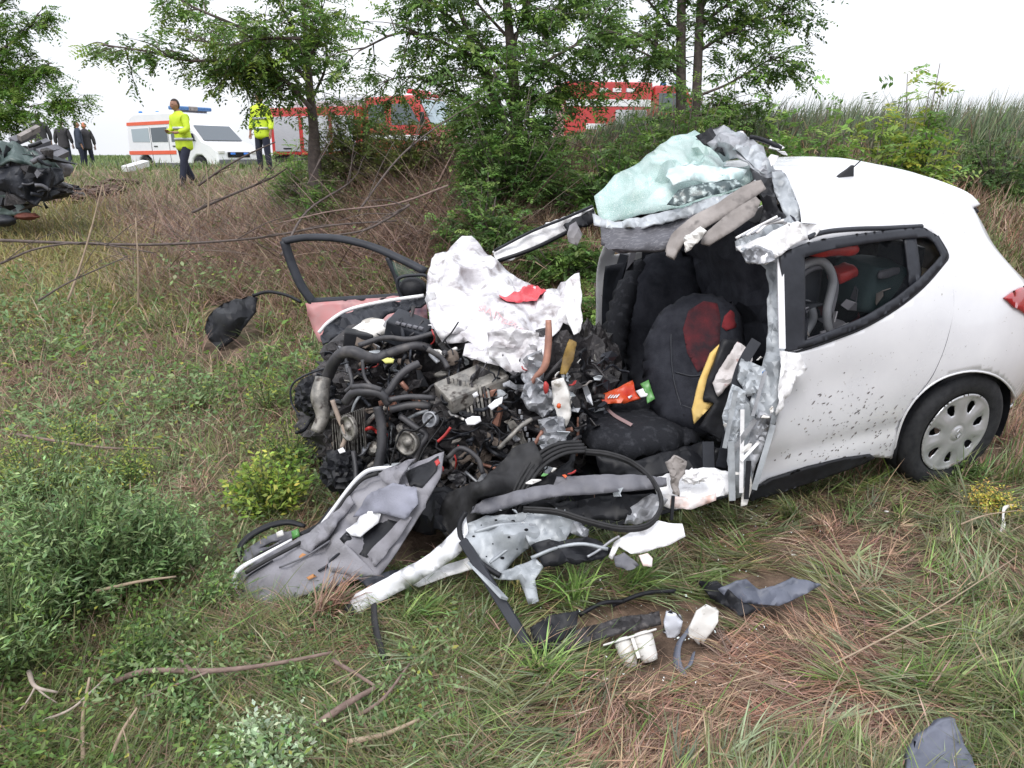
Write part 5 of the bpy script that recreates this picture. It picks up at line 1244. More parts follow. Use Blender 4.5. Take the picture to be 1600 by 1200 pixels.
# ---------------------------------------------------- debris scattered on the ground
def debris(name, label, cat, pts, m, h=6, th=.006, lift=.055, amp=.012, freq=8, seed=0, group=None, holes=(), ridge=True):
    P = [Vector(G(a, b, lift + (q[0] if q else 0))) for a, b, *q in pts]
    return tag(patch(name, P, m, None, h=h, th=th, amp=amp, freq=freq, seed=seed, ridge=ridge).o, label, cat, group)
M_SLATE = mat('slate_plastic', (.085, .095, .125), (.13, .14, .18), 8, .5, bump=.15)
debris('bumper_fragment', 'long wavy dark grey plastic fragment on flattened grass right of the wreck', 'car part', [(1122, 920, .05), (1150, 910, .08), (1168, 906, .09), (1188, 920, .05), (1210, 918, .05), (1240, 904, .08), (1284, 912, .06), (1255, 932, .03), (1215, 948, .02), (1170, 945, .02), (1135, 935, .02)], M_SLATE, th=.008, amp=.02, freq=6, seed=160)
debris('plastic_sheet', 'thin black plastic sheet half under the grass beside the long wavy fragment', 'car part', [(1088, 908), (1120, 905, .03), (1150, 935, .04), (1190, 958), (1160, 962), (1110, 935)], M_BLACK, amp=.01, seed=161)
debris('underbody_sheet', 'flat black sheet lying at the foot of the black door pillar', 'car part', [(828, 982, .04), (860, 962, .05), (905, 956, .06), (898, 985, .03), (870, 1005), (850, 1022), (836, 1010)], M_BLACK, amp=.012, seed=162)
debris('underbody_strip', 'long mud-covered black strip behind the white lamp housing', 'car part', [(856, 1010), (900, 985, .03), (960, 968, .04), (1030, 955, .04), (1034, 975, .02), (980, 990, .02), (930, 1005), (880, 1024)], M_ENG, amp=.02, seed=163)
for k, (px, py, l, lab) in enumerate([(1005, 935, 100, 'thin black cable strip lying in the grass above the white cup'), (940, 950, 70, 'short dark rod lying in long green grass under the torn frame')]):
    a = G(px - l / 2, py + 12, .04); b = G(px + l / 2, py - 10, .05)
    tag(tube('plastic_strip', [a, (a + b) / 2 + Vector((0, 0, .02)), b], .008, M_BLACK), lab, 'car part')
# white lamp housing: an open tub with a flange
lh = thing('lamp_housing', 'cream white plastic housing with two round cups lying on its side', 'car part', tuple(G(1000, 1035)))
b0 = G(1003, 1042, .0)
Rf = Matrix.Rotation(math.radians(-20), 3, 'Y') @ Matrix.Rotation(math.radians(-36), 3, 'X')
for dx, rr in ((-.036, .030), (.030, .034)):
    V = []; Fc = []; prof = [(.0, .105), (.6, .104), (1.04, .088), (1.0, .07), (.86, .02), (.70, .004), (.0, .0)]
    for i in range(20):
        a = i / 20 * 6.283
        for r, z in prof: V.append(b0 + Rf @ Vector((dx + r * rr * math.cos(a), r * rr * math.sin(a), z * .95)) + Vector((0, 0, .004)))
    for i in range(20):
        j = (i + 1) % 20
        for k in range(6): Fc.append((i * 7 + k, j * 7 + k, j * 7 + k + 1, i * 7 + k + 1))
    link_mesh('cup', mesh(V, Fc, True), M_WHITEP, lh)
fl = [(-.10, -.03), (-.07, -.045), (.0, -.04), (.06, -.045), (.085, -.02), (.08, .04), (.02, .05), (-.06, .045), (-.095, .01)]
V = [b0 + Rf @ Vector((x, y, z)) for z in (.093, .099) for x, y in fl]; n = len(fl)
bevel(link_mesh('flange', mesh(V, [tuple(range(n))[::-1], tuple(range(n, 2 * n))] + [(i, (i + 1) % n, n + (i + 1) % n, n + i) for i in range(n)]), M_WHITEP, lh), .002)
box('rib', b0 + Rf @ Vector((0, -.02, .06)), (.012, .03, .07), M_WHITEP, lh, Rf, bev=.002)
cupo = patch('white_cup', [Vector(G(1048, 998, 0)) + Vector(v) for v in [(-.018, 0, .0), (-.030, 0, .06), (-.020, .0, .10), (.010, .0, .095), (.034, 0, .07), (.026, 0, .02), (.012, 0, 0)]], mat('pale_plastic', (.72, .74, .80), (.55, .58, .66), 10, .35), None, h=4, th=.022, amp=.008, ridge=False, seed=171).o
tag(cupo, 'small bluish white plastic piece standing above the cream lamp housing', 'car part')
tag(patch('cream_fragment', [Vector(G(1096, 1012, 0)) + Vector(v) for v in [(-.008, 0, .0), (-.050, 0, .05), (-.046, 0, .075), (-.02, .02, .12), (.012, .02, .145), (.055, .02, .12), (.05, 0, .09), (.018, 0, .04), (.004, 0, .0), (-.006, 0, .03)]], M_WHITEP, None, h=4, th=.012, amp=.010, seed=172).o, 'torn cream plastic fragment right of the bluish white piece', 'car part')
hk = [G(1092, 960, .05), G(1072, 990, .05), G(1060, 1012, .03), G(1058, 1038, .02), G(1072, 1058, .02)]
tag(tube('plastic_hook', hk, [.006, .010, .014, .017, .006], M_SLATE, flat=.5), 'curved dark plastic hook between the cream fragment and lamp housing', 'car part')
tag(tube('plastic_hook', [G(1084, 1022, .02), G(1078, 1040, .03), G(1068, 1050, .02)], [.006, .010, .005], M_SLATE, flat=.5), 'tiny dark claw touching the tip of the curved plastic hook', 'car part')
rb_ = tube('rubber_strip', [W(584, 945, 2.22), W(586, 975, 2.14), W(594, 1010, 2.05), G(610, 1055, .01)], [.014, .015, .014, .012], M_RUB, None, flat=.5)
tag(rb_, 'black rubber strip hanging down below the white fender end', 'rubber strip')
debris('mud_flap', 'rounded dark grey plastic piece at the bottom right edge', 'car part', [(1412, 1215, .02), (1420, 1175, .05), (1436, 1150, .06), (1470, 1128, .07), (1488, 1124, .07), (1498, 1150, .05), (1530, 1215, .02), (1500, 1260, .02), (1430, 1260, .02)], M_SLATE, h=8, th=.02, amp=.006, ridge=False, seed=175)
tf2 = [G(1583, 790, .07), G(1570, 794, .08), G(1567, 808, .06), G(1568, 820, .05), G(1564, 832, .04)]
tag(tube('twisted_fragment', tf2, [.004, .009, .006, .010, .007], M_WHITEP, flat=.4), 'small twisted white fragment hanging on stalks at the right edge', 'car part')
tag(blob('blue_fragment', G(1494, 803, .02), (.014, .012, .012), mat('pale_blue_plastic', (.25, .33, .60), rough=.4), None, amp=.4, sub=2), 'tiny pale blue fragment in the grass below the rear wheel', 'car part')
# black wheel-arch piece on the left, in the weeds
bw = thing('arch_liner', 'black curved arch liner standing in weeds left of the open door', 'car part', tuple(G(345, 540)))
g0 = G(340, 545); Yb = g0.y
patch('shell', [W(a, b, Yb + dy) for a, b, dy in [(318, 512, 0), (325, 495, .1), (350, 474, .2), (385, 460, .25), (400, 462, .2), (398, 485, .1), (385, 510, .0), (360, 535, -.1), (340, 546, -.1), (326, 530, -.05)]], M_BLACK, bw, h=6, th=.02, amp=.03, freq=5, extra=[W(360, 500, Yb - .1)], seed=180)
tube('stay', [W(395, 462, Yb + .2), W(420, 456, Yb + .2), W(450, 462, Yb + .15), W(470, 472, Yb + .1)], .014, M_BLACK, bw)
for k, (px, py) in enumerate([(1385, 800), (945, 1062), (1240, 870), (700, 1000), (1330, 760)]):
    tag(blob('paint_chip', G(px, py, .02), (.012, .008, .004), M_WHITEP, None, amp=.4, sub=1, smooth=False, seed=k), ['white paint chip below the black sill trim', 'white paint chip in the grass under the lamp housing', 'white paint chip above the wavy fragment', 'white paint chip below the white fender strip', 'white paint chip close to the rear sill end'][k], 'paint chip', 'paint chips on the ground')
# ================================================================== VEGETATION
GAIN = 1.78
HUE = np.array([1.05, 1.0, .98])
def cols(pal, n, jit=.18):
    pal = np.array(pal); c = pal[rng.integers(0, len(pal), n)]; c = c * .96 + .04 * c.mean(1, keepdims=True)
    return np.clip(GAIN * c * HUE * (1 + rng.normal(0, jit, (n, 1))) * (1 + rng.normal(0, .06, (n, 3))), .004, .9)
GREEN = [(.060, .11, .022), (.085, .14, .030), (.050, .09, .022), (.11, .16, .040), (.080, .125, .04)]
OLIVE = [(.11, .12, .045), (.14, .135, .06), (.09, .10, .045), (.075, .085, .04), (.12, .125, .075)]
STRAW = [(.24, .175, .12), (.185, .125, .09), (.135, .09, .065), (.30, .235, .17), (.10, .068, .05), (.20, .135, .10)]
RUST = [(.205, .12, .082), (.155, .088, .064), (.25, .16, .11)]
DRYP = [(.23, .165, .12), (.17, .118, .088), (.28, .21, .155), (.13, .09, .066), (.20, .145, .105)]
BLUEG = [(.080, .145, .050), (.11, .18, .068), (.065, .12, .042), (.14, .21, .085), (.17, .24, .11)]
YELG = [(.18, .22, .035), (.14, .20, .035), (.24, .26, .05)]
LEAFG = [(.065, .13, .028), (.09, .165, .038), (.052, .105, .024), (.12, .20, .045), (.075, .13, .04)]
DARKG = [(.042, .085, .024), (.055, .105, .028), (.035, .07, .02), (.075, .13, .036)]

class Acc:
    def __init__(s): s.V = []; s.Q = []; s.T = []; s.C = []; s.n = 0
    def add(s, V, C, Q=None, T=None):
        s.V.append(V); s.C.append(C)
        if Q is not None and len(Q): s.Q.append(Q + s.n)
        if T is not None and len(T): s.T.append(T + s.n)
        s.n += len(V)
    def blades(s, P, az, tilt, Ln_, Wd, bend, C, follow=False, twist=None):
        n = len(P); 
        if n == 0: return
        t = np.array([0, .36, .70, 1.0]); seg = np.diff(t)
        ps = [P]; cur = P.copy()
        for k in range(3):
            th = tilt + bend * (t[k] + seg[k] / 2); l = Ln_ * seg[k]
            cur = cur + np.stack([np.sin(th) * np.cos(az) * l, np.sin(th) * np.sin(az) * l, np.cos(th) * l], 1)
            ps.append(cur)
        if follow:
            h0 = H(P[:, 0], P[:, 1])
            for k in range(1, 4):
                q = ps[k].copy(); hk = H(q[:, 0], q[:, 1]); q[:, 2] += np.maximum(hk - h0, hk + .004 - q[:, 2]) * 1.0
                ps[k] = q
        tw = rng.uniform(-.9, .9, n) if twist is None else twist
        a2 = az + np.pi / 2 + tw
        S = np.stack([np.cos(a2), np.sin(a2), rng.normal(0, .25, n)], 1)
        w = [1.0, .92, .6]
        out = []
        for k in range(3):
            out += [ps[k] - S * (Wd * w[k] / 2)[:, None], ps[k] + S * (Wd * w[k] / 2)[:, None]]
        out.append(ps[3])
        V = np.stack(out, 1).reshape(-1, 3); b = (np.arange(n) * 7)[:, None]
        Q = np.concatenate([b + [0, 1, 3, 2], b + [2, 3, 5, 4]], 0); T = b + [4, 5, 6]
        s.add(V, np.repeat(C, 7, 0), Q, T)
    def leaves(s, P, D, Ln_, Wd, C, N=None, fold=.2, tip=.45):
        """leaf blades: P base, D unit direction"""
        n = len(P)
        if n == 0: return
        R = rng.normal(0, 1, (n, 3)) if N is None else N + rng.normal(0, .35, (n, 3))
        S = np.cross(D, R); S /= np.maximum(np.linalg.norm(S, axis=1, keepdims=True), 1e-6)
        U = np.cross(S, D)
        L_ = Ln_[:, None]; w = (Wd / 2)[:, None]
        a = P; b = P + D * L_ * tip + S * w + U * w * fold; c = P + D * L_ - U * L_ * .08; d = P + D * L_ * tip - S * w + U * w * fold
        V = np.stack([a, b, c, d], 1).reshape(-1, 3); k = (np.arange(n) * 4)[:, None]
        T = np.concatenate([k + [0, 1, 2], k + [0, 2, 3]], 0)
        s.add(V, np.repeat(C, 4, 0), None, T)
    def build(s, name, m, parent=None, **kw):
        V = np.concatenate(s.V); C = np.concatenate(s.C)
        Q = np.concatenate(s.Q) if s.Q else None; T = np.concatenate(s.T) if s.T else None
        return np_mesh(name, V, Q, T, C, m, parent)

def px_sample(n, x0, x1, y0, y1, poly=None):
    px = rng.uniform(x0, x1, n); py = rng.uniform(y0, y1, n)
    if poly is not None:
        m = in_poly(np.stack([px, py], 1), poly); px, py = px[m], py[m]
    P, ok = Gv(px, py)
    return P[ok]
# footprint of the wreck: nothing grows through it
def _fp(l): return [tuple(G(a, b))[:2] for a, b in l]
FOOT = [_fp([(1160, 790), (1400, 722), (1470, 745), (1580, 735)]) + [tuple(L(.75, .2, 0))[:2], tuple(L(.75, 1.6, 0))[:2], tuple(L(-2.4, 1.7, 0))[:2], tuple(L(-3.0, 1.6, 0))[:2]] + _fp([(505, 720), (530, 790), (700, 850), (860, 780), (1000, 770)])]
FOOT2 = [_fp([(378, 930), (400, 958), (590, 905), (640, 915), (740, 860), (700, 800), (600, 790), (500, 830)])]
FOOT3 = [_fp(q) for q in ([(1095, 960), (1110, 900), (1200, 895), (1300, 900), (1260, 965), (1200, 985)], [(1400, 1200), (1420, 1120), (1510, 1110), (1545, 1200)], [(950, 1060), (945, 1000), (1030, 940), (1140, 940), (1120, 1030), (1050, 1075)], [(825, 1030), (820, 970), (910, 950), (1040, 945), (1040, 990), (900, 1035)], [(320, 560), (320, 480), (400, 455), (405, 540), (360, 575)])]
def clear(P, margin=FOOT + FOOT2 + FOOT3):
    m = np.ones(len(P), bool)
    for f in margin: m &= ~in_poly(P[:, :2], f)
    return m
def nz2(x, y, s, o=0.0):
    return (np.sin(x * s + o) * np.cos(y * s * 1.13 - o * 1.7) + .6 * np.sin(x * s * 2.1 + y * s * 1.7 + o * 2.3) + .4 * np.cos(x * s * 3.9 - y * s * 3.3 + o))

FPLAN = [(-400, 2000, 760, 1330)]
def grass():
    A = Acc()
    # ---- A: matted, combed-down grass in the foreground and under the wreck
    P = px_sample(72000, -150, 1750, 700, 1330)
    P = P[clear(P)]
    x, y = P[:, 0], P[:, 1]
    left = 1 / (1 + np.exp((x + .45 + .12 * nz2(x, y, 3.1)) * 5))       # leafy side
    keep = rng.random(len(P)) > left * .55
    P = P[keep]; x, y = P[:, 0], P[:, 1]; left = left[keep]; n = len(P)
    flow = .35 + .9 * nz2(x, y, 1.5, .7) + .4 * nz2(x, y, 4.3, 2.0)
    side = np.where(rng.random(n) < .5, 0, np.pi)
    az = flow + side + rng.normal(0, .45, n)
    # patches: bare straw (x,y) spots
    bare = np.zeros(n); bl = []
    for (a, b, r, s_) in ((1300, 850, .34, 1), (1180, 1070, .36, 1), (1250, 1010, .3, .9), (1080, 1120, .25, 1), (1000, 1180, .25, .9), (1360, 1010, .2, .8), (560, 1030, .2, .8), (900, 1150, .22, .8), (1350, 1130, .25, .8), (700, 1130, .2, .7), (360, 1100, .15, .5), (480, 960, .14, .8), (1090, 860, .15, .7), (1450, 950, .2, .5), (1420, 840, .2, .4), (1560, 900, .2, .5)):
        g = G(a, b); bl.append((g, r, s_)); bare = np.maximum(bare, s_ * np.exp(-((x - g.x) ** 2 + (y - g.y) ** 2) / (r * r)))
    isstraw = rng.random(n) < np.clip(.34 + .5 * bare + .14 * nz2(x, y, 5.0, 1.0), .05, .95)
    isolive = rng.random(n) < .62
    C = np.where(isstraw[:, None], cols(STRAW, n, .25), np.where(isolive[:, None], cols(OLIVE, n), cols(GREEN, n)))
    rustm = (rng.random(n) < .10 + .35 * bare) & isstraw
    C[rustm] = cols(RUST, int(rustm.sum()))
    tilt = np.clip(rng.normal(1.32, .14, n), .5, 1.55); tuft = rng.random(n) < .07
    tilt[tuft] = rng.uniform(.35, 1.0, int(tuft.sum()))
    Ln_ = rng.uniform(.07, .26, n) * np.where(isstraw, .75, 1.0); Wd = rng.uniform(.0022, .0058, n) * np.where(isstraw, .6, 1)
    keep = ~((bare > .35) & (rng.random(n) < np.where(isstraw, .45, .85)))
    BARE = lambda X, Y_: np.max([s_ * np.exp(-((X - g.x) ** 2 + (Y_ - g.y) ** 2) / (r * r)) for g, r, s_ in bl], 0)
    P[:, 2] += rng.uniform(0, .035, n) * (1 - bare * .8)
    A.blades(P[keep], az[keep], tilt[keep], Ln_[keep], Wd[keep], rng.uniform(.0, .35, n)[keep], C[keep], follow=True)
    # combed-down tufts: blades that share a root, a direction and a colour
    def tufts(n, m, x0, x1, y0, y1, pal, lr, wr, tl, keepf):
        Cn = px_sample(n, x0, x1, y0, y1); Cn = Cn[clear(Cn)]; Cn = Cn[keepf(Cn[:, 0], Cn[:, 1])]; k = len(Cn)
        base = cols(pal, k, .2); x, y = Cn[:, 0], Cn[:, 1]
        d = .35 + .9 * nz2(x, y, 1.5, .7) + .4 * nz2(x, y, 4.3, 2.0) + rng.choice([0, np.pi], k) + rng.normal(0, .45, k)
        sc = rng.uniform(.6, 1.25, k)
        R = lambda a: np.repeat(a, m, 0)
        P = R(Cn) + np.stack([rng.normal(0, .016, k * m), rng.normal(0, .012, k * m), rng.uniform(0, .02, k * m)], 1)
        C = np.clip(R(base) * (1 + rng.normal(0, .2, (k * m, 1))), .004, .9)
        dead = rng.random(k * m) < .14; C[dead] = cols(STRAW, int(dead.sum()))
        A.blades(P, R(d) + rng.normal(0, .34, k * m), np.clip(rng.normal(tl, .22, k * m), .3, 1.5), R(sc) * rng.uniform(lr[0], lr[1], k * m), rng.uniform(wr[0], wr[1], k * m), rng.uniform(.05, .6, k * m), C, follow=True, twist=rng.uniform(-.5, .5, k * m))
    rt = lambda X, Y_: (X > -.55 + .25 * nz2(X, Y_, 3.1)) & (rng.random(len(X)) > BARE(X, Y_) * 1.25)
    tufts(950, 26, 300, 1750, 760, 1330, GREEN + OLIVE + [(.11, .16, .05), (.14, .19, .07)], (.08, .22), (.0025, .006), 1.15, rt)
    tufts(700, 22, 300, 1750, 760, 1330, [(.13, .16, .085), (.16, .19, .11), (.11, .14, .07)], (.10, .26), (.004, .0085), 1.22, rt)
    tufts(800, 20, -150, 620, 520, 1200, STRAW + RUST, (.06, .17), (.002, .004), 1.25, lambda X, Y_: (nz2(X, Y_, 2.1, 4.0) > .0) & (X < .1))
    tufts(1150, 22, -100, 1750, 760, 1330, STRAW + RUST, (.05, .17), (.0018, .0045), 1.3, lambda X, Y_: rng.random(len(X)) < .5 + BARE(X, Y_))
    tufts(800, 20, -150, 900, 700, 1330, GREEN + OLIVE, (.06, .18), (.0022, .005), .9, lambda X, Y_: X < .1)
    P = px_sample(500, -100, 1750, 800, 1330); P = P[clear(P)]; n = len(P); P[:, 2] += rng.uniform(.01, .04, n)
    A.blades(P, rng.uniform(0, 6.28, n), rng.uniform(1.3, 1.52, n), rng.uniform(.06, .24, n), rng.uniform(.002, .005, n), rng.uniform(0, .25, n), cols(RUST + [(.38, .27, .18)], n), follow=True)
    # fine litter
    P = px_sample(44000, -150, 1750, 700, 1330); P = P[clear(P)]; n = len(P)
    P[:, 2] += rng.uniform(.0, .02, n)
    A.blades(P, rng.uniform(0, 6.28, n), rng.uniform(1.35, 1.56, n), rng.uniform(.015, .07, n), rng.uniform(.0012, .0035, n), rng.uniform(0, .2, n), cols(STRAW + RUST + [(.10, .06, .045), (.07, .045, .035)], n, .3), follow=True)
    o = A.build('matted_grass', M_BLADE); tag(o, 'trampled mat of green and straw coloured grass blades', 'grass', kind='stuff')

    # ---- B: the left: mixed herbs, dry stalks
    A = Acc()
    P = px_sample(50000, -200, 760, 440, 1250)
    P = P[clear(P)]; x, y = P[:, 0], P[:, 1]
    P = P[(x < .1 + .2 * nz2(x, y, 2))]; n = len(P); x, y = P[:, 0], P[:, 1]
    g = nz2(x, y, 1.9, .3)
    brown = rng.random(n) < np.clip(.36 + .30 * nz2(x, y, 1.3, 3) + .10 * (y > 3.6), .06, .8)
    C = np.where(brown[:, None], cols(STRAW + DRYP, n, .22), np.where((g > .2)[:, None], cols(GREEN + OLIVE, n), cols(BLUEG + OLIVE, n)))
    sc = np.clip(y / 3.2, .8, 2.2)
    A.blades(P, rng.uniform(0, 6.28, n) * .5 - .6 + rng.choice([0, np.pi], n), rng.uniform(.2, 1.35, n), rng.uniform(.06, .20, n) * sc, rng.uniform(.002, .0048, n) * sc, rng.uniform(.2, 1.0, n), C)
    o = A.build('field_grass', M_BLADE); tag(o, 'tall mixed grass and dry stalks on the left of the wreck', 'grass', kind='stuff')
    # ground-cover leaves
    A = Acc()
    P = px_sample(60000, -200, 720, 430, 1300); P = P[clear(P)]
    x, y = P[:, 0], P[:, 1]; den = .46 + .50 * nz2(x, y, 1.6, 5.0) + .25 * nz2(x, y, 5, 1)
    P = P[(rng.random(len(P)) < den) & (x < .05 + .3 * nz2(x, y, 2.2))]; n = len(P); x, y = P[:, 0], P[:, 1]
    sc = np.clip(y / 3.0, .75, 2.4)
    hgt = rng.uniform(.01, .12, n) * (1 + .5 * nz2(x, y, 2.5)) * np.clip(sc, 1, 1.5)
    P[:, 2] += np.abs(hgt)
    az = rng.uniform(0, 6.28, n); el = rng.uniform(-.3, .9, n)
    D = np.stack([np.cos(az) * np.cos(el), np.sin(az) * np.cos(el), np.sin(el)], 1)
    yel = rng.random(n) < np.clip(.04 + .10 * (y > 3.4) * (nz2(x, y, 3.2) > .4), 0, .4)
    C = np.where(yel[:, None], cols(YELG, n), np.where((nz2(x, y, 1.4, 2) > .1)[:, None], cols(BLUEG, n), cols(GREEN + LEAFG, n)))
    up = np.zeros((n, 3)); up[:, 2] = 1
    A.leaves(P, D, rng.uniform(.016, .042, n) * sc, rng.uniform(.008, .018, n) * sc, C, N=up)
    o = A.build('ground_cover', M_LEAF); tag(o, 'low leafy weeds covering the ground left of the wreck', 'ground cover', kind='stuff')

    # ---- D: the bank and slope behind
    A = Acc()
    P = px_sample(82000, -200, 1250, 215, 520); P = P[clear(P)]
    P = P[P[:, 1] < 24]; n = len(P); x, y = P[:, 0], P[:, 1]
    d = np.hypot(x, y)
    ax = x / y
    farleft = 1 / (1 + np.exp((ax + .50 + .05 * nz2(x, y, .9)) * 30)) * (y < 14)
    r = rng.random(n)
    pinkish = cols(DRYP + STRAW[1:3], n, .22); gr = cols(OLIVE + GREEN, n); yg = cols([(.17, .16, .055), (.22, .19, .08), (.12, .13, .045)], n)
    C = np.where((r < .14 + .12 * nz2(x, y, .8, 2))[:, None], gr, pinkish)
    C = np.where((rng.random(n) < farleft * .85)[:, None], yg, C)
    C = np.where((y > 15.5)[:, None] & (rng.random(n) < .6)[:, None], gr, C)
    sc = np.clip(d / 7, .9, 2.4)
    A.blades(P, rng.normal(.3, .9, n) + rng.choice([0, np.pi], n), rng.uniform(.1, 1.25, n), rng.uniform(.09, .24, n) * sc ** .5, rng.uniform(.004, .009, n) * sc, rng.uniform(.1, .9, n), C, follow=False)
    o = A.build('bank_grass', M_BLADE); tag(o, 'dry brown grass over the slope behind the wreck', 'grass', kind='stuff')
    # brush of thin dead twigs
    A = Acc()
    P = px_sample(19000, 190, 800, 225, 480); n = len(P); d = np.hypot(P[:, 0], P[:, 1])
    P = P[(P[:, 1] > 4.5) & (P[:, 1] < 17)]; n = len(P)
    A.blades(P, rng.normal(.2, .5, n) + rng.choice([0, np.pi], n), rng.uniform(.5, 1.45, n), rng.uniform(.15, .6, n), rng.uniform(.004, .009, n), rng.uniform(-.3, .4, n), cols([(.13, .088, .07), (.21, .15, .115), (.08, .055, .044), (.27, .20, .155)], n, .2), follow=False, twist=rng.uniform(-.4, .4, n))
    P = px_sample(1500, 230, 800, 235, 440); P = P[(P[:, 1] > 5) & (P[:, 1] < 13)]; n = len(P)
    A.blades(P, rng.normal(.1, .6, n) + rng.choice([0, np.pi], n), rng.uniform(.6, 1.3, n), rng.uniform(.5, 1.4, n), rng.uniform(.008, .018, n), rng.uniform(-.2, .9, n), cols([(.07, .05, .042), (.11, .08, .066), (.17, .125, .10), (.05, .038, .033)], n, .2), twist=rng.uniform(-.3, .3, n))
    # sparse green shoots among the dead brush
    P = px_sample(5000, 190, 800, 235, 470); P = P[(nz2(P[:, 0], P[:, 1], 2.6, 1.1) > .35)]; n = len(P); P[:, 2] += rng.uniform(.05, .3, n)
    az = rng.uniform(0, 6.28, n); D = np.stack([np.cos(az), np.sin(az), rng.uniform(-.3, .5, n)], 1); D /= np.linalg.norm(D, axis=1, keepdims=True); up = np.zeros((n, 3)); up[:, 2] = 1
    A.leaves(P, D, rng.uniform(.04, .08, n), rng.uniform(.018, .03, n), cols(LEAFG + OLIVE, n), N=up)
    o = A.build('dead_twigs', M_BLADE); tag(o, 'tangle of thin dead twigs on the slope', 'twigs', kind='stuff')

    # ---- F: right-hand bank
    A = Acc()
    P = px_sample(62000, 1130, 1900, 120, 760); P = P[clear(P)]; P = P[P[:, 1] < 15]
    n = len(P); x, y = P[:, 0], P[:, 1]
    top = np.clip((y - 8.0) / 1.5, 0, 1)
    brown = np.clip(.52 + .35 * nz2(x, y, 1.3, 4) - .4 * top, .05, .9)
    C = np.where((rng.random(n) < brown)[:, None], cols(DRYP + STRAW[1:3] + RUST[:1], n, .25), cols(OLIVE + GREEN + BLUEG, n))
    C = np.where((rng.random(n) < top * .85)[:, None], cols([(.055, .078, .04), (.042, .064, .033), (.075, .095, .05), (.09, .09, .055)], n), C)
    sc = np.clip(y / 6, .8, 1.6)
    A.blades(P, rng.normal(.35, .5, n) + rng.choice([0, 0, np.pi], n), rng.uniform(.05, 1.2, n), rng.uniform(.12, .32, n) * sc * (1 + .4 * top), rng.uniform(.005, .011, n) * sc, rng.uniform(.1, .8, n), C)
    # reeds along the crest
    n = 9000; xx = rng.uniform(.8, 9.5, n); yy = rng.uniform(8.8, 12.5, n); P = np.stack([xx, yy, H(xx, yy)], 1)
    hh = rng.uniform(.30, .62, n) * (1 + .22 * nz2(xx, yy, 2.1)) * np.clip((xx - .6) / 1.2, .3, 1)
    A.blades(P, rng.normal(.3, .7, n), rng.uniform(.0, .35, n), hh, rng.uniform(.008, .018, n), rng.uniform(.1, .8, n), cols([(.045, .072, .038), (.06, .088, .045), (.08, .105, .055), (.10, .10, .062)], n))
    o = A.build('reed_bank', M_BLADE); tag(o, 'grey-green reeds and dry grass over the right bank', 'reeds', kind='stuff')
    # ---- far field
    A = Acc()
    n = 16000; yy = 21 + 60 * rng.random(n) ** 1.6; xx = rng.uniform(-.9, .2, n) * yy; P = np.stack([xx, yy, H(xx, yy)], 1)
    A.blades(P, rng.uniform(0, 6.28, n), rng.uniform(.0, .7, n), rng.uniform(.1, .35, n), rng.uniform(.02, .05, n) * (yy / 30), rng.uniform(.1, .8, n), cols([(.07, .11, .03), (.10, .13, .045), (.05, .08, .03)], n))
    o = A.build('field_crop', M_BLADE); tag(o, 'green field beyond the bank', 'grass', kind='stuff')
grass()

# ---- individual plants
def herb(name, label, cat, c, rad, hgt, stems, per, pal, ll=(.02, .04), lw=(.008, .014), group=None, spread=.8, bushy=.15, stemcol=(.10, .13, .05), tip=.45, tipcol=None):
    """a leafy plant: stems from a common root, leaves all along them"""
    t = thing(name, label, cat, tuple(c), group=group)
    A = Acc(); B = []
    for k in range(stems):
        az = random.uniform(0, 6.28); rr = rad * math.sqrt(random.random()); hh = hgt * (1 - .45 * (rr / rad) ** 2) * random.uniform(.5, 1.28)
        b = Vector(c) + Vector((math.cos(az) * rr * (1 - spread), math.sin(az) * rr * (1 - spread), 0))
        e = Vector(c) + Vector((math.cos(az) * rr, math.sin(az) * rr, hh))
        mid = b.lerp(e, .5) + Vector((0, 0, hh * .16)) + Vector((random.gauss(0, .02), random.gauss(0, .02), 0))
        B.append(([b, mid, e], [.0035, .003, .0015]))
        n = per; tt = rng.uniform(.15, 1.0, n) ** .8
        Pb = np.array(b) * ((1 - tt) ** 2)[:, None] + 2 * np.array(mid) * (tt * (1 - tt))[:, None] + np.array(e) * (tt ** 2)[:, None]
        Pb = Pb + rng.normal(0, bushy * .12, (n, 3))
        aa = rng.uniform(0, 6.28, n); el = rng.normal(.35, .45, n)
        D = np.stack([np.cos(aa) * np.cos(el), np.sin(aa) * np.cos(el), np.sin(el)], 1)
        up = np.zeros((n, 3)); up[:, 2] = 1
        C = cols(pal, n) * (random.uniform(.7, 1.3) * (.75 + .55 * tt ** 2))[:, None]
        if tipcol is not None:
            mk = tt > .82; C[mk] = cols(tipcol, int(mk.sum()))
        A.leaves(Pb, D, rng.uniform(*ll, n), rng.uniform(*lw, n), C, N=up, tip=tip)
    A.build('leaves', M_LEAF, t)
    multi_tube('stems', B, mat('plant_stem_' + name, stemcol, rough=.7), t, 4, 3)
    return t
BL = BLUEG + [(.10, .145, .07)]
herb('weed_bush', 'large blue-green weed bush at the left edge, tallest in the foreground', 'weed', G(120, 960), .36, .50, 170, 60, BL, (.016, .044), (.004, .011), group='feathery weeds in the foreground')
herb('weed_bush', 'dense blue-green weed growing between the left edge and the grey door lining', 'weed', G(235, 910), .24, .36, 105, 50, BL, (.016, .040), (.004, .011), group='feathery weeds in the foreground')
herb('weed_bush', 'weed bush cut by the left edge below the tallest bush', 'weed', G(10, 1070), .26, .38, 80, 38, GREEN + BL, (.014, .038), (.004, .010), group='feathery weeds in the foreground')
herb('weed_bush', 'yellow-tipped green weed behind the tallest bush at the left edge', 'weed', G(60, 800), .36, .34, 90, 34, GREEN + BL, (.014, .032), (.006, .013), group='feathery weeds in the foreground', tipcol=YELG)
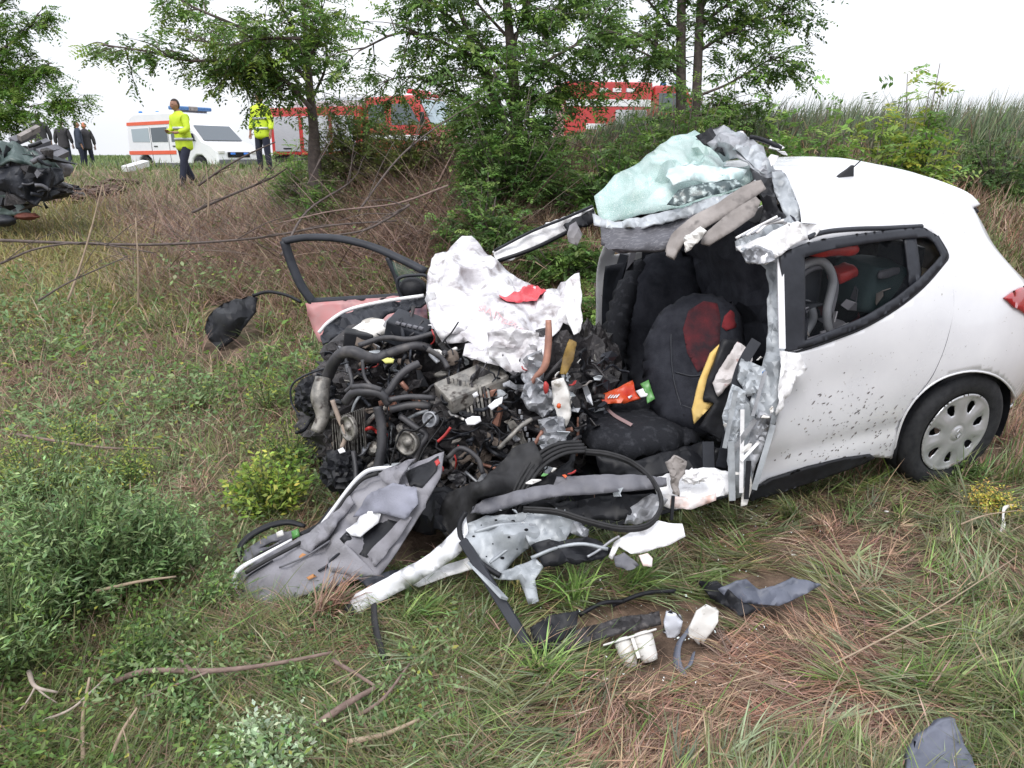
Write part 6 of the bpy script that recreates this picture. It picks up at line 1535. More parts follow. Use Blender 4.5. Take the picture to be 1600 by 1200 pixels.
herb('weed_bush', 'low green weed with yellow tips among dead straw in the left middle', 'weed', G(180, 770), .26, .22, 60, 30, GREEN + LEAFG, (.014, .03), (.006, .013), group='feathery weeds in the foreground', tipcol=YELG)
herb('weed_bush', 'small dark green weed above the long broken branch', 'weed', G(220, 1075), .16, .16, 40, 30, GREEN + DARKG, (.012, .028), (.006, .012), group='feathery weeds in the foreground')
herb('leafy_bush', 'bright yellow-green leafy bush beside the engine', 'bush', G(425, 812), .21, .27, 70, 24, YELG + [(.12, .20, .03), (.09, .16, .025), (.16, .24, .04)], (.022, .040), (.012, .020))
herb('leafy_bush', 'tall yellow-flowered green weed left of the engine pipes', 'bush', G(455, 740), .18, .26, 50, 26, GREEN + LEAFG, (.014, .03), (.005, .010), tipcol=YELG)
herb('silver_plant', 'pale silver-green leafy plant at the bottom edge', 'plant', G(420, 1215), .15, .13, 60, 26, [(.24, .31, .20), (.30, .38, .26), (.18, .25, .15)], (.012, .026), (.007, .013))
herb('yellow_plant', 'yellow and orange turning plant in front of the rear wheel', 'plant', G(1545, 806), .11, .13, 50, 24, [(.42, .36, .06), (.35, .34, .07), (.45, .28, .10), (.25, .30, .06)], (.010, .024), (.005, .010))
herb('leafy_weed', 'dark green broad-leaved weed at the foot of the rear wheel', 'weed', G(1500, 752), .10, .12, 22, 16, GREEN + DARKG, (.02, .04), (.010, .016))
for k, (a, b, r, h_, lab) in enumerate([(330, 950, .13, .12, 'low weed left of the lower end of the grey lining'), (250, 1010, .14, .12, 'low weed in the left foreground under the blue-green bushes'), (300, 1130, .12, .12, 'green-leaved weed below the long broken branch'), (470, 1090, .10, .10, 'low leafy weed between the broken branch and the bottom straw'), (120, 700, .22, .18, 'weed with straw around it at the left middle'), (300, 640, .3, .2, 'grey-green weed on the slope below the arch liner'), (60, 560, .4, .22, 'yellow-dotted weed at the left edge, upper of the weeds'), (250, 520, .35, .2, 'pale green weed left of the arch liner'), (420, 640, .25, .2, 'weed between the arch liner and the engine')]):
    herb('low_weed', lab, 'weed', G(a, b), r, h_, 30, 24, GREEN + BL if k % 2 else LEAFG + BL, (.012, .028), (.006, .012), group='low weeds', tipcol=YELG if k in (4, 6, 8) else None)

def tussock(name, label, c, n, ln, pal, w=(.004, .008), lean=(.1, 1.0), az=None, group='grass tussocks'):
    t = thing(name, label, 'grass tuft', tuple(c), group=group)
    A = Acc(); P = np.array(c) + np.stack([rng.normal(0, .022, n), rng.normal(0, .018, n), np.zeros(n)], 1)
    a = rng.uniform(0, 6.28, n) if az is None else rng.normal(az, .8, n)
    A.blades(P, a, rng.uniform(*lean, n) * .6, rng.uniform(ln * .5, ln, n), rng.uniform(*w, n), rng.uniform(.5, 1.7, n), cols(pal, n), twist=rng.uniform(-.5, .5, n))
    A.build('blades', M_BLADE, t); return t
G2 = [(.09, .17, .035), (.12, .21, .05), (.07, .14, .035), (.16, .25, .07)]
tussock('grass_tussock', 'bright arching grass tuft at the foot of the black pillar bar', G(848, 1062), 70, .22, G2)
tussock('grass_tussock', 'tall bright green blades inside the torn door frame', G(900, 950), 60, .30, G2, lean=(0, .5))
tussock('grass_tussock', 'green grass tuft below the grey door lining', G(640, 985), 80, .22, GREEN + G2, az=.3)
tussock('grass_tussock', 'green grass tuft leaning right under the torn frame', G(985, 925), 90, .24, GREEN + G2, az=.2)
tussock('grass_tussock', 'broad-bladed grass tuft at the right edge', G(1590, 1120), 80, .26, G2 + OLIVE)
tussock('grass_tussock', 'broad-bladed grass tuft left of the dark flap at the bottom', G(1450, 1080), 50, .18, GREEN + OLIVE)
tussock('grass_tussock', 'grass tuft cut by the bottom edge left of the flap', G(1240, 1180), 40, .14, GREEN + OLIVE)
tussock('grass_tussock', 'dark grass tuft below the white sill', G(1240, 815), 90, .20, GREEN + OLIVE, az=3.6)
tussock('grass_tussock', 'grass tuft pressed under the black sill trim', G(1150, 830), 70, .18, GREEN + OLIVE, az=3.4)
tussock('grass_tussock', 'grass tuft at the bottom edge left of centre', G(130, 1170), 60, .16, GREEN + OLIVE)
tussock('grass_tussock', 'straw coloured tuft under the white fender end', G(505, 975), 110, .26, RUST + STRAW, az=.4)
tussock('grass_tussock', 'dry straw tuft on the bare soil right of centre', G(1290, 835), 60, .13, RUST + STRAW)
tussock('grass_tussock', 'dry straw heap left of the yellow-green bush', G(310, 775), 120, .20, RUST + STRAW, az=2.8, lean=(.9, 1.6))
tussock('grass_tussock', 'dry straw heap above the tallest weed bush', G(270, 640), 120, .26, RUST + STRAW, az=.2, lean=(.9, 1.6))
tussock('seed_grass', 'pale yellow seed head drooping in front of the torn inner panel', G(812, 940), 20, .24, [(.45, .40, .16), (.38, .36, .16)], lean=(0, .4))

# ---- loose sticks on the ground
def stick(label, pts, r, m, cat='branch', group=None, sub=()):
    pts = [(a, b, l + .055) for a, b, l in pts]; sub = [[(a, b, l + .055) for a, b, l in q] for q in sub]
    P = [Vector(G(a, b, l)) for a, b, l in pts]
    if sub:
        t = thing('fallen_branch', label, cat, tuple(P[0]), group=group)
        tube('limb', P, [r, r * .8, r * .5], m, t, sides=7, n=5)
        for q in sub: tube('side_branch', [Vector(G(a, b, l)) for a, b, l in q], [r * .5, r * .25], m, t, sides=6, n=4)
        return t
    return tag(tube('fallen_branch', P, [r, r * .85, r * .55], m, None, sides=7, n=5), label, cat, group)
M_BARK = mat('bark', (.14, .095, .08), (.24, .17, .145), 30, .85, bump=.5, stretch=(1, 1, 1))
M_BARKD = mat('dark_bark', (.075, .06, .055), (.14, .11, .10), 25, .9, bump=.4)
M_STALK = mat('dry_stalk', (.36, .28, .20), (.26, .19, .135), 20, .8, bump=.2)
M_PALE = mat('bleached_wood', (.45, .38, .33), (.32, .26, .22), 20, .8, bump=.2)
stick('long reddish brown branch lying across the left foreground', [(175, 1066, .03), (230, 1052, .05), (330, 1050, .06), (420, 1040, .06), (520, 1022, .05)], .010, M_BARK, sub=[[(330, 1050, .06), (270, 1072, .05), (225, 1092, .03)], [(300, 1048, .06), (280, 1030, .05), (262, 1016, .04)]])
stick('thick bent branch at the bottom, second from the silver plant', [(488, 1140, .02), (540, 1105, .05), (600, 1070, .04)], .012, M_BARK)
stick('thin forked branch beside the thick bent branch', [(560, 1120, .02), (600, 1092, .05), (640, 1040, .04)], .006, M_BARK)
stick('pale orange stick at the bottom centre', [(545, 1162, .03), (600, 1148, .03), (655, 1128, .03)], .008, M_STALK)
stick('pinkish stick leaning from the straw under the fender end', [(520, 1035, .03), (560, 1058, .04), (610, 1088, .02)], .007, M_BARK)
stick('bleached forked twig at the lower left', [(45, 1050, .06), (56, 1075, .08), (90, 1082, .05)], .007, M_PALE, sub=[[(56, 1075, .08), (44, 1098, .05), (30, 1115, .03)], [(56, 1075, .08), (70, 1088, .06), (90, 1100, .03)]])
stick('thin curved white twig at the lower left', [(64, 1128, .04), (110, 1110, .07), (140, 1085, .08), (172, 1055, .06)], .004, M_PALE)
stick('upright tan stalk rising through the weeds at lower left', [(130, 1190, .0), (130, 1120, .04), (140, 1060, .10)], .006, M_STALK)
stick('short tan stalks crossing at the bottom left', [(170, 1200, .0), (190, 1150, .06), (215, 1110, .10)], .006, M_STALK, sub=[[(205, 1200, 0), (198, 1160, .05), (192, 1140, .08)]])
stick('dark branch over the weeds left of the lining', [(20, 660 + 20, .1), (160, 660 + 40, .1), (250, 700, .1)], .008, M_BARK)
stick('brown branch lying left of the grey lining', [(150, 925, .12), (215, 912, .14), (275, 902, .12)], .006, M_STALK)
stick('orange dry stalk at the right edge pointing to the rear wheel', [(1500, 820, .02), (1540, 806, .04), (1590, 800, .03)], .004, M_STALK)
stick('pale straw lying against the wheel cover', [(1530, 705, .06), (1550, 702, .07), (1568, 702, .07)], .0025, M_STALK)
stick('long green-yellow stalk in the lower right', [(1300, 1040, .02), (1450, 960, .05), (1590, 870, .03)], .003, M_STALK)
# ---- dead branches over the slope
for k, (pts, r, lab, m) in enumerate([
    ([(-10, 375, 6.2, .02), (120, 380, 6.3, 0), (250, 382, 6.4, 0), (400, 372, 6.6, 0), (520, 352, 6.8, 0), (620, 345, 7.0, 0)], .014, 'long dark branch stretched level across the slope', M_BARKD),
    ([(0, 412, 5.6, 0), (60, 388, 5.8, 0), (140, 380, 6.0, 0), (240, 395, 6.0, 0)], .009, 'thin dark branch at the left edge below the level one', M_BARKD),
    ([(300, 332, 8.5, 0), (360, 305, 9, 0), (420, 280, 9.4, 0), (450, 262, 9.6, 0)], .016, 'slanting dark branch right of the policeman', M_BARKD),
    ([(310, 290, 12, 0), (350, 262, 12, 0), (390, 240, 12, 0), (430, 222, 12, 0)], .018, 'upper slanting branch behind the policeman', M_BARKD),
    ([(440, 398, 6, 0), (480, 330, 7, 0), (540, 290, 8, 0), (560, 270, 8.5, 0)], .012, 'curved branch above the open door', M_BARKD),
    ([(560, 330, 6.6, 0), (620, 250, 7, 0), (680, 200, 7.4, 0), (760, 150, 7.8, 0)], .010, 'long thin branch rising to the right towards the fire engine', M_BARKD),
    ([(106, 470, 5.3, 0), (124, 420, 5.4, 0), (142, 360, 5.5, 0), (160, 290, 5.6, 0)], .009, 'leaning pale dry stalk on the left slope', M_STALK),
    ([(216, 480, 5.6, 0), (216, 420, 5.6, 0), (212, 340, 5.7, 0)], .008, 'upright pale dry stalk on the left slope', M_STALK),
    ([(325, 340, 7, 0), (326, 300, 7, 0), (322, 260, 7, 0)], .010, 'short pale stalk near the policeman feet', M_STALK),
    ([(640, 320, 6.2, 0), (600, 345, 6.1, 0), (560, 362, 6.0, 0), (480, 372, 5.9, 0)], .012, 'dark branch lying just above the door frame', M_BARKD),
    ([(700, 290, 6.5, 0), (620, 318, 6.3, 0), (520, 330, 6.2, 0), (430, 350, 6.2, 0)], .010, 'second branch lying above the door frame', M_BARK),
    ([(480, 290, 7.5, 0), (500, 250, 7.6, 0), (520, 215, 7.8, 0)], .008, 'short forked twig under the middle tree', M_BARKD),
    ([(60, 470, 5.0, 0), (110, 440, 5.1, 0), (200, 400, 5.4, 0)], .007, 'thin twig crossing the upright stalk', M_BARKD),
]):
    P = []
    for a, b, Y, _ in pts:
        w_ = W(a, b, Y); hz = float(H(w_.x, w_.y)); w_.z = max(w_.z, hz + .03); P.append(w_)
    t = thing('dead_branch', lab, 'branch', tuple(P[0]), group='dead branches on the slope')
    tube('limb', P, [r, r * .8, r * .5], m, t, sides=6, n=6)
    for q in range(3 if m is not M_STALK else 0):
        i = random.randint(1, len(P) - 1); b0 = P[i].lerp(P[i - 1], random.random()); d = (P[i] - P[i - 1]).normalized()
        e = b0 + d * random.uniform(.2, .6) + Vector((0, random.uniform(-.2, .2), random.uniform(-.15, .35)))
        tube('side_branch', [b0, b0.lerp(e, .5) + Vector((0, 0, .03)), e], [r * .4, r * .2], m, t, sides=5, n=3)

# ---- trees: trunk, limbs, crown of small feathery leaves
def sprays(A, tips, nleaf, lf=(.035, .055), lw=.020, pal=LEAFG, droop=.4, length=.18, per=11):
    """compound leaves along short twigs; tips: list of (base, end)"""
    B = []; D_ = []
    for b, e in tips:
        d = e - b
        for _ in range(nleaf):
            t = random.uniform(.15, 1.0); p = b + d * t
            v = (d.normalized() * .6 + Vector((random.gauss(0, .8), random.gauss(0, .8), random.gauss(-droop * .5, .35)))).normalized()
            B.append(p); D_.append(v)
    n = len(B); B = np.array(B); D_ = np.array(D_); ln = rng.uniform(length * .6, length * 1.1, n)
    up = np.zeros((n, 3)); up[:, 2] = 1
    S = np.cross(D_, up + rng.normal(0, .4, (n, 3))); S /= np.maximum(np.linalg.norm(S, axis=1, keepdims=True), 1e-6)
    base = cols(pal, n, .22)
    for k in range(per):
        t = (k // 2 + 1) / (per // 2 + 1); sg = 1 if k % 2 else -1
        P = B + D_ * (ln * t)[:, None]; P[:, 2] -= ln * t * t * droop * .5
        dd = D_ * .45 + S * sg; dd[:, 2] -= .15; dd += rng.normal(0, .15, dd.shape); dd /= np.linalg.norm(dd, axis=1, keepdims=True)
        C = np.clip(base * (1 + rng.normal(0, .08, (n, 1))), .004, .9)
        A.leaves(P, dd, rng.uniform(*lf, n), np.full(n, lw) * rng.uniform(.8, 1.2, n), C, N=up, tip=.5)
def tree(label, trunks, limbs, group='locust trees on the bank', pal=LEAFG, twigs=9, nleaf=6, tw=(.35, .8), bark=M_BARKD, name='locust_tree', per=11, lscale=1.0, extra_tips=(), cat='tree'):
    for pts, r in trunks:
        b_ = pts[0]; gz = float(H(b_.x, b_.y)) - .05
        if gz < b_.z: pts.insert(0, Vector((b_.x + .03, b_.y, gz))); r.insert(0, r[0] * 1.15)
    base = trunks[0][0][0]
    t = thing(name, label, cat, tuple(base), group=group)
    for pts, r in trunks: tube('trunk', pts, r, bark, t, sides=9, n=5)
    paths = []; tips = []
    for pts, r in limbs:
        c = catmull(pts, 6); paths.append((pts, [r, r * .3]))
        for _ in range(int(twigs * max(1, len(pts) - 1))):
            i = random.randint(1, len(c) - 2); p = c[i]; d = (c[i + 1] - c[i - 1]).normalized()
            v = (d * random.uniform(.2, .9) + Vector((random.gauss(0, .6), random.gauss(0, .7), random.gauss(.05, .5)))).normalized()
            l = random.uniform(*tw); e = p + v * l + Vector((0, 0, -.15 * l))
            paths.append(([p, p.lerp(e, .5) + Vector((0, 0, .04)), e], [r * .22 + .002, .002])); tips.append((p, e))
    tips += list(extra_tips)
    multi_tube('limbs', paths, bark, t, 5, 3)
    A = Acc(); sprays(A, tips, nleaf, pal=pal, per=per, lf=(.044 * lscale, .070 * lscale), lw=.027 * lscale, length=.21 * lscale)
    A.build('crown', M_LEAF, t)
    return t
def wl(l, Y=None): return [W(a, b, (c[0] if c else Y)) for a, b, *c in l]
# middle-left tree with its long arm to the left
Y1 = 9.6
FEA_ = [(.13, .21, .045), (.10, .175, .04)]
tree('slim locust tree with a long leafy arm reaching left over the ambulance', [(wl([(492, 262, Y1), (490, 200, Y1), (484, 140, Y1), (478, 60, Y1), (470, -30, Y1)]), [.085, .06, .05, .035, .02])],
     [(wl([(486, 170), (440, 120), (380, 95), (300, 95), (230, 80), (160, 70)], Y1 - .5), .03), (wl([(484, 130), (430, 70), (370, 40), (300, 10), (250, -20)], Y1), .03), (wl([(482, 100), (450, 30), (420, -30), (400, -80)], Y1), .025),
      (wl([(490, 150), (510, 100), (505, 40), (500, -40)], Y1 + .3), .02), (wl([(488, 150), (430, 120), (380, 105), (330, 100)], Y1 - .3), .02),
      (wl([(470, 60), (420, 60), (360, 70), (290, 60)], Y1 - .8), .02), (wl([(480, 90), (500, 60), (470, 10)], Y1 - .4), .02)], twigs=9, nleaf=10, tw=(.22, .6), pal=LEAFG + YELG[1:2] + [(.08, .13, .04)])
# centre tree
Y2 = 8.6
tree('dark dense locust tree in the centre with a straight trunk', [(wl([(806, 300, Y2), (808, 200, Y2), (800, 100, Y2), (793, 20, Y2), (785, -60, Y2)]), [.085, .07, .055, .045, .03]), (wl([(806, 230, Y2), (770, 150, Y2 + .2), (735, 60, Y2 + .3), (700, -30, Y2 + .3)]), [.05, .04, .03, .02])],
     [(wl([(805, 170), (760, 110), (700, 70), (630, 50), (560, 80)], Y2), .03), (wl([(800, 120), (740, 60), (680, 10), (640, -40)], Y2 + .3), .03), (wl([(800, 80), (820, 20), (850, -50)], Y2), .025),
      (wl([(805, 150), (850, 100), (900, 70), (940, 40)], Y2 - .3), .025), (wl([(806, 200), (760, 170), (700, 140), (640, 120), (590, 130)], Y2 + .5), .02), (wl([(806, 190), (850, 150), (890, 130), (930, 120)], Y2), .02),
      (wl([(795, 60), (750, 10), (720, -40)], Y2), .02), (wl([(793, 60), (830, 40), (880, 0), (900, -50)], Y2 + .2), .02), (wl([(806, 230), (770, 210), (740, 190), (720, 170)], Y2 - .3), .015), (wl([(806, 240), (840, 215), (870, 200)], Y2 - .2), .015), (wl([(806, 210), (790, 150), (760, 90)], Y2 - .5), .02)],
     twigs=9, nleaf=10, tw=(.22, .7), pal=LEAFG + LEAFG + DARKG + FEA_)
# right pair of trunks
Y3 = 9.4
tree('locust tree with two parallel trunks above the torn windscreen', [(wl([(1064, 230, Y3), (1064, 130, Y3), (1064, 40, Y3), (1066, -60, Y3)]), [.07, .06, .055, .045]), (wl([(1085, 230, Y3), (1089, 130, Y3), (1093, 40, Y3), (1098, -60, Y3)]), [.06, .055, .05, .04])],
     [(wl([(1064, 100), (1010, 60), (960, 40), (920, 20)], Y3), .025), (wl([(1064, 60), (1020, 10), (980, -40)], Y3 + .3), .025), (wl([(1092, 80), (1140, 50), (1190, 30), (1240, 20)], Y3), .022), (wl([(1093, 40), (1150, 0), (1220, -20), (1260, -30)], Y3), .022),
      (wl([(1090, 150), (1140, 130), (1190, 100), (1215, 90)], Y3 - .2), .018), (wl([(1064, 120), (1020, 90), (970, 70), (940, 80)], Y3 - .3), .018), (wl([(1090, 180), (1130, 170), (1180, 160)], Y3 - .3), .016), (wl([(1066, 20), (1060, -40), (1040, -80)], Y3), .016), (wl([(1095, 20), (1120, -30), (1150, -60)], Y3), .016)],
     twigs=10, nleaf=9, tw=(.22, .65), pal=LEAFG + LEAFG + DARKG + FEA_)
# left edge tree
Y4 = 12.0
tree('broad tree cut by the left edge, hanging over the second wreck', [(wl([(-60, 330, Y4), (-50, 200, Y4), (-40, 60, Y4), (-30, -60, Y4)]), [.12, .1, .08, .05])],
     [(wl([(-45, 120), (0, 80), (40, 50), (60, 20)], Y4), .03), (wl([(-40, 60), (0, 10), (30, -40)], Y4), .03), (wl([(-48, 180), (0, 150), (30, 130), (55, 112), (80, 98)], Y4), .03), (wl([(-45, 210), (-10, 190), (15, 175), (35, 165)], Y4 - .3), .025), (wl([(40, 168), (80, 160), (125, 160)], Y4 - .4), .008), (wl([(-40, 100), (10, 120), (50, 90)], Y4 + .3), .02)],
     twigs=11, nleaf=10, tw=(.18, .42), pal=[(.06, .13, .02), (.09, .17, .03), (.05, .10, .02), (.12, .19, .04)])
# bushes under the trees
def bush(label, c, rx, ry, rz, n, pal, group='bushes along the bank', nleaf=5, lscale=1.0):
    base = c; t = thing('locust_bush', label, 'bush', tuple(base), group=group)
    paths = []; tips = []
    for k in range(n):
        az = random.uniform(0, 6.28); r = math.sqrt(random.random()); zz = random.uniform(.15, 1.0)
        e = Vector(c) + Vector((math.cos(az) * rx * r, math.sin(az) * ry * r, rz * zz * (1 - .5 * r * r) * random.uniform(.75, 1.2)))
        b = Vector(c) + (e - Vector(c)) * .45; b.z = c[2] + (e.z - c[2]) * .45
        tips.append((b, e))
        if k % 3 == 0 or k < 12: paths.append(([Vector(c), b, e], [.012, .008, .003]))
    multi_tube('stems', paths, M_BARKD, t, 5, 2)
    A = Acc(); sprays(A, tips, nleaf, pal=pal, lf=(.034 * lscale, .055 * lscale), lw=.021 * lscale, length=.17 * lscale)
    A.build('leaves', M_LEAF, t); return t
def gb(px, py, Y):
    w_ = W(px, py, Y); return Vector((w_.x, Y, float(H(w_.x, Y)) - .02))
MIX = LEAFG + [(.10, .155, .035)]
FEA = [(.12, .21, .045), (.09, .17, .035), (.16, .25, .055), (.075, .14, .035)]
bush('dark bush at the foot of the centre tree', gb(800, 300, 7.8), .65, .5, 1.3, 280, DARKG + LEAFG)
bush('dark green bush behind the crumpled bonnet', gb(760, 300, 7.0), .5, .4, .75, 150, DARKG + LEAFG)
bush('bush left of the windscreen, under the twin trunks', gb(960, 300, 7.6), .7, .5, .85, 230, LEAFG + DARKG)
bush('green bush directly behind the torn windscreen', gb(1060, 260, 7.8), .8, .5, 1.25, 300, MIX)
bush('olive bush in front of the fire engine cab', gb(560, 260, 10.0), .80, .5, 1.42, 270, [(.10, .13, .035), (.13, .155, .045), (.075, .11, .03)])
bush('olive bush between the slim tree and the centre tree', gb(655, 250, 9.3), .6, .5, .8, 150, [(.10, .13, .035), (.13, .155, .045), (.075, .11, .03)])
bush('small bush at the foot of the slim tree', gb(500, 250, 9.2), .45, .4, .5, 70, MIX)
bush('airy light green bush in front of the silver shutters', gb(465, 250, 11.0), .5, .4, .95, 110, FEA)
bush('low green bush between the open door and the centre tree', gb(700, 380, 5.9), .30, .3, .35, 60, DARKG + MIX)
bush('bright low bush beside the roof rail', gb(880, 330, 6.6), .5, .3, .55, 90, MIX + DARKG)
bush('bright feathery bush above the car roof, left of the aerial', gb(1262, 235, 6.6), .62, .4, 1.50, 260, FEA, lscale=1.35)
bush('bright yellow-green feathery bush right of the aerial', gb(1375, 235, 6.5), .60, .4, 1.60, 300, FEA + YELG, lscale=1.35)
bush('feathery bush reaching furthest right above the car roof', gb(1440, 215, 6.7), .34, .3, 1.75, 130, FEA + YELG, lscale=1.3)
bush('dark bush at the right of the bank', gb(1570, 210, 8.2), .9, .5, .7, 130, DARKG + [(.05, .075, .04)])
bush('small bush behind the far door post', gb(940, 400, 5.6), .3, .2, .7, 60, DARKG + MIX)
# creeping bright leaves seen through the open door window
A = Acc()
P = px_sample(5200, 400, 780, 330, 520); P = P[clear(P)]; P = P[nz2(P[:, 0], P[:, 1], 5.0, 1) + .3 * nz2(P[:, 0], P[:, 1], 11, 2) > .35]; n = len(P); P[:, 2] += rng.uniform(.03, .12, n)
az = rng.uniform(0, 6.28, n); el = rng.uniform(-.3, .5, n); D = np.stack([np.cos(az) * np.cos(el), np.sin(az) * np.cos(el), np.sin(el)], 1); up = np.zeros((n, 3)); up[:, 2] = 1
A.leaves(P, D, rng.uniform(.04, .07, n), rng.uniform(.02, .035, n), cols(YELG + MIX, n), N=up)
tag(A.build('creeper', M_LEAF), 'bright green creeper on the slope behind the open door', 'ground cover', kind='stuff')
# ================================================================== VEHICLES ON THE ROAD
def ground_at(px, Y, dz=0.0):
    x = W(px, 243, Y).x; return Vector((x, Y, float(H(x, Y)) + .03 + dz))
def extr(name, prof, y0, y1, m, parent, bev=.04, inset=0.0):
    """profile (x, z) pulled from y0 to y1 in the parent's frame"""
    n = len(prof); c = np.mean(prof, 0)
    V = [(x, y0, z) for x, z in prof] + [(x, y1, z) for x, z in prof]
    Fc = [tuple(range(n)), tuple(range(2 * n - 1, n - 1, -1))] + [(i, n + i, n + (i + 1) % n, (i + 1) % n)[::1] for i in range(n)]
    bm = bmesh.new(); vs = [bm.verts.new(v) for v in V]
    for f in Fc: bm.faces.new([vs[i] for i in f])
    bmesh.ops.recalc_face_normals(bm, faces=bm.faces[:])
    o = link_mesh(name, bm_done(bm), m, parent, world=False)
    if bev: bevel(o, bev, 3)
    return o
def vwheel(x, y, parent, r=.36, w=.24, cap=None):
    e = bpy.data.objects.new('wheel', None); COL.objects.link(e); e.parent = parent; e.location = (x, y, r)
    for nm, r0, ww, m in (('tyre', r, w, M_TYRE), ('rim', r * .6, w + .02, cap or M_ALLOY)):
        bm = bmesh.new(); bmesh.ops.create_cone(bm, cap_ends=True, segments=24, radius1=r0, radius2=r0, depth=ww, matrix=Matrix.Rotation(math.pi / 2, 4, 'X'))
        o = link_mesh(nm, bm_done(bm, False), m, e, world=False); bevel(o, .02)
M_AMB = mat('ambulance_white', (.78, .78, .80), (.72, .73, .76), 3, .3, coat=.4)
M_ORS = mat('orange_stripe', (.75, .13, .06), (.70, .11, .05), 4, .4)
M_WIN = mat('vehicle_glass', (.10, .12, .14), rough=.08)
M_WINP = mat('pale_vehicle_glass', (.34, .40, .44), rough=.12)
M_BLUEL = mat('blue_lamp', (.05, .18, .42), (.03, .12, .30), 9, .2, coat=.5)
M_FIRE = mat('fire_red', (.50, .035, .03), (.42, .03, .03), 3, .3, coat=.5)
M_SILV = mat('silver_shutter', (.55, .56, .58), (.46, .47, .5), 5, .4, metal=.4, stretch=(1, 1, 20))
M_FLY = mat('fluorescent_yellow', (.62, .80, .03), (.48, .64, .03), 5, .6, bump=1.0, bscale=7)
def ambulance():
    t = thing('ambulance', 'white ambulance van with orange stripes and blue light bar on the road', 'ambulance', tuple(ground_at(302, 30.0)), math.radians(-30))
    t.scale = (1.03, 1, .86)
    # local: x forward, near side y < 0
    prof = [(-2.45, .42), (-2.5, 1.2), (-2.42, 2.0), (-2.25, 2.42), (-1.9, 2.58), (.4, 2.58), (.75, 2.45), (1.15, 2.05), (1.75, 1.38), (2.25, 1.20), (2.45, .98), (2.5, .55), (2.42, .40), (1.9, .38), (1.85, .62), (1.65, .80), (1.35, .80), (1.15, .62), (1.1, .38), (-1.15, .38), (-1.2, .62), (-1.4, .80), (-1.7, .80), (-1.9, .62), (-1.95, .40)]
    extr('body', prof, -.95, .95, M_AMB, t, .07)
    for y0, y1 in ((-.965, -.951), (.951, .965)):
        extr('window', [(-2.15, 1.38), (-2.15, 1.92), (-1.15, 1.95), (-1.15, 1.36)], y0, y1, M_WINP, t, .0)
        extr('window', [(-1.0, 1.36), (-1.0, 1.95), (-.1, 1.97), (-.1, 1.36)], y0, y1, M_WIN, t, .0)
        extr('window', [(.12, 1.36), (.12, 1.95), (.85, 1.92), (1.45, 1.38)], y0, y1, M_WIN, t, .0)
        extr('stripe', [(-2.40, 2.06), (-2.38, 2.20), (.62, 2.24), (1.0, 2.08), (.9, 2.03), (.55, 2.10)], y0, y1, M_ORS, t, 0)
        extr('stripe', [(-2.46, .82), (-2.46, .98), (.3, 1.0), (.3, .84)], y0, y1, M_ORS, t, 0)
        extr('door_handle', [(-.92, 1.16), (-.92, 1.20), (-.72, 1.20), (-.72, 1.16)], y0 * 1.012, y1 * 1.012, M_BLACK, t, 0)
        extr('door_handle', [(.15, 1.16), (.15, 1.20), (.35, 1.20), (.35, 1.16)], y0 * 1.012, y1 * 1.012, M_BLACK, t, 0)
        extr('door_gap', [(-.055, .5), (-.055, 2.0), (-.04, 2.0), (-.04, .5)], y0 * .996, y1 * .996, M_GREY, t, 0)
        extr('door_gap', [(-1.08, .5), (-1.08, 2.0), (-1.065, 2.0), (-1.065, .5)], y0 * .996, y1 * .996, M_GREY, t, 0)
        extr('bumper_strip', [(-1.1, .40), (-1.1, .48), (1.1, .48), (1.1, .40)], y0 * 1.01, y1 * 1.01, M_GREY, t, 0)
    V = [(1.2, -.80, 2.01), (1.2, .80, 2.01), (1.76, .86, 1.40), (1.76, -.86, 1.40)]
    o = link_mesh('windscreen', mesh([Vector(v) + Vector((.02, 0, .02)) for v in V], [(0, 3, 2, 1)]), M_WIN, t, world=False); solid(o, .02)
    box('grille', (2.50, 0, .82), (.03, 1.0, .22), M_BLACK, t, world=False, bev=.01)
    box('bumper', (2.47, 0, .52), (.12, 1.8, .22), M_GREY, t, world=False, bev=.03)
    for y in (-.3, .3): box('grille_lamp', (2.54, y, .86), (.06, .2, .09), mat('blue_lamp_bright', (.05, .22, .75), rough=.2), t, world=False, bev=.02)
    for y in (-.75, .75): box('headlight', (2.38, y, .92), (.22, .30, .18), M_WHITEP, t, world=False, bev=.05)
    lb = box('light_bar', (.15, 0, 2.76), (.34, 1.7, .17), M_BLUEL, t, world=False, bev=.05)
    box('light_bar_centre', (.15, 0, 2.76), (.36, .42, .18), M_BEIGE, t, world=False, bev=.04)
    box('light_bar_foot', (.15, 0, 2.64), (.2, 1.3, .10), M_GREY, t, world=False)
    for x, y in ((-2.1, -.5), (-1.5, -.2), (-2.1, .4)):
        box('roof_lamp', (x, y, 2.64), (.12, .12, .14), M_BLUEP, t, world=False, bev=.04)
    box('roof_hatch', (-1.2, 0, 2.62), (.6, .6, .08), M_AMB, t, world=False, bev=.03)
    box('wing_mirror', (1.35, -1.08, 1.55), (.1, .2, .28), M_BLACK, t, world=False, bev=.04)
    for x in (-1.55, 1.5):
        for y in (-.86, .86): vwheel(x, y, t, .34)
    for c_ in t.children:
        if c_.name.startswith('wheel'): c_.scale = (1, 1, 1 / .86)
ambulance()
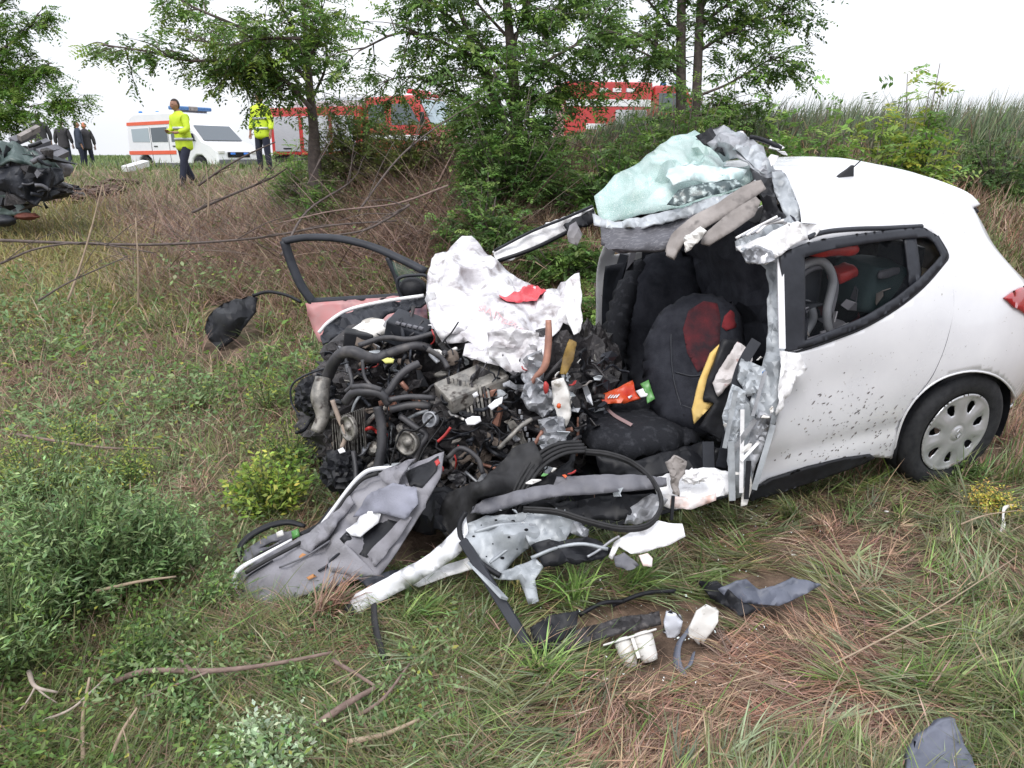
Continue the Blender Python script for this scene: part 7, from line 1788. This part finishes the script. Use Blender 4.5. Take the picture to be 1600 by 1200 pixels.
def fire_engine():
    t = thing('fire_engine', 'red fire engine with silver shutters behind the slim tree', 'fire engine', tuple(ground_at(572, 33.0, -.05)), math.radians(-22))
    extr('chassis', [(-3.9, .55), (-3.9, .85), (3.6, .85), (3.6, .55)], -1.1, 1.1, M_BLACK, t, .02)
    extr('body', [(-3.9, .85), (-3.9, 2.75), (.65, 2.75), (.65, .85)], -1.25, 1.25, M_FIRE, t, .05)
    extr('cab', [(.8, .6), (.8, 3.05), (2.9, 3.1), (3.2, 3.0), (3.75, 2.0), (3.82, 1.2), (3.82, .55)], -1.22, 1.22, M_FIRE, t, .10)
    for y0, y1 in ((-1.275, -1.251), (1.251, 1.275)):
        for a in (-3.7, -2.2): extr('roller_shutter', [(a, 1.0), (a, 2.4), (a + 1.3, 2.4), (a + 1.3, 1.0)], y0, y1, M_SILV, t, .01)
        extr('roller_shutter', [(-.75, 1.0), (-.75, 2.4), (.35, 2.4), (.35, 1.0)], y0, y1, M_SILV, t, .01)
    for y0, y1 in ((-1.24, -1.221), (1.221, 1.24)):
        extr('cab_window', [(1.0, 2.1), (1.0, 2.75), (1.75, 2.78), (1.75, 2.05)], y0, y1, M_WIN, t, 0)
        extr('cab_window', [(2.05, 2.0), (2.05, 2.78), (2.85, 2.8), (3.35, 2.0)], y0, y1, M_WIN, t, 0)
        extr('door_gap', [(1.88, .8), (1.88, 2.9), (1.91, 2.9), (1.91, .8)], y0, y1, M_BLACK, t, 0)
        extr('white_band', [(.85, 1.45), (.85, 1.65), (3.8, 1.6), (3.8, 1.4)], y0, y1, M_AMB, t, 0)
    V = [(3.22, -1.05, 2.98), (3.22, 1.05, 2.98), (3.76, 1.12, 2.02), (3.76, -1.12, 2.02)]
    o = link_mesh('windscreen', mesh([Vector(v) + Vector((.03, 0, .0)) for v in V], [(0, 3, 2, 1)]), mat('sky_glass', (.40, .50, .54), (.20, .26, .3), 2, .1), t, world=False); solid(o, .02)
    box('beacon', (2.6, .1, 3.28), (.35, 1.5, .16), mat('red_beacon', (.55, .04, .06), rough=.3), t, world=False, bev=.05)
    box('beacon', (3.05, .1, 3.16), (.2, 1.9, .12), mat('red_beacon', (.55, .04, .06)), t, world=False, bev=.04)
    box('bumper', (3.85, 0, .75), (.22, 2.3, .4), M_AMB, t, world=False, bev=.05)
    for y in (-.85, .85): box('headlight', (3.98, y, .85), (.06, .3, .2), M_WHITEP, t, world=False, bev=.03)
    box('wing_mirror', (3.55, -1.45, 2.2), (.14, .2, .5), M_BLACK, t, world=False, bev=.04)
    for y in (-.3, .3): box('ladder_rail', (-1.4, y, 3.12), (3.9, .05, .07), M_SILV, t, world=False)
    for k in range(11): box('ladder_rung', (-3.2 + k * .36, 0, 3.12), (.05, .6, .04), M_SILV, t, world=False)
    for a in (-3.05, -1.55, -.2): box('locker_handle', (a, -1.29, 1.12), (.4, .03, .05), M_BLACK, t, world=False)
    box('door_handle', (1.75, -1.25, 1.85), (.18, .04, .05), M_BLACK, t, world=False)
    box('step', (2.4, -1.2, .62), (1.4, .2, .08), M_BLACK, t, world=False)
    box('roof_box', (-1.5, 0, 2.9), (3.4, 1.2, .28), M_SILV, t, world=False, bev=.04)
    for x in (-2.7, 2.4):
        for y in (-1.05, 1.05): vwheel(x, y, t, .5, .3)
fire_engine()
def fire_truck():
    t = thing('rescue_truck', 'red rescue truck with white band and yellow lower stripe behind the twin trunks', 'fire engine', tuple(ground_at(965, 33.0, -.0)), math.radians(8))
    extr('body', [(-2.6, .7), (-2.6, 3.0), (1.0, 3.0), (1.0, .7)], -1.2, 1.2, M_FIRE, t, .06)
    extr('cab', [(1.1, .6), (1.1, 2.9), (2.4, 2.9), (3.0, 2.0), (3.05, .6)], -1.15, 1.15, M_FIRE, t, .10)
    for y0, y1 in ((-1.225, -1.201), (1.201, 1.225)):
        extr('white_band', [(-2.55, 2.08), (-2.55, 2.34), (.95, 2.34), (.95, 2.08)], y0, y1, M_AMB, t, 0)
        extr('yellow_stripe', [(-2.6, .72), (-2.6, .92), (1.0, .92), (1.0, .72)], y0, y1, M_FLY, t, 0)
        extr('white_panel', [(-1.7, 1.2), (-1.7, 1.42), (-.9, 1.42), (-.9, 1.2)], y0, y1, M_AMB, t, 0)
        extr('shutter', [(-.5, 1.0), (-.5, 1.95), (.8, 1.95), (.8, 1.0)], y0, y1, M_SILV, t, .01)
        for k in range(3): extr('white_mark', [(-1.2 + k * .55, 2.62), (-1.2 + k * .55, 2.76), (-.85 + k * .55, 2.76), (-.85 + k * .55, 2.62)], y0, y1, M_AMB, t, 0)
    for y0, y1 in ((-1.175, -1.151), (1.151, 1.175)): extr('cab_window', [(1.3, 1.9), (1.3, 2.6), (2.3, 2.6), (2.7, 1.95)], y0, y1, M_WIN, t, 0)
    for x in (1.6, 2.2, -2.3): box('beacon', (x, -.7, 3.0 if x < 0 else 2.98), (.22, .22, .18), M_BLUEL, t, world=False, bev=.05)
    box('yellow_marker', (-2.55, -1.1, 2.55), (.30, .2, .5), M_FLY, t, world=False, bev=.03)
    for x in (-1.7, 2.1):
        for y in (-1.0, 1.0): vwheel(x, y, t, .5, .3)
fire_truck()

# ---- the second wreck at the left edge
def second_wreck():
    Y = 10.6
    t = thing('crushed_vehicle', 'mangled dark vehicle wreck with a torn green panel at the left edge', 'wreck', tuple(gb(20, 320, Y)))
    def q(a, b, dy=0): return W(a, b, Y + dy)
    blob('crushed_body', q(15, 272, .4), (.62, .5, .42), M_BLACK, t, amp=.22, freq=3, sub=4, seed=41, smooth=False)
    blob('crushed_body', q(-40, 300, .4), (.8, .5, .5), M_BLACK, t, amp=.22, freq=3, sub=4, seed=42, smooth=False)
    blob('crushed_body', q(60, 296, .6), (.45, .4, .16), M_ENG, t, amp=.25, freq=3, sub=4, seed=43, smooth=False)
    patch('green_panel', [q(*p) for p in [(-60, 300), (0, 292), (18, 296), (30, 318), (52, 335), (54, 334), (10, 338), (-60, 345)]], mat('dark_green_paint', (.06, .09, .085), (.09, .125, .12), 5, .4), t, h=4, th=.05, amp=.06, freq=2, seed=44)
    patch('grey_panel', [q(*p, -.2) for p in [(-20, 240), (4, 244), (20, 272), (44, 296), (50, 314), (40, 318), (20, 296), (0, 276), (-20, 260)]], M_STEEL, t, h=4, th=.05, amp=.05, freq=2, seed=45)
    for a, b, c, d, w_ in ((20, 222, 52, 208, .10), (48, 232, 76, 222, .08), (60, 240, 92, 232, .10), (30, 216, 60, 200, .06), (70, 250, 100, 236, .16)):
        bar('bent_beam', q(a, b, -.2), q(c, d, .1), w_, .08, M_GREY if w_ > .07 else M_BEIGE, t)
    blob('wheel_hub', q(90, 262, .2), (.20, .15, .14), M_LINER, t, amp=.3, seed=4)
    blob('torn_plastic', q(5, 345, -.6), (.16, .12, .08), M_TRIM, t, amp=.2, seed=5, sub=3)
    blob('rust_part', q(42, 338, -.4), (.16, .1, .05), mat('rusty_part', (.16, .045, .03), (.10, .03, .02), 8, .7), t, amp=.4, seed=6)
    patch('crushed_roof', [q(*p) for p in [(-30, 228, -.2), (10, 222, -.2), (40, 226, -.2), (74, 240, -.2), (92, 258, -.2), (60, 262, -.4), (20, 256, -.5), (-30, 262, -.5)]], mat('dark_green_paint', (.06, .09, .085)), t, h=4, th=.03, amp=.09, freq=2.5, seed=71)
    patch('crushed_side', [q(*p) for p in [(-30, 262, -.5), (20, 258, -.5), (60, 264, -.4), (96, 262, -.2), (100, 282, -.3), (70, 300, -.4), (56, 322, -.5), (20, 300, -.6), (-30, 290, -.6)]], M_TRIM, t, h=4, th=.03, amp=.09, freq=2.5, seed=72)
    for k in range(46):
        a = random.uniform(-20, 88); b = random.uniform(228 + max(0, a - 60) * .4, 325 - max(0, a - 50) * .5)
        s = random.uniform(.05, .20); shard('fragment', q(a, b, random.uniform(-.55, -.1)), s, random.choice([M_ENG, M_BLACK, M_TRIM, M_ENG, M_BLACK, M_TRIM, M_GREY]), t)
    for k in range(8):
        a, b = random.uniform(-20, 70), random.uniform(225, 310); an = random.uniform(-.6, .5); l = random.uniform(12, 34)
        tube('bent_pipe', [q(a, b, -.6), q(a + l * .5, b - math.sin(an) * l * .5 + random.uniform(-4, 4), -.55), q(a + l, b - math.sin(an) * l, -.5)], random.uniform(.012, .035), random.choice([M_TRIM, M_BLACK, M_BLACK, M_GREY]), t, sides=6, n=3)
    # churned earth and debris behind it
    for (a, b, Yd, s, m, lab) in ((100, 290, 15.0, .35, M_BLACK, 'black debris heap on the churned earth right of the crushed vehicle'), (120, 300, 14.5, .22, M_ENG, 'small black debris beside the black heap')):
        w_ = W(a, b, Yd); w_.z = float(H(w_.x, w_.y)) + s * .25
        tag(blob('debris_heap', w_, (s, s * .6, s * .35), m, None, amp=.5, sub=4, seed=int(a), smooth=False), lab, 'debris')
    w_ = [W(110, 300, 14.5), W(135, 292, 15), W(160, 285, 15.8), W(190, 276, 17)]
    for k, p in enumerate(w_):
        p.z = float(H(p.x, p.y))
        o = blob('earth_clods', p, (.5, .4, .12), mat('churned_earth', (.07, .045, .035), (.14, .09, .07), 6, .9, bump=.6), None, amp=.6, freq=7, sub=4, seed=k + 50, smooth=False); o['kind'] = 'structure'; o.name = 'earth_ridge'
    a, b = W(196, 268, 19), W(228, 255, 20)
    for p in (a, b): p.z = max(p.z, float(H(p.x, p.y)) + .05)
    tag(bar('kerb_stone', a, b, .18, .14, M_AMB), 'white slab sticking out of the earth below the ambulance', 'slab')
second_wreck()

# ================================================================== PEOPLE
def skin_obj(name, chains, m, parent, sub=2):
    """one continuous skinned surface from joint chains; chains: list of [(pos, radius), ...]; the first point of later chains snaps to an existing vertex"""
    bm = bmesh.new(); lay = bm.verts.layers.skin.verify(); vs = []
    def get(p):
        for v in vs:
            if (v.co - Vector(p)).length < 1e-4: return v
        return None
    for ch in chains:
        prev = None
        for p, r in ch:
            v = get(p)
            if v is None:
                v = bm.verts.new(p); rr = r if isinstance(r, tuple) else (r, r)
                v[lay].radius = rr; vs.append(v)
                if len(vs) == 1: v[lay].use_root = True
            if prev is not None and prev is not v and not bm.edges.get((prev, v)): bm.edges.new((prev, v))
            prev = v
    me = bpy.data.meshes.new(name); bm.to_mesh(me); bm.free()
    o = link_mesh(name, me, m, parent, world=False)
    s = o.modifiers.new('skin', 'SKIN'); s.use_smooth_shade = True
    subsurf(o, sub)
    return o
M_SKIN = mat('skin', (.34, .18, .12), (.28, .145, .10), 9, .6)
M_HAIR = mat('dark_hair', (.03, .02, .016), rough=.8)
M_NAVY = mat('navy_cloth', (.012, .015, .032), (.022, .026, .048), 8, .85, bump=.8, bscale=8)
M_DARKJ = mat('dark_jacket', (.030, .028, .034), (.05, .046, .052), 6, .8, bump=.8, bscale=7)
M_BLUEJ = mat('dark_blue_jacket', (.025, .035, .060), (.045, .055, .085), 6, .8, bump=.3)
M_BOOT = mat('boot_leather', (.015, .014, .014), rough=.6)
M_SILVT = mat('reflective_tape', (.50, .53, .53), rough=.35, metal=.3)
def person(label, loc, rz, jacket, trousers, arms, legs, lean=(0, 0), head=(0, 0), cap=None, tape=False, scale=1.0, collar=None, group=None):
    """arms: two lists (elbow, wrist, hand tip); legs: two lists (knee, ankle); +y is where the person faces"""
    t = thing('person', label, 'person', tuple(loc), rz, group)
    t.scale = (scale,) * 3
    lx, ly = lean
    pel = (0, 0, .95); ch = (lx * .6, ly * .6, 1.30); nk = (lx, ly, 1.50); hd0 = (lx + head[0] * .4, ly + head[1] * .4 + .01, 1.60); hd1 = (lx + head[0], ly + head[1], 1.655); hd2 = (lx + head[0] * 1.2, ly + head[1] * 1.2, 1.735)
    chains = [[(pel, (.155, .11)), ((lx * .3, ly * .3, 1.12), (.14, .105)), (ch, (.165, .115)), ((lx * .9, ly * .9, 1.42), (.13, .09)), (nk, .062), (hd0, .060)]]
    jk = [[(pel, (.22, .165)), ((lx * .3, ly * .3, 1.12), (.20, .155)), (ch, (.20, .155)), ((lx * .95, ly * .95, 1.44), (.15, .115)), ((lx, ly, 1.50), .10), ((lx * 1.02, ly * 1.02, 1.56), .08)]]
    jk.insert(0, [((0, 0, .72), (.21, .165)), ((0, 0, .84), (.22, .17)), (pel, (.22, .165))])
    tr = [[((0, 0, 1.12), (.15, .11)), (pel, (.165, .125))]]
    for s, (kn, an) in zip((-1, 1), legs):
        hip = (s * .09, 0, .88)
        toe = (an[0], an[1] + .16, .035)
        chains.append([(pel, .13), (hip, .095), (kn, .062), (an, .042), ((an[0], an[1] - .02, .05), .045), ((an[0], an[1] + .08, .04), .04), (toe, .03)])
        tr.append([(pel, .16), (hip, .115), (tuple((np.array(hip) + np.array(kn)) / 2), .098), (kn, .080), (tuple((np.array(kn) + np.array(an)) / 2), .075), ((an[0], an[1], .13), .068)])
        skin_obj('boot', [[((an[0], an[1] - .01, .20), .062), ((an[0], an[1] - .01, .07), .058), ((an[0], an[1] + .09, .05), .052), ((an[0], an[1] + .17, .042), .042)]], M_BOOT, t, 1)
    for s, (el, wr, ht) in zip((-1, 1), arms):
        sh = (lx * .95 + s * .175, ly * .95, 1.42)
        sb = (lx * .95, ly * .95, 1.44) ; base = (lx * .9, ly * .9, 1.42)
        chains.append([(base, .1), ((sh[0], sh[1], sh[2]), .058), (el, .040), (wr, .027)])
        w = np.array(wr); d = np.array(ht) - w; l = np.linalg.norm(d); d /= l
        side = np.cross(d, [0, 0, 1.0]); side = side / np.linalg.norm(side) if np.linalg.norm(side) > .1 else np.array([0, 1.0, 0])
        palm = tuple(w + d * .06)
        chains.append([(wr, .027), (palm, (.038, .018))])
        for f, (o_, ln) in enumerate(((-.030, .060), (-.010, .072), (.010, .068), (.030, .055))):
            k0 = w + d * .095 + side * o_; k1 = k0 + d * ln * .5; k2 = k1 + d * ln * .4 - np.array([0, 0, .012])
            chains.append([(palm, .03), (tuple(k0), .010), (tuple(k1), .009), (tuple(k2), .008)])
        th = w + d * .04 - side * .045 * s; chains.append([(palm, .03), (tuple(th), .012), (tuple(th + d * .035 - side * .012 * s), .010)])
        jk.append([((lx * .95, ly * .95, 1.44), .12), (sh, .092), (el, .072), (tuple(np.array(el) * .15 + np.array(wr) * .85), .062)])
    bo = skin_obj('body', chains, M_SKIN, t, 1)
    # evaluate the skinned figure and weld on a sculpted head, so that the body stays one mesh
    dg = bpy.context.evaluated_depsgraph_get(); dg.update(); me = bpy.data.meshes.new_from_object(bo.evaluated_get(dg)); bo.modifiers.clear()
    bm = bmesh.new(); bm.from_mesh(me)
    r = bmesh.ops.create_uvsphere(bm, u_segments=28, v_segments=20, radius=1)
    for v in r['verts']:
        x, y, z = v.co; k = 1.0
        g = lambda a, b, c, w: math.exp(-((x - a) ** 2 + (y - b) ** 2 + (z - c) ** 2) / (w * w))
        out = .026 * g(0, 1, -.22, .17) + .012 * g(0, .98, .0, .14) + .010 * g(0, .75, -.72, .3) + .005 * g(.35, .9, .22, .22) + .005 * g(-.35, .9, .22, .22) - .008 * g(.38, .92, .02, .16) - .008 * g(-.38, .92, .02, .16) + .006 * g(0, .9, -.45, .16)
        ear = .016 * (g(1, -.05, -.05, .2) + g(-1, -.05, -.05, .2))
        jaw = 1 + .30 * min(z, 0)
        v.co = Vector((hd1[0] + x * .076 * jaw + math.copysign(ear, x), hd1[1] + y * (.094 if z > -.3 else .094 * (1 + .12 * (z + .3))) + out, hd1[2] + z * .118 + .005))
        for_f = None
    bm.to_mesh(me); bm.free(); me.polygons.foreach_set('use_smooth', [True] * len(me.polygons)); me.materials.clear(); me.materials.append(M_SKIN); bo.data = me
    skin_obj('jacket', jk, jacket, t)
    skin_obj('trousers', tr, trousers, t)
    # hair as a cap over the back and top of the head
    bm = bmesh.new(); bmesh.ops.create_uvsphere(bm, u_segments=16, v_segments=10, radius=1)
    for v in list(bm.verts):
        if (v.co.y > .30 and v.co.z < .42) or (v.co.y > -.25 and v.co.z < -.05) or v.co.z < -.62: bm.verts.remove(v)
    for v in bm.verts: v.co = Vector((hd1[0] + v.co.x * .083, hd1[1] - .006 + v.co.y * .102, hd1[2] + .010 + v.co.z * .122))
    link_mesh('hair', bm_done(bm, True), cap or M_HAIR, t, world=False)
    for s in (-1, 1):
        bm = bmesh.new(); bmesh.ops.create_uvsphere(bm, u_segments=8, v_segments=6, radius=.011); bm.transform(Matrix.Translation((hd1[0] + s * .032, hd1[1] + .078, hd1[2] + .010)))
        link_mesh('eye', bm_done(bm, True), M_BLACK, t, world=False)
    box('mouth', (hd1[0], hd1[1] + .090, hd1[2] - .052), (.045, .012, .008), mat('lips', (.30, .12, .10)), t, world=False)
    if tape:
        for z, rx, ry in ((.98, .218, .168), (1.20, .204, .158)):
            V = []; Fc = []
            f = (z - .95) / .55
            for k in range(28):
                a = k / 28 * 6.283
                for dz in (-.026, .026): V.append((lx * f + rx * math.cos(a), ly * f + ry * math.sin(a), z + dz))
            for k in range(28):
                j = (k + 1) % 28; Fc.append((2 * k, 2 * j, 2 * j + 1, 2 * k + 1))
            o = link_mesh('reflective_band', mesh(V, Fc, True), M_SILVT, t, world=False); solid(o, .008)
    if collar:
        skin_obj('collar', [[((lx, ly, 1.47), .085), ((lx, ly, 1.54), .070)]], collar, t, 1)
    return t
def stand(px, Y): 
    x = W(px, 243, Y).x; return Vector((x, Y, float(H(x, Y)) - .02))
L0 = [((-.12, .03, .50), (-.13, .0, .09)), ((.12, .03, .50), (.13, .0, .09))]
AD = [((-.27, -.02, 1.14), (-.29, .06, .90), (-.28, .10, .74)), ((.27, -.02, 1.14), (.29, .06, .90), (.28, .10, .74))]
# policeman in front, legs apart, hands held together in front, head bowed to his left
person('policeman in fluorescent yellow jacket and navy trousers walking down the slope', stand(290, 16.6), math.radians(148), M_FLY, M_NAVY,
       [((-.27, .06, 1.16), (-.16, .27, 1.10), (-.04, .33, 1.12)), ((.27, .06, 1.16), (.15, .28, 1.12), (.05, .34, 1.16))],
       [((-.10, .14, .50), (-.11, .22, .09)), ((.10, -.02, .50), (.11, -.20, .10))], lean=(0, .05), head=(.0, .06), tape=True, collar=M_NAVY)
person('policeman in fluorescent yellow jacket standing behind the branches of the slim tree', stand(413, 18.5), math.radians(160), M_FLY, M_NAVY,
       AD, L0, tape=True, collar=M_FLY)
person('man in dark brown jacket seen from behind, left of the pair', stand(103, 28), math.radians(10), M_DARKJ, M_BLUEJ, AD, L0, scale=.95)
person('man in dark blue jacket, left one of the pair', stand(127, 28), math.radians(-60), M_BLUEJ, M_NAVY, AD, L0, scale=.92)
person('man in orange cap and dark jacket with red shoulder, right one of the pair', stand(138, 28.4), math.radians(30), M_DARKJ, M_NAVY, AD, L0, scale=.92, cap=mat('orange_cap', (.62, .22, .14), rough=.7), collar=M_REDP)
person('man in dark coat half hidden behind the crushed vehicle', stand(69, 26), math.radians(40), M_DARKJ, M_NAVY, AD, L0)
